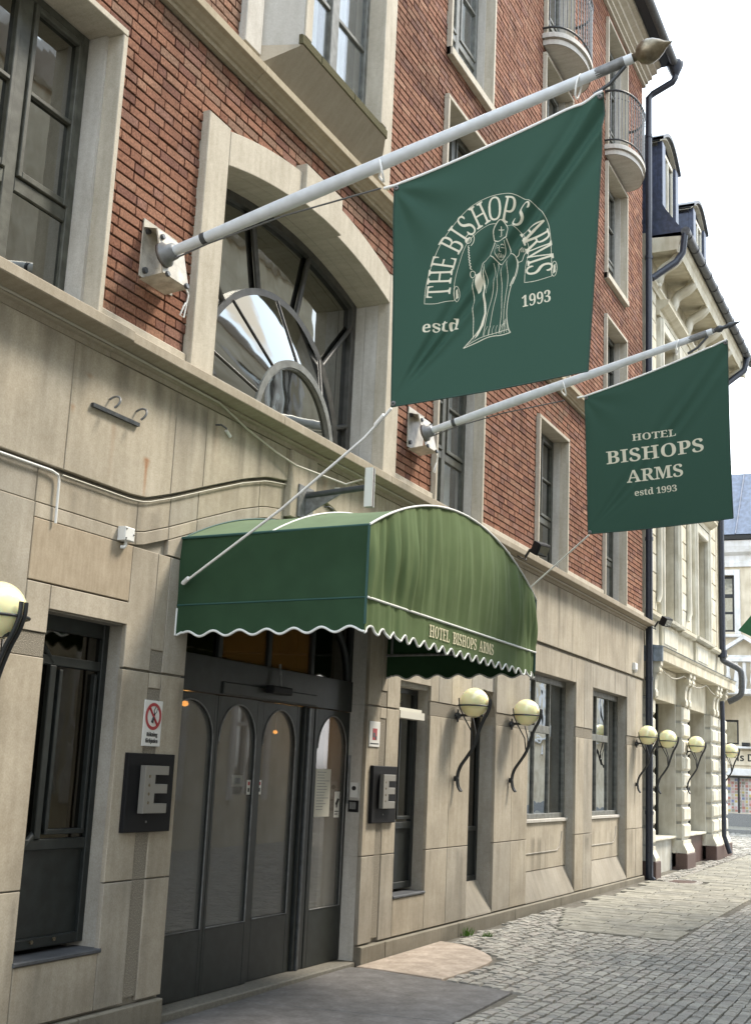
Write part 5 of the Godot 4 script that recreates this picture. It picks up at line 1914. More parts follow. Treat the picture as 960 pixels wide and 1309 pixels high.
func letter_sign(label: String, x0: float, x1: float, y0: float, y1: float) -> void:
	var o := thing("letter_sign", label, "sign", Vector3((x0 + x1) / 2, y0, 0.0), "black plates with a metal letter E beside the door")
	part("plate", mb().slab(x0, x1, y0, y1, 0.003, 0.035, 0.006), M["black_plastic"], o)
	var cx := (x0 + x1) / 2
	var l := cx - 0.135
	var r := cx + 0.125
	var t := y1 - 0.075
	var b := y1 - 0.375
	var e := PackedVector2Array([Vector2(l, b), Vector2(r, b), Vector2(r, b + 0.062), Vector2(l + 0.115, b + 0.062), Vector2(l + 0.115, b + 0.125), Vector2(r - 0.005, b + 0.125), Vector2(r - 0.005, b + 0.184), Vector2(l + 0.115, b + 0.184), Vector2(l + 0.115, t - 0.058), Vector2(r, t - 0.058), Vector2(r, t), Vector2(l, t)])
	part("letter", mb().prism(e, 0.045, 0.085, 0.003), M["steel_brushed"], o)
	part("letter_back", mb().box(l + 0.02, l + 0.09, b + 0.03, t - 0.03, 0.035, 0.045), M["steel_dark"], o)
	for k in 4:
		var p := Vector3(l + 0.052, t - 0.068 - k * 0.055, 0.085)
		part("rivet", mb().lathe([Vector2(0.0, 0.004), Vector2(0.008, 0.003), Vector2(0.011, 0.0)], Transform3D(Basis(Vector3.RIGHT, Vector3.BACK, Vector3.DOWN), p), 10), M["bronze"], o)
	part("screw", mb().lathe([Vector2(0.0, 0.004), Vector2(0.006, 0.003), Vector2(0.008, 0.0)], Transform3D(Basis(Vector3.RIGHT, Vector3.BACK, Vector3.DOWN), Vector3(cx - 0.02, b - 0.055, 0.035)), 10), M["steel_mid"], o)


func flat_text(parent: Node3D, called: String, text: String, height: float, at: Vector3, material: Material, wide := 1.0, basis := Basis()) -> void:
	var f := SystemFont.new()
	f.font_names = PackedStringArray(["Droid Sans"])
	f.font_weight = 700
	var t := TextMesh.new()
	t.font = f
	t.text = text
	t.font_size = 32
	t.pixel_size = height / 32.0
	t.depth = 0.002
	var o := MeshInstance3D.new()
	o.name = called
	o.mesh = t
	t.material = material
	parent.add_child(o, true)
	o.transform = Transform3D(basis * Basis.from_scale(Vector3(wide, 1, 1)), at - parent.position)


func ring_mesh(c: Vector3, r0: float, r1: float) -> MB:
	var m := mb()
	arc_ring(m, c.x, c.y, r0, r1, 0.0, TAU, c.z - 0.002, c.z, 40)
	return m


func small_things() -> void:
	letter_sign("large black plate with raised metal letter E left of the door", 6.47, 6.98, 1.05, 1.545)
	letter_sign("black plate with raised metal letter E right of the door", 10.09, 10.61, 1.035, 1.54)
	# no smoking sign
	var o := thing("no_smoking_sign", "white no-smoking sign with red ring above the left letter plate", "sign", Vector3(6.73, 1.59, 0.0))
	part("plate", mb().slab(6.63, 6.83, 1.592, 1.888, 0.002, 0.008, 0.002), M["sign_white"], o)
	part("red_ring", ring_mesh(Vector3(6.732, 1.785, 0.0105), 0.067, 0.088), M["sign_red"], o)
	part("cigarette", mb().tube([Vector3(6.718, 1.745, 0.009), Vector3(6.742, 1.80, 0.009)], [0.011, 0.007], 6).tube([Vector3(6.742, 1.80, 0.009), Vector3(6.735, 1.825, 0.009), Vector3(6.752, 1.845, 0.009)], 0.003, 5).tube([Vector3(6.744, 1.80, 0.009), Vector3(6.765, 1.815, 0.009), Vector3(6.77, 1.835, 0.009)], 0.003, 5), M["ink_black"], o)
	var bar := mb()
	var d := Vector3(0.047, -0.055, 0)
	bar.tube([Vector3(6.732, 1.785, 0.0105) - d, Vector3(6.732, 1.785, 0.0105) + d], 0.009, 4)
	part("red_bar", bar, M["sign_red"], o)
	flat_text(o, "lettering", "Rökning", 0.036, Vector3(6.731, 1.668, 0.0095), M["ink_black"], 0.86)
	flat_text(o, "lettering", "förbjuden", 0.036, Vector3(6.731, 1.627, 0.0095), M["ink_black"], 0.80)
	# fire sign on the right pier
	o = thing("fire_sign", "small cream sign with a red symbol above the right letter plate", "sign", Vector3(10.14, 1.70, 0.0))
	part("plate", mb().slab(10.03, 10.25, 1.705, 1.93, 0.002, 0.009, 0.002), M["sign_white"], o)
	part("red_square", mb().box(10.095, 10.185, 1.765, 1.868, 0.009, 0.011), M["sign_red"], o)
	part("symbol", mb().box(10.10, 10.145, 1.79, 1.83, 0.011, 0.0125).box(10.15, 10.18, 1.77, 1.80, 0.011, 0.0125), M["steel_dark"], o)
	part("caption_line", mb().box(10.05, 10.225, 1.728, 1.738, 0.009, 0.0105), M["ink_black"], o)
	# entry phone on the door jamb
	o = thing("entry_phone", "white and black entry phone on the stone jamb right of the door", "entry phone", Vector3(10.0, 1.12, -0.09))
	var j := 9.984
	part("housing", mb().box(j - 0.016, j - 0.001, 1.255, 1.385, -0.125, -0.055), M["white_plastic"], o)
	part("button", mb().tube([Vector3(j - 0.016, 1.335, -0.09), Vector3(j - 0.022, 1.335, -0.09)], 0.02, 10), M["ink_black"], o)
	part("card_reader", mb().box(j - 0.026, j - 0.001, 1.13, 1.23, -0.135, -0.045), M["black_plastic"], o)
	part("screen", mb().box(j - 0.029, j - 0.026, 1.155, 1.215, -0.12, -0.06), M["steel_mid"], o)
	# papers on the glass
	var z := -0.168
	o = thing("notice_sheet", "pale printed notice stuck inside the right fixed door pane", "notice", Vector3(9.53, 1.09, z))
	part("sheet", mb().box(9.42, 9.70, 1.09, 1.49, -0.19, -0.1885), M["paper"], o)
	for k in 14:
		part("text_line", mb().box(9.45, 9.45 + rng.randf_range(0.12, 0.23), 1.46 - k * 0.024, 1.465 - k * 0.024, -0.1885, -0.188), M["steel_mid"], o)
	o = thing("camera_sticker", "small white sticker with a black camera symbol on the right door pane", "sticker", Vector3(9.83, 1.08, z))
	part("sheet", mb().box(9.79, 9.885, 1.08, 1.30, -0.19, -0.187), M["sign_white"], o)
	part("symbol", mb().tube([Vector3(9.815, 1.19, -0.186), Vector3(9.855, 1.235, -0.186)], 0.014, 6).tube([Vector3(9.83, 1.20, -0.186), Vector3(9.83, 1.165, -0.186)], 0.006, 5), M["ink_black"], o)
	part("caption_line", mb().box(9.80, 9.875, 1.128, 1.136, -0.187, -0.186).box(9.80, 9.86, 1.105, 1.113, -0.187, -0.186), M["ink_black"], o)
	for q in [[8.30, 8.352, "tiny white and red sticker on the second door pane's right edge", 0.0], [8.515, 8.567, "tiny white and red sticker on the third door pane's left edge", -0.03]]:
		o = thing("push_sticker", q[2], "sticker", Vector3((q[0] + q[1]) / 2, 1.275, -0.19), "")
		var zz: float = -0.19 + q[3]
		part("sheet", mb().box(q[0], q[1], 1.275, 1.385, zz, zz + 0.002), M["sign_white"], o)
		part("red_mark", mb().box(q[0] + 0.012, q[1] - 0.012, 1.345, 1.372, zz + 0.002, zz + 0.003), M["sign_red"], o)
		part("black_mark", mb().box(q[0] + 0.014, q[1] - 0.014, 1.295, 1.325, zz + 0.002, zz + 0.003), M["ink_black"], o)
	o = thing("paper_slip", "small beige paper slip inside the second door pane", "notice", Vector3(8.165, 1.335, -0.2))
	part("sheet", mb().box(8.09, 8.24, 1.335, 1.42, -0.196, -0.1945), M["paper"], o)
	part("print", mb().box(8.125, 8.205, 1.355, 1.40, -0.1945, -0.194), M["steel_mid"], o)
	# bar with two hooks
	o = thing("hook_bar", "dark metal bar with two curled hooks on the frieze above the left window", "hook bar", Vector3(6.03, 3.63, 0.022))
	part("bar", mb().box(5.79, 6.27, 3.63, 3.655, 0.024, 0.045), M["steel_dark"], o)
	for x in [5.955, 6.235]:
		var pts := []
		for k in 15:
			var a := -1.1 + 3.6 * k / 14.0
			pts.append(Vector3(x + 0.0 + 0.018 * sin(a), 3.70 + 0.045 * sin(a) + 0.0, 0.065 + 0.05 * cos(a)))
		part("hook", mb().tube(pts, 0.0075, 6), M["steel_mid"], o)
	# junction box
	o = thing("junction_box", "small white junction box on the stone above the left window", "junction box", Vector3(6.25, 2.87, 0.0))
	part("box", mb().slab(6.195, 6.30, 2.865, 2.955, 0.003, 0.06, 0.006), M["white_plastic"], o)
	part("lid_screw", mb().tube([Vector3(6.21, 2.94, 0.06), Vector3(6.21, 2.94, 0.063)], 0.006, 6).tube([Vector3(6.21, 2.88, 0.06), Vector3(6.21, 2.88, 0.063)], 0.006, 6).tube([Vector3(6.285, 2.91, 0.06), Vector3(6.285, 2.91, 0.063)], 0.006, 6), M["steel_dark"], o)
	part("stub", mb().tube([Vector3(6.25, 2.865, 0.03), Vector3(6.25, 2.84, 0.03), Vector3(6.235, 2.825, 0.03), Vector3(6.22, 2.825, 0.012)], 0.012, 6), M["white_plastic"], o)
	# white sensor by the corner pipe
	o = thing("wall_sensor", "small white sensor high on the stone near the corner downpipe", "sensor", Vector3(19.85, 3.27, 0.0))
	part("housing", mb().slab(19.76, 19.94, 3.265, 3.38, 0.003, 0.07, 0.01), M["white_plastic"], o)
	part("lens", mb().lathe([Vector2(0.0, -0.05), Vector2(0.03, -0.04), Vector2(0.045, 0.0)], Transform3D(Basis(), Vector3(19.85, 3.265, 0.04)), 10), M["white_plastic"], o)
	# floodlights on the cornice
	for q in [[13.72, "black floodlight on the cornice just right of the awning"], [20.62, "black floodlight at the cornice end beside the downpipe"]]:
		o = thing("floodlight", q[1], "floodlight", Vector3(q[0], 4.12, 0.19), "small floodlights on the stone cornice")
		var p := Vector3(q[0], 4.12, 0.18)
		part("arm", mb().tube([p + Vector3(0.05, -0.05, 0.0), p + Vector3(0.03, 0.03, 0.06), p + Vector3(0.0, 0.03, 0.14)], 0.016, 6).tube([p + Vector3(0.05, -0.06, 0.0), p + Vector3(0.0, -0.10, 0.03), p + Vector3(-0.1, -0.06, -0.05)], 0.008, 5), M["iron_black"], o)
		var bx := mb().slab(-0.10, 0.10, -0.075, 0.075, -0.05, 0.06, 0.015)
		var head := mb().add(bx, Transform3D(Basis.from_euler(Vector3(0.5, -0.4, 0.0)), p + Vector3(0.0, 0.03, 0.20)))
		part("head", head, M["black_plastic"], o)
		var gl := mb().box(-0.08, 0.08, -0.055, 0.055, 0.0605, 0.064)
		part("lamp_glass", mb().add(gl, Transform3D(Basis.from_euler(Vector3(0.5, -0.4, 0.0)), p + Vector3(0.0, 0.03, 0.20))), M["pane_reflecting"], o)
	o = thing("cable_socket", "small white cable socket under the first floodlight", "socket", Vector3(13.4, 4.0, 0.05))
	part("socket", mb().slab(13.37, 13.43, 3.985, 4.075, 0.06, 0.11, 0.01), M["white_plastic"], o)
	# bracket of a projecting sign above the awning
	o = thing("sign_bracket", "dark steel bracket with an edge-on upright board above the awning", "sign bracket", Vector3(8.52, 3.5, 0.05))
	var gus := mb()
	gus.prism(PackedVector2Array([Vector2(0.0, 3.50), Vector2(0.0, 3.70), Vector2(0.36, 3.68), Vector2(0.30, 3.655)]), -0.006, 0.006)
	part("gusset", mb().add(gus, Transform3D(Basis(Vector3.BACK, Vector3.UP, Vector3.LEFT), Vector3(8.525, 0, 0.062))), M["steel_mid"], o)
	part("wall_plate", mb().slab(8.40, 8.65, 3.47, 3.74, 0.052, 0.064, 0.003), M["steel_mid"], o)
	part("arm", mb().tube([Vector3(8.525, 3.665, 0.06), Vector3(8.525, 3.705, 0.60)], 0.026, 12), M["steel_dark"], o)
	part("board", mb().box(8.505, 8.545, 3.545, 3.86, 0.60, 0.66), M["board_brown"], o)
	for q in [[8.499, 8.505], [8.545, 8.551]]:
		part("board_edge", mb().box(q[0], q[1], 3.543, 3.862, 0.597, 0.663), M["white_plastic"], o)
	for q in [0.597, 0.655]:
		part("board_edge", mb().box(8.4985, 8.505, 3.543, 3.862, q, q + 0.012), M["sign_white"], o)
	# little hooks left under the cornice
	for q in [[7.22, 3.90, "rusty hook stub under the cornice, left of the bracket"], [8.95, 3.66, "bent wire hook above the awning, right of the bracket"], [9.12, 3.86, "short white clip under the cornice above the awning"]]:
		o = thing("wall_hook", q[2], "hook", Vector3(q[0], q[1], 0.02), "")
		part("hook", mb().tube([Vector3(q[0] - 0.03, q[1], 0.02), Vector3(q[0] - 0.02, q[1], 0.06), Vector3(q[0] + 0.03, q[1] - 0.01, 0.07), Vector3(q[0] + 0.07, q[1] - 0.005, 0.05)], 0.007, 6), M["white_plastic"] if q[0] > 9.0 else M["steel_dark"], o)
		if q[0] < 8.0:
			part("clip", mb().tube([Vector3(q[0] + 0.09, q[1] - 0.01, 0.035), Vector3(q[0] + 0.15, q[1] - 0.04, 0.035)], 0.014, 6), M["white_plastic"], o)
	# ropes that hold the lower corners of the flags
	single("tether_rope", mb().tube([Vector3(6.20, 3.575, 1.885), Vector3(6.30, 3.44, 1.67), Vector3(6.55, 3.09, 0.98), Vector3(6.86, 2.705, 0.10)], 0.0085, 6).tube([Vector3(6.22, 3.545, 1.83), Vector3(6.255, 3.50, 1.76)], 0.014, 6).tube([Vector3(6.85, 2.72, 0.12), Vector3(6.875, 2.69, 0.06)], 0.016, 6), M["rope_white"], "white rope from the large flag's lower corner to the awning", "rope")
	single("tether_rope", mb().tube([Vector3(10.62, 3.67, 1.835), Vector3(11.15, 3.375, 1.22), Vector3(11.73, 3.06, 0.55), Vector3(12.2, 2.80, 0.005)], 0.0075, 6), M["rope_white"], "thin white rope from the smaller flag's lower corner to the wall", "rope")


# ---------------------------------------------------------------- the cream house next door
func pier(o: Node3D, x0: float, x1: float, zf: float, g: float) -> void:
	part("pier_base", mb().slab(x0 - 0.07, x1 + 0.07, g - 0.2, g + 0.27, -0.3, zf + 0.10, 0.015), M["red_granite"], o)
	var foot := mb()
	foot.mould([Vector2(-0.3, g + 0.272), Vector2(zf + 0.09, g + 0.272), Vector2(zf + 0.085, g + 0.32), Vector2(zf + 0.02, g + 0.44), Vector2(zf + 0.02, g + 0.50), Vector2(-0.3, g + 0.50)], x0 - 0.03, x1 + 0.03)
	part("pier_foot", foot, M["cream_paint_pale"], o)
	var y := g + 0.505
	while y < 2.86:
		var top := minf(y + 0.285, 2.90)
		var m := mb()
		m.slab(x0, x1, y + 0.03, top, -0.3, zf + 0.03, 0.035)
		part("quoin_block", m, M["cream_paint_pale"], o)
		y += 0.305
	part("pier_core", mb().box(x0 + 0.02, x1 - 0.02, g, 2.92, -0.32, zf - 0.02), M["cream_grey"], o)


func console(o: Node3D, x0: float, x1: float) -> void:
	# stepped and curled bracket under the shop cornice
	var prof := [Vector2(-0.02, 2.90), Vector2(0.13, 2.90), Vector2(0.15, 2.93), Vector2(0.15, 3.0), Vector2(0.13, 3.05), Vector2(0.135, 3.20), Vector2(0.16, 3.28), Vector2(0.205, 3.31), Vector2(0.215, 3.36), Vector2(0.205, 3.42), Vector2(0.23, 3.45), Vector2(0.23, 3.515), Vector2(-0.02, 3.515)]
	part("console", mb().mould(prof, x0, x1), M["cream_paint_pale"], o)
	part("console_scroll", mb().tube([Vector3(x0 - 0.025, 3.365, 0.165), Vector3(x1 + 0.025, 3.365, 0.165)], 0.055, 12).tube([Vector3(x0 - 0.02, 2.955, 0.10), Vector3(x1 + 0.02, 2.955, 0.10)], 0.042, 12), M["cream_paint"], o)


func modillion(o: Node3D, x: float) -> void:
	# long S-shaped bracket under the main cornice
	var pts := []
	var path := smooth([Vector2(0.02, 10.62), Vector2(0.06, 10.60), Vector2(0.10, 10.66), Vector2(0.13, 10.78), Vector2(0.21, 10.86), Vector2(0.34, 10.93), Vector2(0.42, 11.0), Vector2(0.46, 11.06), Vector2(0.42, 11.10)], 4)
	for q in path:
		pts.append(Vector3(x, q.y, q.x))
	var r := []
	for i in pts.size():
		r.append(lerpf(0.065, 0.085, float(i) / pts.size()))
	var m := mb()
	for dx in [-0.07, 0.0, 0.07]:
		var sh := []
		for p in pts:
			sh.append(p + Vector3(dx, 0, 0))
		m.tube(sh, r, 8)
	m.lathe([Vector2(0.0, -0.10), Vector2(0.08, -0.06), Vector2(0.10, 0.0), Vector2(0.05, 0.06), Vector2(0.0, 0.07)], Transform3D(Basis(), Vector3(x, 10.56, 0.05)), 10)
	part("cornice_bracket", m, M["cream_paint_pale"], o)


func cream_house() -> void:
	var o := thing("cream_building", "cream stucco house with quoined shop piers, scroll brackets and blue roof dormers", "building", Vector3(24.6, -0.05, -0.3))
	var x0 := 20.85
	var x1 := 28.55
	var wins := [[21.98, 23.28, 4.40, 6.58], [25.12, 26.36, 4.40, 6.58], [21.98, 23.28, 7.75, 9.85], [25.12, 26.36, 7.75, 9.85]]
	part("wall", wall_with_holes(x0, x1, 3.5, 11.35, -0.02, -0.5, wins), M["cream_paint"], o)
	part("end_wall", mb().box(x1 - 0.05, x1, -0.2, 11.3, -9.0, -0.51), M["cream_paint"], o)
	part("house_body", mb().box(x0, x1 - 0.06, -0.2, 11.3, -9.0, -0.75), M["interior_dark"], o)
	# ashlar courses on the wall between the windows
	var strips := [[20.87, 21.60], [23.66, 24.74], [26.74, 27.5], [27.9, 28.5]]
	for s in strips:
		var y := 4.46
		var row := 0
		while y < 10.3:
			var a: float = s[0]
			var cut: float = lerpf(s[0], s[1], 0.38 if row % 2 == 0 else 0.66)
			for q in [[a, cut], [cut, s[1]]]:
				part("ashlar_block", mb().slab(q[0] + 0.006, q[1] - 0.006, y, y + 0.325, -0.03, 0.012 + rng.randf_range(-0.002, 0.002), 0.01), M["cream_paint"] if rng.randf() < 0.7 else M["cream_paint_pale"], o)
			y += 0.337
			row += 1
	for w in wins:
		var up: bool = w[2] > 7.0
		for s in 2:
			var a: float = w[0] - 0.20 if s == 0 else w[1]
			part("window_architrave", mb().slab(a, a + 0.20, w[2] - 0.03, w[3] + 0.2, -0.03, 0.07, 0.02).slab(a + 0.05, a + 0.15, w[2], w[3] + 0.2, 0.07, 0.10, 0.02), M["cream_paint_pale"], o)
		part("window_architrave", mb().slab(w[0], w[1], w[3], w[3] + 0.2, -0.03, 0.07, 0.02), M["cream_paint_pale"], o)
		var head := [Vector2(-0.02, w[3] + 0.22), Vector2(0.06, w[3] + 0.22), Vector2(0.06, w[3] + 0.32), Vector2(0.11, w[3] + 0.34), Vector2(0.22, w[3] + 0.42), Vector2(0.22, w[3] + 0.47), Vector2(0.24, w[3] + 0.50), Vector2(-0.02, w[3] + 0.52)]
		part("window_head", mb().mould(head, w[0] - 0.28, w[1] + 0.28), M["cream_paint"], o)
		part("window_sill", mb().mould([Vector2(-0.3, w[2] - 0.06), Vector2(0.14, w[2] - 0.06), Vector2(0.15, w[2] - 0.01), Vector2(-0.3, w[2] + 0.01)], w[0] - 0.24, w[1] + 0.24), M["cream_paint_pale"], o)
		var f := mb()
		var z := -0.24
		f.slab(w[0], w[0] + 0.07, w[2], w[3], z - 0.06, z, 0.006)
		f.slab(w[1] - 0.07, w[1], w[2], w[3], z - 0.06, z, 0.006)
		f.slab((w[0] + w[1]) / 2 - 0.06, (w[0] + w[1]) / 2 + 0.06, w[2], w[3], z - 0.06, z + 0.01, 0.006)
		f.slab(w[0] + 0.07, w[1] - 0.07, w[2] + 1.45, w[2] + 1.55, z - 0.06, z - 0.002, 0.006)
		f.slab(w[0] + 0.07, w[1] - 0.07, w[3] - 0.07, w[3], z - 0.06, z - 0.002, 0.006)
		var win := part("window", f, M["frame_grey"], o)
		for s in 2:
			var a: float = w[0] + 0.07 if s == 0 else (w[0] + w[1]) / 2 + 0.06
			var b: float = (w[0] + w[1]) / 2 - 0.06 if s == 0 else w[1] - 0.07
			part("pane", mb().box(a, b, w[2], w[2] + 1.45, z - 0.035, z - 0.03), M["pane_reflecting"], win)
			part("pane", mb().box(a, b, w[2] + 1.55, w[3] - 0.07, z - 0.035, z - 0.03), M["pane_reflecting"], win)
		if not up:
			# sunk panel below, and a drop moulding beside the window
			part("panel_frame", mb().slab(w[0] - 0.05, w[1] + 0.05, 3.86, 4.30, -0.02, 0.03, 0.015), M["cream_paint"], o)
			part("sunk_panel", mb().slab(w[0] + 0.08, w[1] - 0.08, 3.93, 4.23, 0.03, 0.045, 0.014), M["cream_paint_pale"], o)
	part("sill_band", mb().mould([Vector2(-0.02, 4.30), Vector2(0.05, 4.30), Vector2(0.09, 4.34), Vector2(0.09, 4.40), Vector2(-0.02, 4.42)], x0, 21.75), M["cream_paint"], o)
	for q in [[23.5, 24.9], [26.6, 28.5]]:
		part("sill_band", mb().mould([Vector2(-0.02, 4.30), Vector2(0.05, 4.30), Vector2(0.09, 4.34), Vector2(0.09, 4.40), Vector2(-0.02, 4.42)], q[0], q[1]), M["cream_paint"], o)
	for x in [21.63, 24.30]:
		part("drop_moulding", mb().tube([Vector3(x, 7.2, 0.05), Vector3(x, 5.0, 0.05), Vector3(x - 0.03, 4.75, 0.06), Vector3(x - 0.12, 4.6, 0.06)], [0.05, 0.055, 0.06, 0.03], 8), M["cream_paint_pale"], o)
	# shop front
	var corn := [Vector2(-0.1, 3.52), Vector2(0.23, 3.52), Vector2(0.255, 3.54), Vector2(0.255, 3.70), Vector2(0.27, 3.72), Vector2(0.285, 3.76), Vector2(-0.1, 3.80)]
	part("shop_cornice", mb().mould(corn, 20.90, 28.35), M["cream_paint"], o)
	part("cornice_end", mb().box(20.84, 20.898, 3.51, 3.775, -0.1, 0.275), M["lead_flashing"], o)
	part("cornice_flashing", mb().mould([Vector2(-0.1, 3.802), Vector2(0.29, 3.764), Vector2(0.295, 3.772), Vector2(-0.1, 3.815)], 20.88, 28.38), M["lead_flashing"], o)
	part("shop_beam", mb().box(20.86, 28.4, 2.93, 3.515, -0.42, -0.02), M["cream_paint"], o)
	for q in [[20.84, 21.10, 0.07], [23.36, 24.02, 0.08], [26.30, 26.98, 0.09], [27.2, 28.3, 0.05]]:
		pier(o, q[0], q[1], q[2], gy(q[0]))
	for q in [[20.90, 21.08], [23.42, 23.62], [23.76, 23.96], [26.36, 26.56], [26.72, 26.92], [27.4, 27.6]]:
		console(o, q[0], q[1])
	for q in [[21.12, 23.34, false], [24.04, 26.28, true]]:
		var a: float = q[0]
		var b: float = q[1]
		var z := -0.34
		part("shop_jamb", mb().box(b - 0.05, b, 0.0, 2.93, -0.40, -0.03), M["cream_paint_pale"], o)
		part("shop_stall", mb().slab(a, b, -0.2, 0.50, -0.40, -0.10, 0.01), M["red_granite"] if q[2] else M["cream_grey"], o)
		part("shop_sill", mb().slab(a, b, 0.502, 0.55, -0.40, -0.02, 0.01), M["cream_paint_pale"], o)
		var f := mb()
		f.slab(a, a + 0.08, 0.55, 2.93, z - 0.05, z, 0.006)
		f.slab(b - 0.13, b - 0.05, 0.55, 2.93, z - 0.05, z, 0.006)
		f.slab(a + 0.08, b - 0.13, 2.35, 2.43, z - 0.05, z - 0.002, 0.006)
		var w := part("shop_window", f, M["frame_dark"], o)
		part("pane", mb().box(a + 0.08, b - 0.13, 0.55, 2.35, z - 0.03, z - 0.025), M["pane_dark"], w)
		part("pane", mb().box(a + 0.08, b - 0.13, 2.43, 2.93, z - 0.03, z - 0.025), M["pane_dark"], w)
	# light chain looped along the shop cornice
	var chain := []
	for i in 41:
		var x := lerpf(21.05, 27.6, i / 40.0)
		chain.append(Vector3(x, 3.46 - 0.13 * absf(sin((x - 21.05) / 6.55 * PI * 3.0)), 0.16))
	part("cable", mb().tube(chain, 0.010, 5), M["cable_cream"], o)
	# main cornice, gutter, mansard and dormers
	part("frieze", mb().mould([Vector2(-0.02, 10.42), Vector2(0.04, 10.42), Vector2(0.06, 10.46), Vector2(0.10, 10.50), Vector2(0.10, 10.55), Vector2(-0.02, 10.57)], 20.95, 28.6), M["cream_paint"], o)
	part("main_cornice", mb().mould([Vector2(-0.02, 11.08), Vector2(0.46, 11.08), Vector2(0.48, 11.10), Vector2(0.50, 11.02), Vector2(0.52, 11.02), Vector2(0.53, 11.20), Vector2(0.56, 11.24), Vector2(0.58, 11.34), Vector2(-0.02, 11.38)], 21.15, 28.95), M["cream_paint"], o)
	for i in 6:
		modillion(o, 21.45 + i * 1.36)
	var half := []
	part("gutter", mb().tube([Vector3(21.1, 11.40, 0.66), Vector3(29.0, 11.40, 0.66)], 0.085, 10), M["gutter_zinc"], o)
	for i in 12:
		part("gutter_bracket", mb().tube([Vector3(21.3 + i * 0.66, 11.40, 0.66), Vector3(21.33 + i * 0.66, 11.40, 0.66)], 0.095, 10), M["iron_black"], o)
	part("roof", mb().mould([Vector2(0.62, 11.42), Vector2(0.30, 11.9), Vector2(-1.0, 14.3), Vector2(-4.5, 15.2), Vector2(-9.0, 11.42)], 21.15, 28.9), M["roof_blue"], o)
	for x in [21.88, 24.95]:
		dormer(o, x)
	# second downpipe, swung out round the shop cornice
	var px := 27.72
	part("downpipe", mb().tube([Vector3(28.3, 11.35, 0.66), Vector3(28.2, 11.0, 0.60), Vector3(28.0, 10.6, 0.16), Vector3(px, 10.3, 0.10), Vector3(px, 8.0, 0.10), Vector3(px, 4.35, 0.10)], 0.07, 10), M["pipe_blue"], o)
	part("pipe_collar", mb().tube([Vector3(px, 4.40, 0.10), Vector3(px, 4.25, 0.10)], 0.10, 10), M["pipe_blue"], o)
	var bend := []
	for q in smooth([Vector2(0.10, 4.28), Vector2(0.12, 4.18), Vector2(0.30, 4.08), Vector2(0.46, 3.98), Vector2(0.50, 3.85), Vector2(0.50, 3.55), Vector2(0.46, 3.42), Vector2(0.30, 3.32), Vector2(0.21, 3.28)], 4):
		bend.append(Vector3(px, q.y, q.x))
	part("downpipe", mb().tube(bend, 0.065, 10), M["gutter_zinc"], o)
	part("downpipe", mb().tube([Vector3(27.1, 3.25, 0.18), Vector3(27.1, 2.9, 0.19), Vector3(27.1, 0.45, 0.19), Vector3(27.12, 0.1, 0.30)], 0.05, 8), M["pipe_blue"], o)
	# a pipe from the gutter end round to the hotel's downpipe
	part("gutter_spout", mb().tube([Vector3(21.15, 11.36, 0.64), Vector3(21.15, 11.0, 0.60), Vector3(21.12, 10.82, 0.48), Vector3(20.86, 10.45, 0.10)], 0.062, 10), M["pipe_blue"], o)


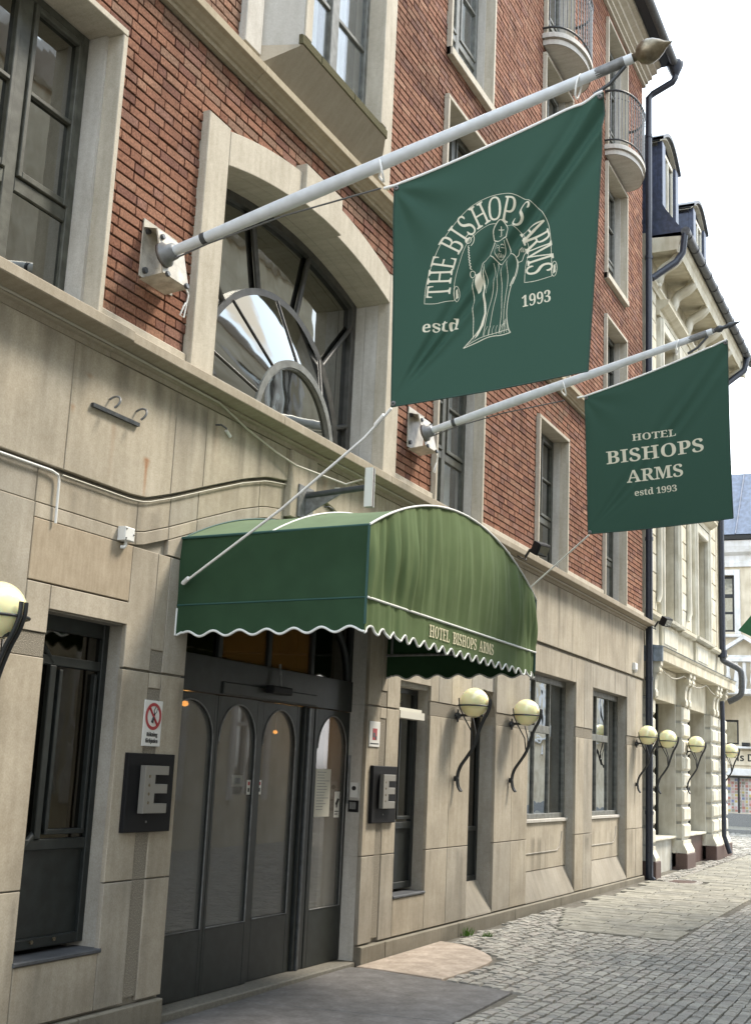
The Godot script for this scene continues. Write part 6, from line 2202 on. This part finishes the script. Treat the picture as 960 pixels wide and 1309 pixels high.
func dormer(o: Node3D, x: float) -> void:
	var w := 1.5
	var y0 := 12.35
	var y1 := 13.62
	var zf := -0.02
	var m := mb()
	# front with a segmental head
	var poly := PackedVector2Array([Vector2(x, y0), Vector2(x + w, y0), Vector2(x + w, y1)])
	for i in 13:
		var t := i / 12.0
		poly.append(Vector2(x + w * (1.0 - t), y1 + 0.33 * sin(PI * t)))
	m.prism(poly, -1.3, zf, 0.01)
	var d := part("dormer", m, M["roof_blue"], o)
	part("dormer_apron", mb().mould([Vector2(-0.4, 11.95), Vector2(0.28, 11.95), Vector2(zf, y0 - 0.01), Vector2(-0.4, y0 - 0.01)], x - 0.03, x + w + 0.03), M["roof_blue"], d)
	var hood := mb()
	var trim := mb()
	for i in 16:
		var t := i / 16.0
		var t2 := (i + 1) / 16.0
		var pa := Vector2(x - 0.08 + (w + 0.16) * t, y1 + 0.02 + 0.36 * sin(PI * t))
		var pb := Vector2(x - 0.08 + (w + 0.16) * t2, y1 + 0.02 + 0.36 * sin(PI * t2))
		for q in [[hood, 0.07, 0.14, zf + 0.14], [trim, 0.03, 0.068, zf + 0.07]]:
			var b: MB = q[0]
			var l: float = q[1]
			var h: float = q[2]
			var z: float = q[3]
			b.quad(Vector3(pa.x, pa.y + l, z), Vector3(pb.x, pb.y + l, z), Vector3(pb.x, pb.y + h, z), Vector3(pa.x, pa.y + h, z))
			b.quad(Vector3(pa.x, pa.y + h, z), Vector3(pb.x, pb.y + h, z), Vector3(pb.x, pb.y + h, -1.3), Vector3(pa.x, pa.y + h, -1.3))
			b.quad(Vector3(pb.x, pb.y + l, z), Vector3(pa.x, pa.y + l, z), Vector3(pa.x, pa.y + l, -1.3), Vector3(pb.x, pb.y + l, -1.3))
	part("dormer_hood", hood, M["gutter_zinc"], d)
	part("dormer_trim", trim, M["cream_paint_pale"], d)
	var f := mb()
	f.slab(x + 0.28, x + 0.32, y0 + 0.12, y1 + 0.08, zf - 0.02, zf + 0.04, 0.006)
	f.slab(x + w - 0.32, x + w - 0.28, y0 + 0.12, y1 + 0.08, zf - 0.02, zf + 0.04, 0.006)
	f.slab(x + w / 2 - 0.025, x + w / 2 + 0.025, y0 + 0.12, y1 + 0.08, zf - 0.02, zf + 0.05, 0.006)
	f.slab(x + 0.32, x + w - 0.32, y1 + 0.0, y1 + 0.08, zf - 0.02, zf + 0.048, 0.006)
	f.slab(x + 0.32, x + w - 0.32, y0 + 0.12, y0 + 0.2, zf - 0.02, zf + 0.048, 0.006)
	for s in 2:
		var pa := x if s == 0 else x + w - 0.27
		part("dormer_pilaster", mb().slab(pa, pa + 0.27, y0, y1 + 0.10, zf + 0.001, zf + 0.10, 0.01), M["roof_blue"], d)
	part("dormer_window", f, M["cream_paint_pale"], d)
	part("pane", mb().box(x + 0.32, x + w / 2 - 0.04, y0 + 0.2, y1, zf + 0.003, zf + 0.012).box(x + w / 2 + 0.04, x + w - 0.32, y0 + 0.2, y1, zf + 0.003, zf + 0.012), M["pane_reflecting"], d)


# ---------------------------------------------------------------- across the end of the street
# built facing +z, then turned to face west; along runs towards the north (the local x)
func far_house() -> void:
	var X := 44.0
	var o := thing("far_house", "pale house with balcony and blue metal roof across the end of the street", "building", Vector3(X, 0.0, -2.0))
	# local x = world z + 2 (to the right in the picture), local z = towards the viewer
	var turn := Transform3D(Basis(Vector3(0, 0, 1), Vector3.UP, Vector3(-1, 0, 0)), Vector3.ZERO)
	var P := func(called: String, m: MB, mt: Material, under: Node3D = null) -> MeshInstance3D:
		var t := mb().add(m, turn)
		var i := MeshInstance3D.new()
		i.name = called
		i.mesh = t.mesh()
		i.mesh.surface_set_material(0, mt)
		(under if under else o).add_child(i, true)
		return i
	var l := -4.0
	var r := 16.0
	var holes := [[-1.05, -0.22, 6.75, 8.75], [1.15, 2.0, 6.75, 8.75], [-1.2, -0.15, 2.86, 3.70], [1.2, 2.2, 2.86, 3.70], [-0.9, 3.4, 0.57, 1.80], [3.6, 4.6, 6.75, 8.75], [6.0, 7.0, 6.75, 8.75], [8.4, 9.4, 6.75, 8.75], [10.8, 11.8, 6.75, 8.75], [4.6, 5.8, 2.4, 4.6], [7.0, 8.2, 2.4, 4.6], [9.4, 10.6, 2.4, 4.6]]
	P.call("wall", wall_with_holes(l, r, 0.05, 9.4, 0.0, -0.4, holes), M["far_cream"])
	P.call("house_body", mb().box(l, r, 0.0, 9.9, -8.0, -0.6), M["interior_dark"])
	P.call("cornice", mb().mould([Vector2(-0.1, 9.05), Vector2(0.08, 9.05), Vector2(0.10, 9.2), Vector2(0.06, 9.22), Vector2(0.06, 9.45), Vector2(0.25, 9.55), Vector2(0.32, 9.75), Vector2(0.35, 9.95), Vector2(-0.1, 9.97)], l, r), M["far_white"])
	P.call("gutter", mb().mould([Vector2(-0.1, 9.975), Vector2(0.42, 9.975), Vector2(0.44, 10.12), Vector2(-0.1, 10.15)], l, r), M["iron_black"])
	P.call("roof", mb().mould([Vector2(0.40, 10.16), Vector2(-1.9, 12.9), Vector2(-6.0, 13.3), Vector2(-8.0, 10.16)], l, r), M["roof_pale_blue"])
	for i in 33:
		var x := l + 0.3 + i * 0.6
		P.call("roof_seam", mb().tube([Vector3(x, 10.19, 0.40), Vector3(x, 12.92, -1.88)], 0.025, 4), M["roof_pale_blue"])
	for h in [holes[0], holes[1], holes[5], holes[6], holes[7], holes[8], holes[9], holes[10], holes[11]]:
		var f := mb()
		f.slab(h[0], h[0] + 0.09, h[2], h[3], -0.16, -0.08, 0.01)
		f.slab(h[1] - 0.09, h[1], h[2], h[3], -0.16, -0.08, 0.01)
		for y in [h[2], h[2] + 0.64, h[2] + 1.22, h[3] - 0.09]:
			f.slab(h[0] + 0.09, h[1] - 0.09, y, y + (0.13 if y > h[2] + 1.0 and y < h[3] - 0.2 else 0.08), -0.16, -0.085, 0.01)
		var w: MeshInstance3D = P.call("window", f, M["iron_black"])
		P.call("pane", mb().box(h[0] + 0.09, h[1] - 0.09, h[2] + 0.08, h[3] - 0.09, -0.14, -0.13), M["pane_bright"], w)
		for s in 2:
			var a: float = h[0] - 0.20 if s == 0 else h[1]
			P.call("window_architrave", mb().slab(a, a + 0.20, h[2] - 0.1, h[3] + 0.2, -0.05, 0.08, 0.02), M["far_white"])
		P.call("window_architrave", mb().slab(h[0], h[1], h[3], h[3] + 0.2, -0.05, 0.08, 0.02), M["far_white"])
		P.call("window_sill", mb().slab(h[0] - 0.25, h[1] + 0.25, h[2] - 0.2, h[2] - 0.10, -0.05, 0.15, 0.02), M["far_white"])
	# pediment and balcony over the shop
	var ped := mb()
	for s in [-1, 1]:
		var a := Vector2(0.1, 6.62)
		var b := Vector2(0.1 + s * 1.0, 5.98)
		ped.prism(PackedVector2Array([a, a + Vector2(0, -0.14), b + Vector2(0, -0.14), b]), 0.0, 0.28)
	ped.slab(-0.95, 1.15, 5.80, 5.90, 0.0, 0.30, 0.01)
	P.call("pediment", ped, M["far_white"])
	P.call("balcony", mb().slab(-1.2, 3.2, 4.52, 4.70, 0.0, 0.9, 0.02).slab(-1.2, 3.2, 5.62, 5.76, 0.62, 0.9, 0.02).slab(-1.2, -0.8, 4.70, 5.62, 0.6, 0.88, 0.02), M["far_white"])
	for i in 14:
		P.call("baluster", mb().lathe([Vector2(0.05, 0.0), Vector2(0.06, 0.1), Vector2(0.10, 0.3), Vector2(0.05, 0.6), Vector2(0.07, 0.8), Vector2(0.07, 0.92)], Transform3D(Basis(), Vector3(-0.62 + i * 0.27, 4.70, 0.76)), 10), M["far_white"])
	P.call("balcony_bracket", mb().mould([Vector2(-0.05, 3.66), Vector2(0.10, 3.62), Vector2(0.28, 3.75), Vector2(0.52, 3.98), Vector2(0.70, 4.22), Vector2(0.82, 4.40), Vector2(0.85, 4.515), Vector2(-0.05, 4.515)], -1.15, -0.62), M["far_cream"])
	P.call("balcony_bracket", mb().mould([Vector2(-0.05, 3.66), Vector2(0.10, 3.62), Vector2(0.28, 3.75), Vector2(0.52, 3.98), Vector2(0.70, 4.22), Vector2(0.82, 4.40), Vector2(0.85, 4.515), Vector2(-0.05, 4.515)], 2.4, 2.9), M["far_cream"])
	for h in [holes[2], holes[3]]:
		var f := mb()
		f.slab(h[0], h[0] + 0.07, h[2], h[3], -0.16, -0.08, 0.01)
		f.slab(h[1] - 0.07, h[1], h[2], h[3], -0.16, -0.08, 0.01)
		f.slab(h[0] + 0.07, h[1] - 0.07, h[3] - 0.07, h[3], -0.16, -0.082, 0.01)
		f.slab(h[0] + 0.07, h[1] - 0.07, h[2], h[2] + 0.06, -0.16, -0.082, 0.01)
		var w: MeshInstance3D = P.call("window", f, M["iron_black"])
		P.call("pane", mb().box(h[0] + 0.07, h[1] - 0.07, h[2] + 0.06, h[3] - 0.07, -0.14, -0.13), M["pane_reflecting"], w)
	# fascia with lettering, a ledge, and the shop window full of small pictures
	P.call("ledge", mb().slab(l, r, 2.72, 2.80, 0.0, 0.22, 0.02), M["far_white"])
	P.call("fascia_board", mb().slab(-1.3, 3.5, 2.16, 2.66, 0.0, 0.06, 0.01), M["far_cream"])
	flat_text(o, "fascia_lettering", "is Dagar", 0.34, Vector3(X - 0.065, 2.42, -2.0 + 0.42), M["ink_black"], 1.0, turn.basis)
	P.call("shop_ledge", mb().slab(-1.3, 3.6, 1.81, 2.05, 0.0, 0.10, 0.02), M["far_white"])
	P.call("shop_lamp", mb().slab(-0.02, 0.22, 2.81, 2.93, 0.02, 0.25, 0.03), M["iron_black"])
	var fr := mb()
	fr.slab(-0.9, 3.4, 1.74, 1.80, -0.1, 0.0, 0.01)
	for x in [-0.9, -0.22, 1.0, 2.2, 3.34]:
		fr.slab(x, x + 0.06, 0.57, 1.74, -0.1, -0.002, 0.01)
	var sw: MeshInstance3D = P.call("shop_window", fr, M["iron_black"])
	P.call("shop_backing", mb().box(-0.9, 3.4, 0.57, 1.80, -0.3, -0.25), M["far_white"])
	var hues := [Color(0.46, 0.22, 0.18), Color(0.55, 0.45, 0.18), Color(0.22, 0.24, 0.38), Color(0.55, 0.36, 0.36), Color(0.38, 0.33, 0.28), Color(0.52, 0.43, 0.35), Color(0.30, 0.30, 0.24)]
	var pm := []
	for h in hues:
		pm.append(mat("picture_%d" % pm.size(), h, 0.6))
	for i in 35:
		for j in 11:
			if rng.randf() < 0.12: continue
			var x := -0.82 + i * 0.118
			var y := 0.60 + j * 0.103
			P.call("picture", mb().box(x, x + rng.randf_range(0.07, 0.105), y, y + rng.randf_range(0.07, 0.092), -0.245, -0.235), pm[rng.randi() % 7], sw)
	P.call("shop_stall", mb().slab(l, r, 0.0, 0.55, -0.1, 0.05, 0.01), M["granite_grey"])


# ---------------------------------------------------------------- the opposite side, seen in the glass
func opposite_house() -> void:
	var o := thing("opposite_building", "pale plaster house across the street that the windows mirror", "building", Vector3(9.0, -0.1, 7.4))
	var turn := Transform3D(Basis(Vector3(-1, 0, 0), Vector3.UP, Vector3(0, 0, -1)), Vector3(9.0, 0, 7.4))
	var P := func(called: String, m: MB, mt: Material) -> void: part(called, mb().add(m, turn), mt, o)
	var holes := []
	for row in 3:
		for i in 9:
			var x := -12.6 + i * 3.1
			holes.append([x, x + 1.25, [0.9, 4.7, 8.4][row], [3.0, 6.9, 10.4][row]])
	P.call("wall", wall_with_holes(-14.0, 15.0, -0.3, 12.2, 0.0, -0.4, holes), M["opposite_plaster"])
	for y in [3.6, 7.4]:
		P.call("band", mb().slab(-14.0, 15.0, y, y + 0.22, 0.0, 0.12, 0.02), M["far_white"])
	P.call("cornice", mb().mould([Vector2(-0.1, 11.9), Vector2(0.15, 11.9), Vector2(0.4, 12.15), Vector2(0.42, 12.3), Vector2(-0.1, 12.35)], -14.0, 15.0), M["far_white"])
	P.call("roof", mb().mould([Vector2(0.3, 12.35), Vector2(-3.5, 13.6), Vector2(-7.5, 12.35)], -14.0, 15.0), M["gutter_zinc"])
	P.call("house_body", mb().box(-14.0, 15.0, -0.3, 12.2, -7.5, -0.5), M["interior_dark"])
	for h in holes:
		var f := mb()
		f.slab(h[0], h[0] + 0.08, h[2], h[3], -0.2, -0.1, 0.01)
		f.slab(h[1] - 0.08, h[1], h[2], h[3], -0.2, -0.1, 0.01)
		f.slab((h[0] + h[1]) / 2 - 0.05, (h[0] + h[1]) / 2 + 0.05, h[2], h[3], -0.2, -0.1, 0.01)
		f.slab(h[0], h[1], h[2] + 1.3, h[2] + 1.38, -0.2, -0.102, 0.01)
		P.call("window", f, M["far_white"])
		P.call("pane", mb().box(h[0], h[1], h[2], h[3], -0.18, -0.17), M["pane_reflecting"])
		P.call("window_architrave", mb().slab(h[0] - 0.15, h[0], h[2] - 0.1, h[3] + 0.15, 0.0, 0.06, 0.01).slab(h[1], h[1] + 0.15, h[2] - 0.1, h[3] + 0.15, 0.0, 0.06, 0.01), M["far_white"])


# ---------------------------------------------------------------- the ground
func in_poly(p: Vector2, poly: PackedVector2Array) -> bool:
	return Geometry2D.is_point_in_polygon(p, poly)


func slope_plate(poly: PackedVector2Array, low: float, high: float, b := 0.006) -> MB:
	var m := mb()
	m.plate(poly, low, high, b)
	for i in m.v.size():
		m.v[i].y += gy(m.v[i].x)
	return m


func build_ground() -> void:
	var ground := structure("ground")
	var m := mb()
	var xs := [-60.0, -20.0, 0.0, 10.0, 20.0, 30.0, 60.0, 400.0]
	for i in 7:
		var a := gy(xs[i]) - 0.022
		var b := gy(xs[i + 1]) - 0.022
		m.quad(Vector3(xs[i], a, 300.0), Vector3(xs[i + 1], b, 300.0), Vector3(xs[i + 1], b, -300.0), Vector3(xs[i], a, -300.0))
	part("earth", m, M["joint_sand"], ground)
	# slabs before the door
	var slabs := structure("pavement")
	var dark := [
		PackedVector2Array([Vector2(5.6, -0.0), Vector2(8.02, 0.0), Vector2(8.30, 1.56), Vector2(5.6, 1.64)]),
		PackedVector2Array([Vector2(8.035, 0.0), Vector2(9.86, 0.0), Vector2(9.88, 0.20), Vector2(9.66, 1.52), Vector2(8.315, 1.56)]),
	]
	for d in dark:
		part("paving_slab", slope_plate(d, -0.1, 0.0), M["slab_dark"], slabs)
	var pink := PackedVector2Array([Vector2(9.905, 0.04), Vector2(9.905, 0.22), Vector2(9.83, 0.86), Vector2(10.4, 0.89), Vector2(10.85, 0.885), Vector2(11.06, 0.85), Vector2(11.24, 0.77), Vector2(11.42, 0.64), Vector2(11.62, 0.46), Vector2(11.74, 0.28), Vector2(11.80, 0.04)])
	part("pink_slab", slope_plate(pink, -0.1, 0.002), M["slab_pink"], slabs)
	# thin sheets of a seam and worn line in the pink slab are part of its relief; pavers follow
	var x := 13.62
	var count := 0
	var zone := PackedVector2Array([Vector2(13.58, 0.66), Vector2(13.60, 1.97), Vector2(19.2, 1.96), Vector2(24.0, 1.62), Vector2(28.9, 1.35), Vector2(28.9, 0.30), Vector2(20.9, 0.32), Vector2(20.8, 0.12), Vector2(15.8, 0.12)])
	var slant := PackedVector2Array([Vector2(13.55, 0.66), Vector2(15.8, 0.12)])
	while x < 28.6:
		var w := 0.262 if x < 22.0 else 0.30
		var z := 0.10 + rng.randf() * 0.2
		while z < 2.0:
			var len := rng.randf_range(0.34, 0.56)
			var za := z
			var zb := z + len
			var cx := x + w / 2
			# the edge towards the street, and the slanting edge where the setts reach the wall
			var lo := 0.12
			if cx < 15.8:
				lo = lerpf(0.70, 0.12, (cx - 13.55) / 2.25)
			if cx > 20.8:
				lo = 0.42
			var hi := 1.965 if cx < 19.2 else lerpf(1.96, 1.32, (cx - 19.2) / 9.7)
			za = maxf(za, lo)
			zb = minf(zb, hi)
			if zb - za > 0.06 and count < 299 and not (Vector2((cx - 20.75) / 0.55, ((za + zb) / 2 - 0.62) / 0.30).length() < 1.0):
				var g := 0.008
				var h := rng.randf_range(-0.004, 0.003)
				var p := PackedVector2Array([Vector2(x + g, za + g), Vector2(x + w - g, za + g), Vector2(x + w - g + rng.randf_range(-0.004, 0.002), zb - g), Vector2(x + g, zb - g)])
				part("paving_stone", slope_plate(p, -0.08, 0.0 + h, 0.007), M["paver_%d" % (rng.randi() % 3)], slabs)
				count += 1
			z += len
		x += w
	# round cover with a ring of small setts
	var cover := mb().lathe([Vector2(0.0, 0.0), Vector2(0.26, 0.0), Vector2(0.28, -0.01), Vector2(0.28, -0.08)], Transform3D(Basis(), Vector3(20.75, gy(20.75) - 0.002, 0.62)), 24)
	part("manhole_cover", cover, M["red_granite"], slabs)
	for i in 22:
		var a := TAU * i / 22.0
		var c := Vector2(20.75 + 0.42 * cos(a), 0.62 + 0.24 * sin(a) * 1.0)
		var d := Vector2(cos(a), sin(a))
		var e := d.orthogonal()
		part("ring_sett", slope_plate(PackedVector2Array([c - d * 0.05 - e * 0.05, c - d * 0.05 + e * 0.05, c + d * 0.05 + e * 0.055, c + d * 0.05 - e * 0.055]), -0.08, rng.randf_range(-0.006, 0.004), 0.008), M["sett_%d" % (rng.randi() % 5)], slabs)
	# kerb and far pavement
	part("far_kerb", mb().box(40.5, 40.68, -0.2, 0.13, -40.0, 40.0), M["granite_grey"], slabs)
	part("far_pavement", mb().box(40.685, 44.0, -0.2, 0.125, -40.0, 40.0), M["paver_0"], slabs)
	# setts
	var road := structure("cobbled_street")
	var list := []
	var z := 0.03
	var row := 0
	while z < 8.4:
		var pitch := 0.098 + 0.004 * sin(row * 1.7)
		var cx := 6.0 + rng.randf() * 0.1
		while cx < 40.4:
			var len := rng.randf_range(0.08, 0.128)
			var mid := cx + len / 2
			# rows wander a little, more so by the wall
			var zz0 := z + pitch / 2
			var wob := 0.035 * sin(mid * 0.5 + row * 0.11) + (0.014 * sin(mid * 3.7 + row * 1.9) + rng.randf_range(-0.012, 0.012)) * (1.0 - 0.8 * smoothstep(1.2, 2.2, zz0))
			var zz := z + pitch / 2 + wob
			var p := Vector2(mid, zz)
			var free := true
			if zz < 2.05 and mid < 29.0:
				if zz < 1.595 and mid < lerpf(9.93, 9.70, clampf((zz - 0.2) / 1.3, 0.0, 1.0)) and zz < lerpf(1.66, 1.575, clampf((mid - 5.6) / 4.0, 0.0, 1.0)): free = false
				if in_poly(p, pink) or in_poly(p + Vector2(-0.06, 0), pink) or in_poly(p + Vector2(0, -0.06), pink): free = false
				var lo := 0.12
				if mid < 15.8:
					lo = lerpf(0.70, 0.12, (mid - 13.55) / 2.25)
				if mid > 20.8:
					lo = 0.42
				var hi := 1.965 if mid < 19.2 else lerpf(1.96, 1.32, (mid - 19.2) / 9.7)
				if mid > 13.56 and zz > lo - 0.05 and zz < hi + 0.05: free = false
				if zz < 0.09: free = false
			if mid > 28.6 and zz < 0.1: pass
			if free:
				list.append([mid, zz, len + 0.002, pitch - (0.006 if zz > 1.9 else 0.002)])
			cx += len
		z += pitch
		row += 1
	# beyond the corner the setts also cover the crossing street
	z = 0.0
	while z > -6.0:
		var cx := 29.2
		while cx < 40.4:
			list.append([cx + 0.1, z, 0.19, 0.135])
			cx += 0.21
		z -= 0.15
	var shapes := []
	for s in 4:
		var mm := mb()
		var top := []
		for j in 3:
			var r := []
			for i in 3:
				var edge := (1.0 if i != 1 else 0.0) + (1.0 if j != 1 else 0.0)
				r.append(Vector3(lerpf(-0.43, 0.43, i / 2.0) + rng.randf_range(-0.03, 0.03), [0.0, -0.05, -0.14][int(edge)] + rng.randf_range(-0.05, 0.05), lerpf(0.43, -0.43, j / 2.0) + rng.randf_range(-0.03, 0.03)))
			top.append(r)
		for j in 2:
			for i in 2:
				mm.quad(top[j][i], top[j][i + 1], top[j + 1][i + 1], top[j + 1][i])
		var ring := [top[0][0], top[0][1], top[0][2], top[1][2], top[2][2], top[2][1], top[2][0], top[1][0]]
		for k in 8:
			var a: Vector3 = ring[k]
			var b: Vector3 = ring[(k + 1) % 8]
			mm.quad(Vector3(a.x * 1.10, -1.3, a.z * 1.10), Vector3(b.x * 1.10, -1.3, b.z * 1.10), b, a)
		shapes.append(mm)
	var eye := Vector2(0, 4.8)
	var meshes := []
	for s in shapes:
		meshes.append((s as MB).mesh())
	list.sort_custom(func(a, b): return Vector2(a[0], a[1]).distance_squared_to(eye) < Vector2(b[0], b[1]).distance_squared_to(eye))
	var near := []
	var rest := []
	var right := Vector3(0.42523, 0.044728, 0.903978)
	var up := Vector3(-0.204145, 0.97778, 0.047651)
	for q in list:
		# is it in the picture? the nearest ones that are become single stones
		var rel := Vector3(q[0], gy(q[0]) - 1.52, q[1] - 4.8)
		var depth := -rel.dot(Vector3(-0.881761, -0.204806, 0.424915))
		var sx := rel.dot(right) / depth
		var sy := rel.dot(up) / depth
		if near.size() < 298 and sx > -0.3 and sx < 0.31 and sy > -0.42:
			near.append(q)
		else:
			rest.append(q)
	for q in near:
		var o := MeshInstance3D.new()
		o.name = "cobblestone"
		o.mesh = meshes[rng.randi() % 4]
		o.set_surface_override_material(0, M["sett_%d" % (rng.randi() % 5)])
		o.transform = sett_at(q)
		road.add_child(o, true)
	for s in 3:
		var mm := MultiMesh.new()
		mm.transform_format = MultiMesh.TRANSFORM_3D
		mm.use_colors = true
		mm.mesh = (shapes[s] as MB).mesh()
		mm.mesh.surface_set_material(0, M["sett_many"])
		var mine := []
		for i in rest.size():
			if i % 3 == s:
				mine.append(rest[i])
		mm.instance_count = mine.size()
		for i in mine.size():
			mm.set_instance_transform(i, sett_at(mine[i]))
			var c: Color = M["sett_%d" % (rng.randi() % 5)].albedo_color.srgb_to_linear() * rng.randf_range(0.85, 1.12)
			c.a = 1.0
			mm.set_instance_color(i, c)
		var o := MultiMeshInstance3D.new()
		o.name = "cobblestones"
		o.multimesh = mm
		o.material_override = M["sett_many"]
		o.set_meta("kind", "stuff")
		road.add_child(o, true)
	print("setts ", near.size(), " + ", rest.size(), "  pavers ", count)


func sett_at(q: Array) -> Transform3D:
	var b := Basis.from_euler(Vector3(rng.randf_range(-0.05, 0.05), rng.randf_range(-0.06, 0.06), rng.randf_range(-0.05, 0.05)))
	b = b * Basis.from_scale(Vector3(q[2], 0.042, q[3]))
	return Transform3D(b, Vector3(q[0], gy(q[0]) + rng.randf_range(-0.006, 0.004), q[1]))


func weeds() -> void:
	for w in [[12.41, 0.075, 1.0, "larger tuft of green weeds growing at the foot of the wall"], [12.50, 0.27, 0.6, "smaller tuft of green weeds between the cobblestones near the wall"]]:
		var m := mb()
		for i in 46:
			var a := rng.randf() * TAU
			var r := rng.randf() * 0.11 * float(w[2])
			var base := Vector3(w[0] + r * cos(a) * 1.4, gy(w[0]) - 0.01, w[1] + r * sin(a) * 0.6)
			var h := rng.randf_range(0.04, 0.11) * float(w[2])
			var lean := Vector3(rng.randf_range(-0.05, 0.05), h, rng.randf_range(-0.04, 0.05))
			var s := Vector3(cos(a), 0, sin(a)) * 0.006
			m.tri(base - s, base + s, base + lean)
			m.tri(base + s, base - s, base + lean * 0.98 + s * 0.2)
		single("weed_tuft", m, M["grass_blade"], w[3], "weeds", "weeds at the foot of the hotel wall")


func third_flag() -> void:
	var o := thing("street_flag", "green flag mostly cut off by the right edge of the picture", "flag", Vector3(14.0, 3.2, 3.3))
	var cloth := func(u: float, v: float) -> Vector3:
		var top := Vector3(14.0, 4.35, 3.55).lerp(Vector3(14.0, 4.45, 4.9), u)
		var low := Vector3(14.0, 3.20, 2.60).lerp(Vector3(14.0, 2.55, 3.9), u)
		return top.lerp(low, v) + Vector3(0.03 * sin(u * 6.0 + v * 3.0), 0, 0)
	part("cloth", mb().sheet(20, 20, cloth), M["flag_plain"], o)
	var pole := thing("street_flagpole", "thin white pole that carries the cut-off flag, outside the picture", "flagpole", Vector3(14.0, 3.9, 7.4))
	part("pole", mb().tube([Vector3(14.0, 4.15, 7.4), Vector3(14.0, 4.42, 3.4)], 0.03, 8), M["steel_white"], pole)


func _ready() -> void:
	rng.seed = 20
	# camera
	var cam := Camera3D.new()
	cam.name = "camera"
	add_child(cam)
	cam.transform = Transform3D(Basis(Vector3(0.42523239, 0.04472775, 0.90397834), Vector3(-0.20414543, 0.97778016, 0.04765085), Vector3(-0.88176077, -0.20480573, 0.42491476)), Vector3(0, 1.52, 4.8))
	cam.fov = 45.484
	cam.near = 0.05
	cam.far = 1200.0
	cam.current = true
	# bright overcast sky, light from the street side
	var env := Environment.new()
	env.background_mode = Environment.BG_SKY
	var sky := Sky.new()
	var sm := ProceduralSkyMaterial.new()
	sm.sky_top_color = Color(0.80, 0.86, 0.93)
	sm.sky_horizon_color = Color(0.97, 0.975, 0.98)
	sm.sky_curve = 0.25
	sm.ground_bottom_color = Color(0.35, 0.34, 0.32)
	sm.ground_horizon_color = Color(0.6, 0.6, 0.6)
	sm.sun_angle_max = 1.0
	sm.energy_multiplier = 1.0
	sky.sky_material = sm
	env.sky = sky
	env.tonemap_mode = Environment.TONE_MAPPER_LINEAR
	env.tonemap_exposure = 3.95
	env.sdfgi_enabled = true
	env.ssao_enabled = true
	env.ssil_enabled = true
	var we := WorldEnvironment.new()
	we.name = "world_environment"
	we.environment = env
	add_child(we)
	var sun := DirectionalLight3D.new()
	sun.name = "sun"
	sun.light_energy = 0.5
	sun.light_color = Color(1.0, 0.96, 0.90)
	sun.light_angular_distance = 14.0
	sun.shadow_enabled = true
	add_child(sun)
	sun.look_at_from_position(Vector3(6.0, 11.0, 5.4), Vector3.ZERO)
	make_textures()
	make_materials()
	mat("hem_green", Color(0.025, 0.06, 0.045), 0.8)
	mat("awning_piping", Color(0.02, 0.075, 0.065), 0.6)
	mat("board_brown", Color(0.10, 0.075, 0.07), 0.5)
	var fp := mat("flag_plain", Color(0.045, 0.16, 0.07), 0.8, "cloth", 1.3)
	fp.backlight_enabled = true
	fp.backlight = Color(0.3, 0.4, 0.3)
	build_ground()
	build_hotel()
	cream_house()
	far_house()
	opposite_house()
	awning()
	var green := Color(0.038, 0.087, 0.062)
	flagpole("long white flagpole with bronze finial and the large flag, left of the arched window", 6.188, Vector2(0.2, 4.779), Vector2(3.30, 5.512), "white flagpoles on the hotel front")
	flagpole("second white flagpole, right of the arched window, carrying the smaller lettered flag", 10.611, Vector2(0.2, 4.756), Vector2(2.95, 5.482), "white flagpoles on the hotel front", false)
	flag("crest_flag", "large green flag with a bishop emblem hanging from the left pole", 6.188, [Vector2(1.845, 4.978), Vector2(3.125, 5.330), Vector2(3.065, 3.677), Vector2(1.888, 3.581)], flag_print(0, 1.80, 3.15, 3.52, 5.40, green), [1.80, 3.15, 3.52, 5.40], 1.0, 0.6)
	flag("lettered_flag", "smaller green flag lettered Hotel Bishops Arms hanging from the right pole", 10.611, [Vector2(1.785, 4.975), Vector2(3.068, 5.384), Vector2(3.115, 3.766), Vector2(1.833, 3.674)], flag_print(1, 1.72, 3.18, 3.60, 5.46, green), [1.72, 3.18, 3.60, 5.46], 0.35, 2.1)
	var lamp := wall_lamp("globe lamp cut by the left picture edge, left of the narrow window", Vector3(4.98, 2.09, 0.0), null)
	var places := [[12.138, "globe lamp under the awning's right end, first right of the door"], [13.87, "globe lamp just left of the large shop window"], [20.07, "globe lamp on the hotel corner in front of the downpipe"], [21.20, "globe lamp on the cream house's first pier, beside the downpipe"], [23.7, "globe lamp on the cream house's middle pier"], [27.55, "farthest globe lamp, on the cream house's last pier before the side street"]]
	for p in places:
		var zz := 0.0
		if p[0] > 20.5: zz = 0.08
		wall_lamp(p[1], Vector3(p[0], 2.075 if p[0] < 21 else 2.06, zz), lamp)
	small_things()
	weeds()
	third_flag()
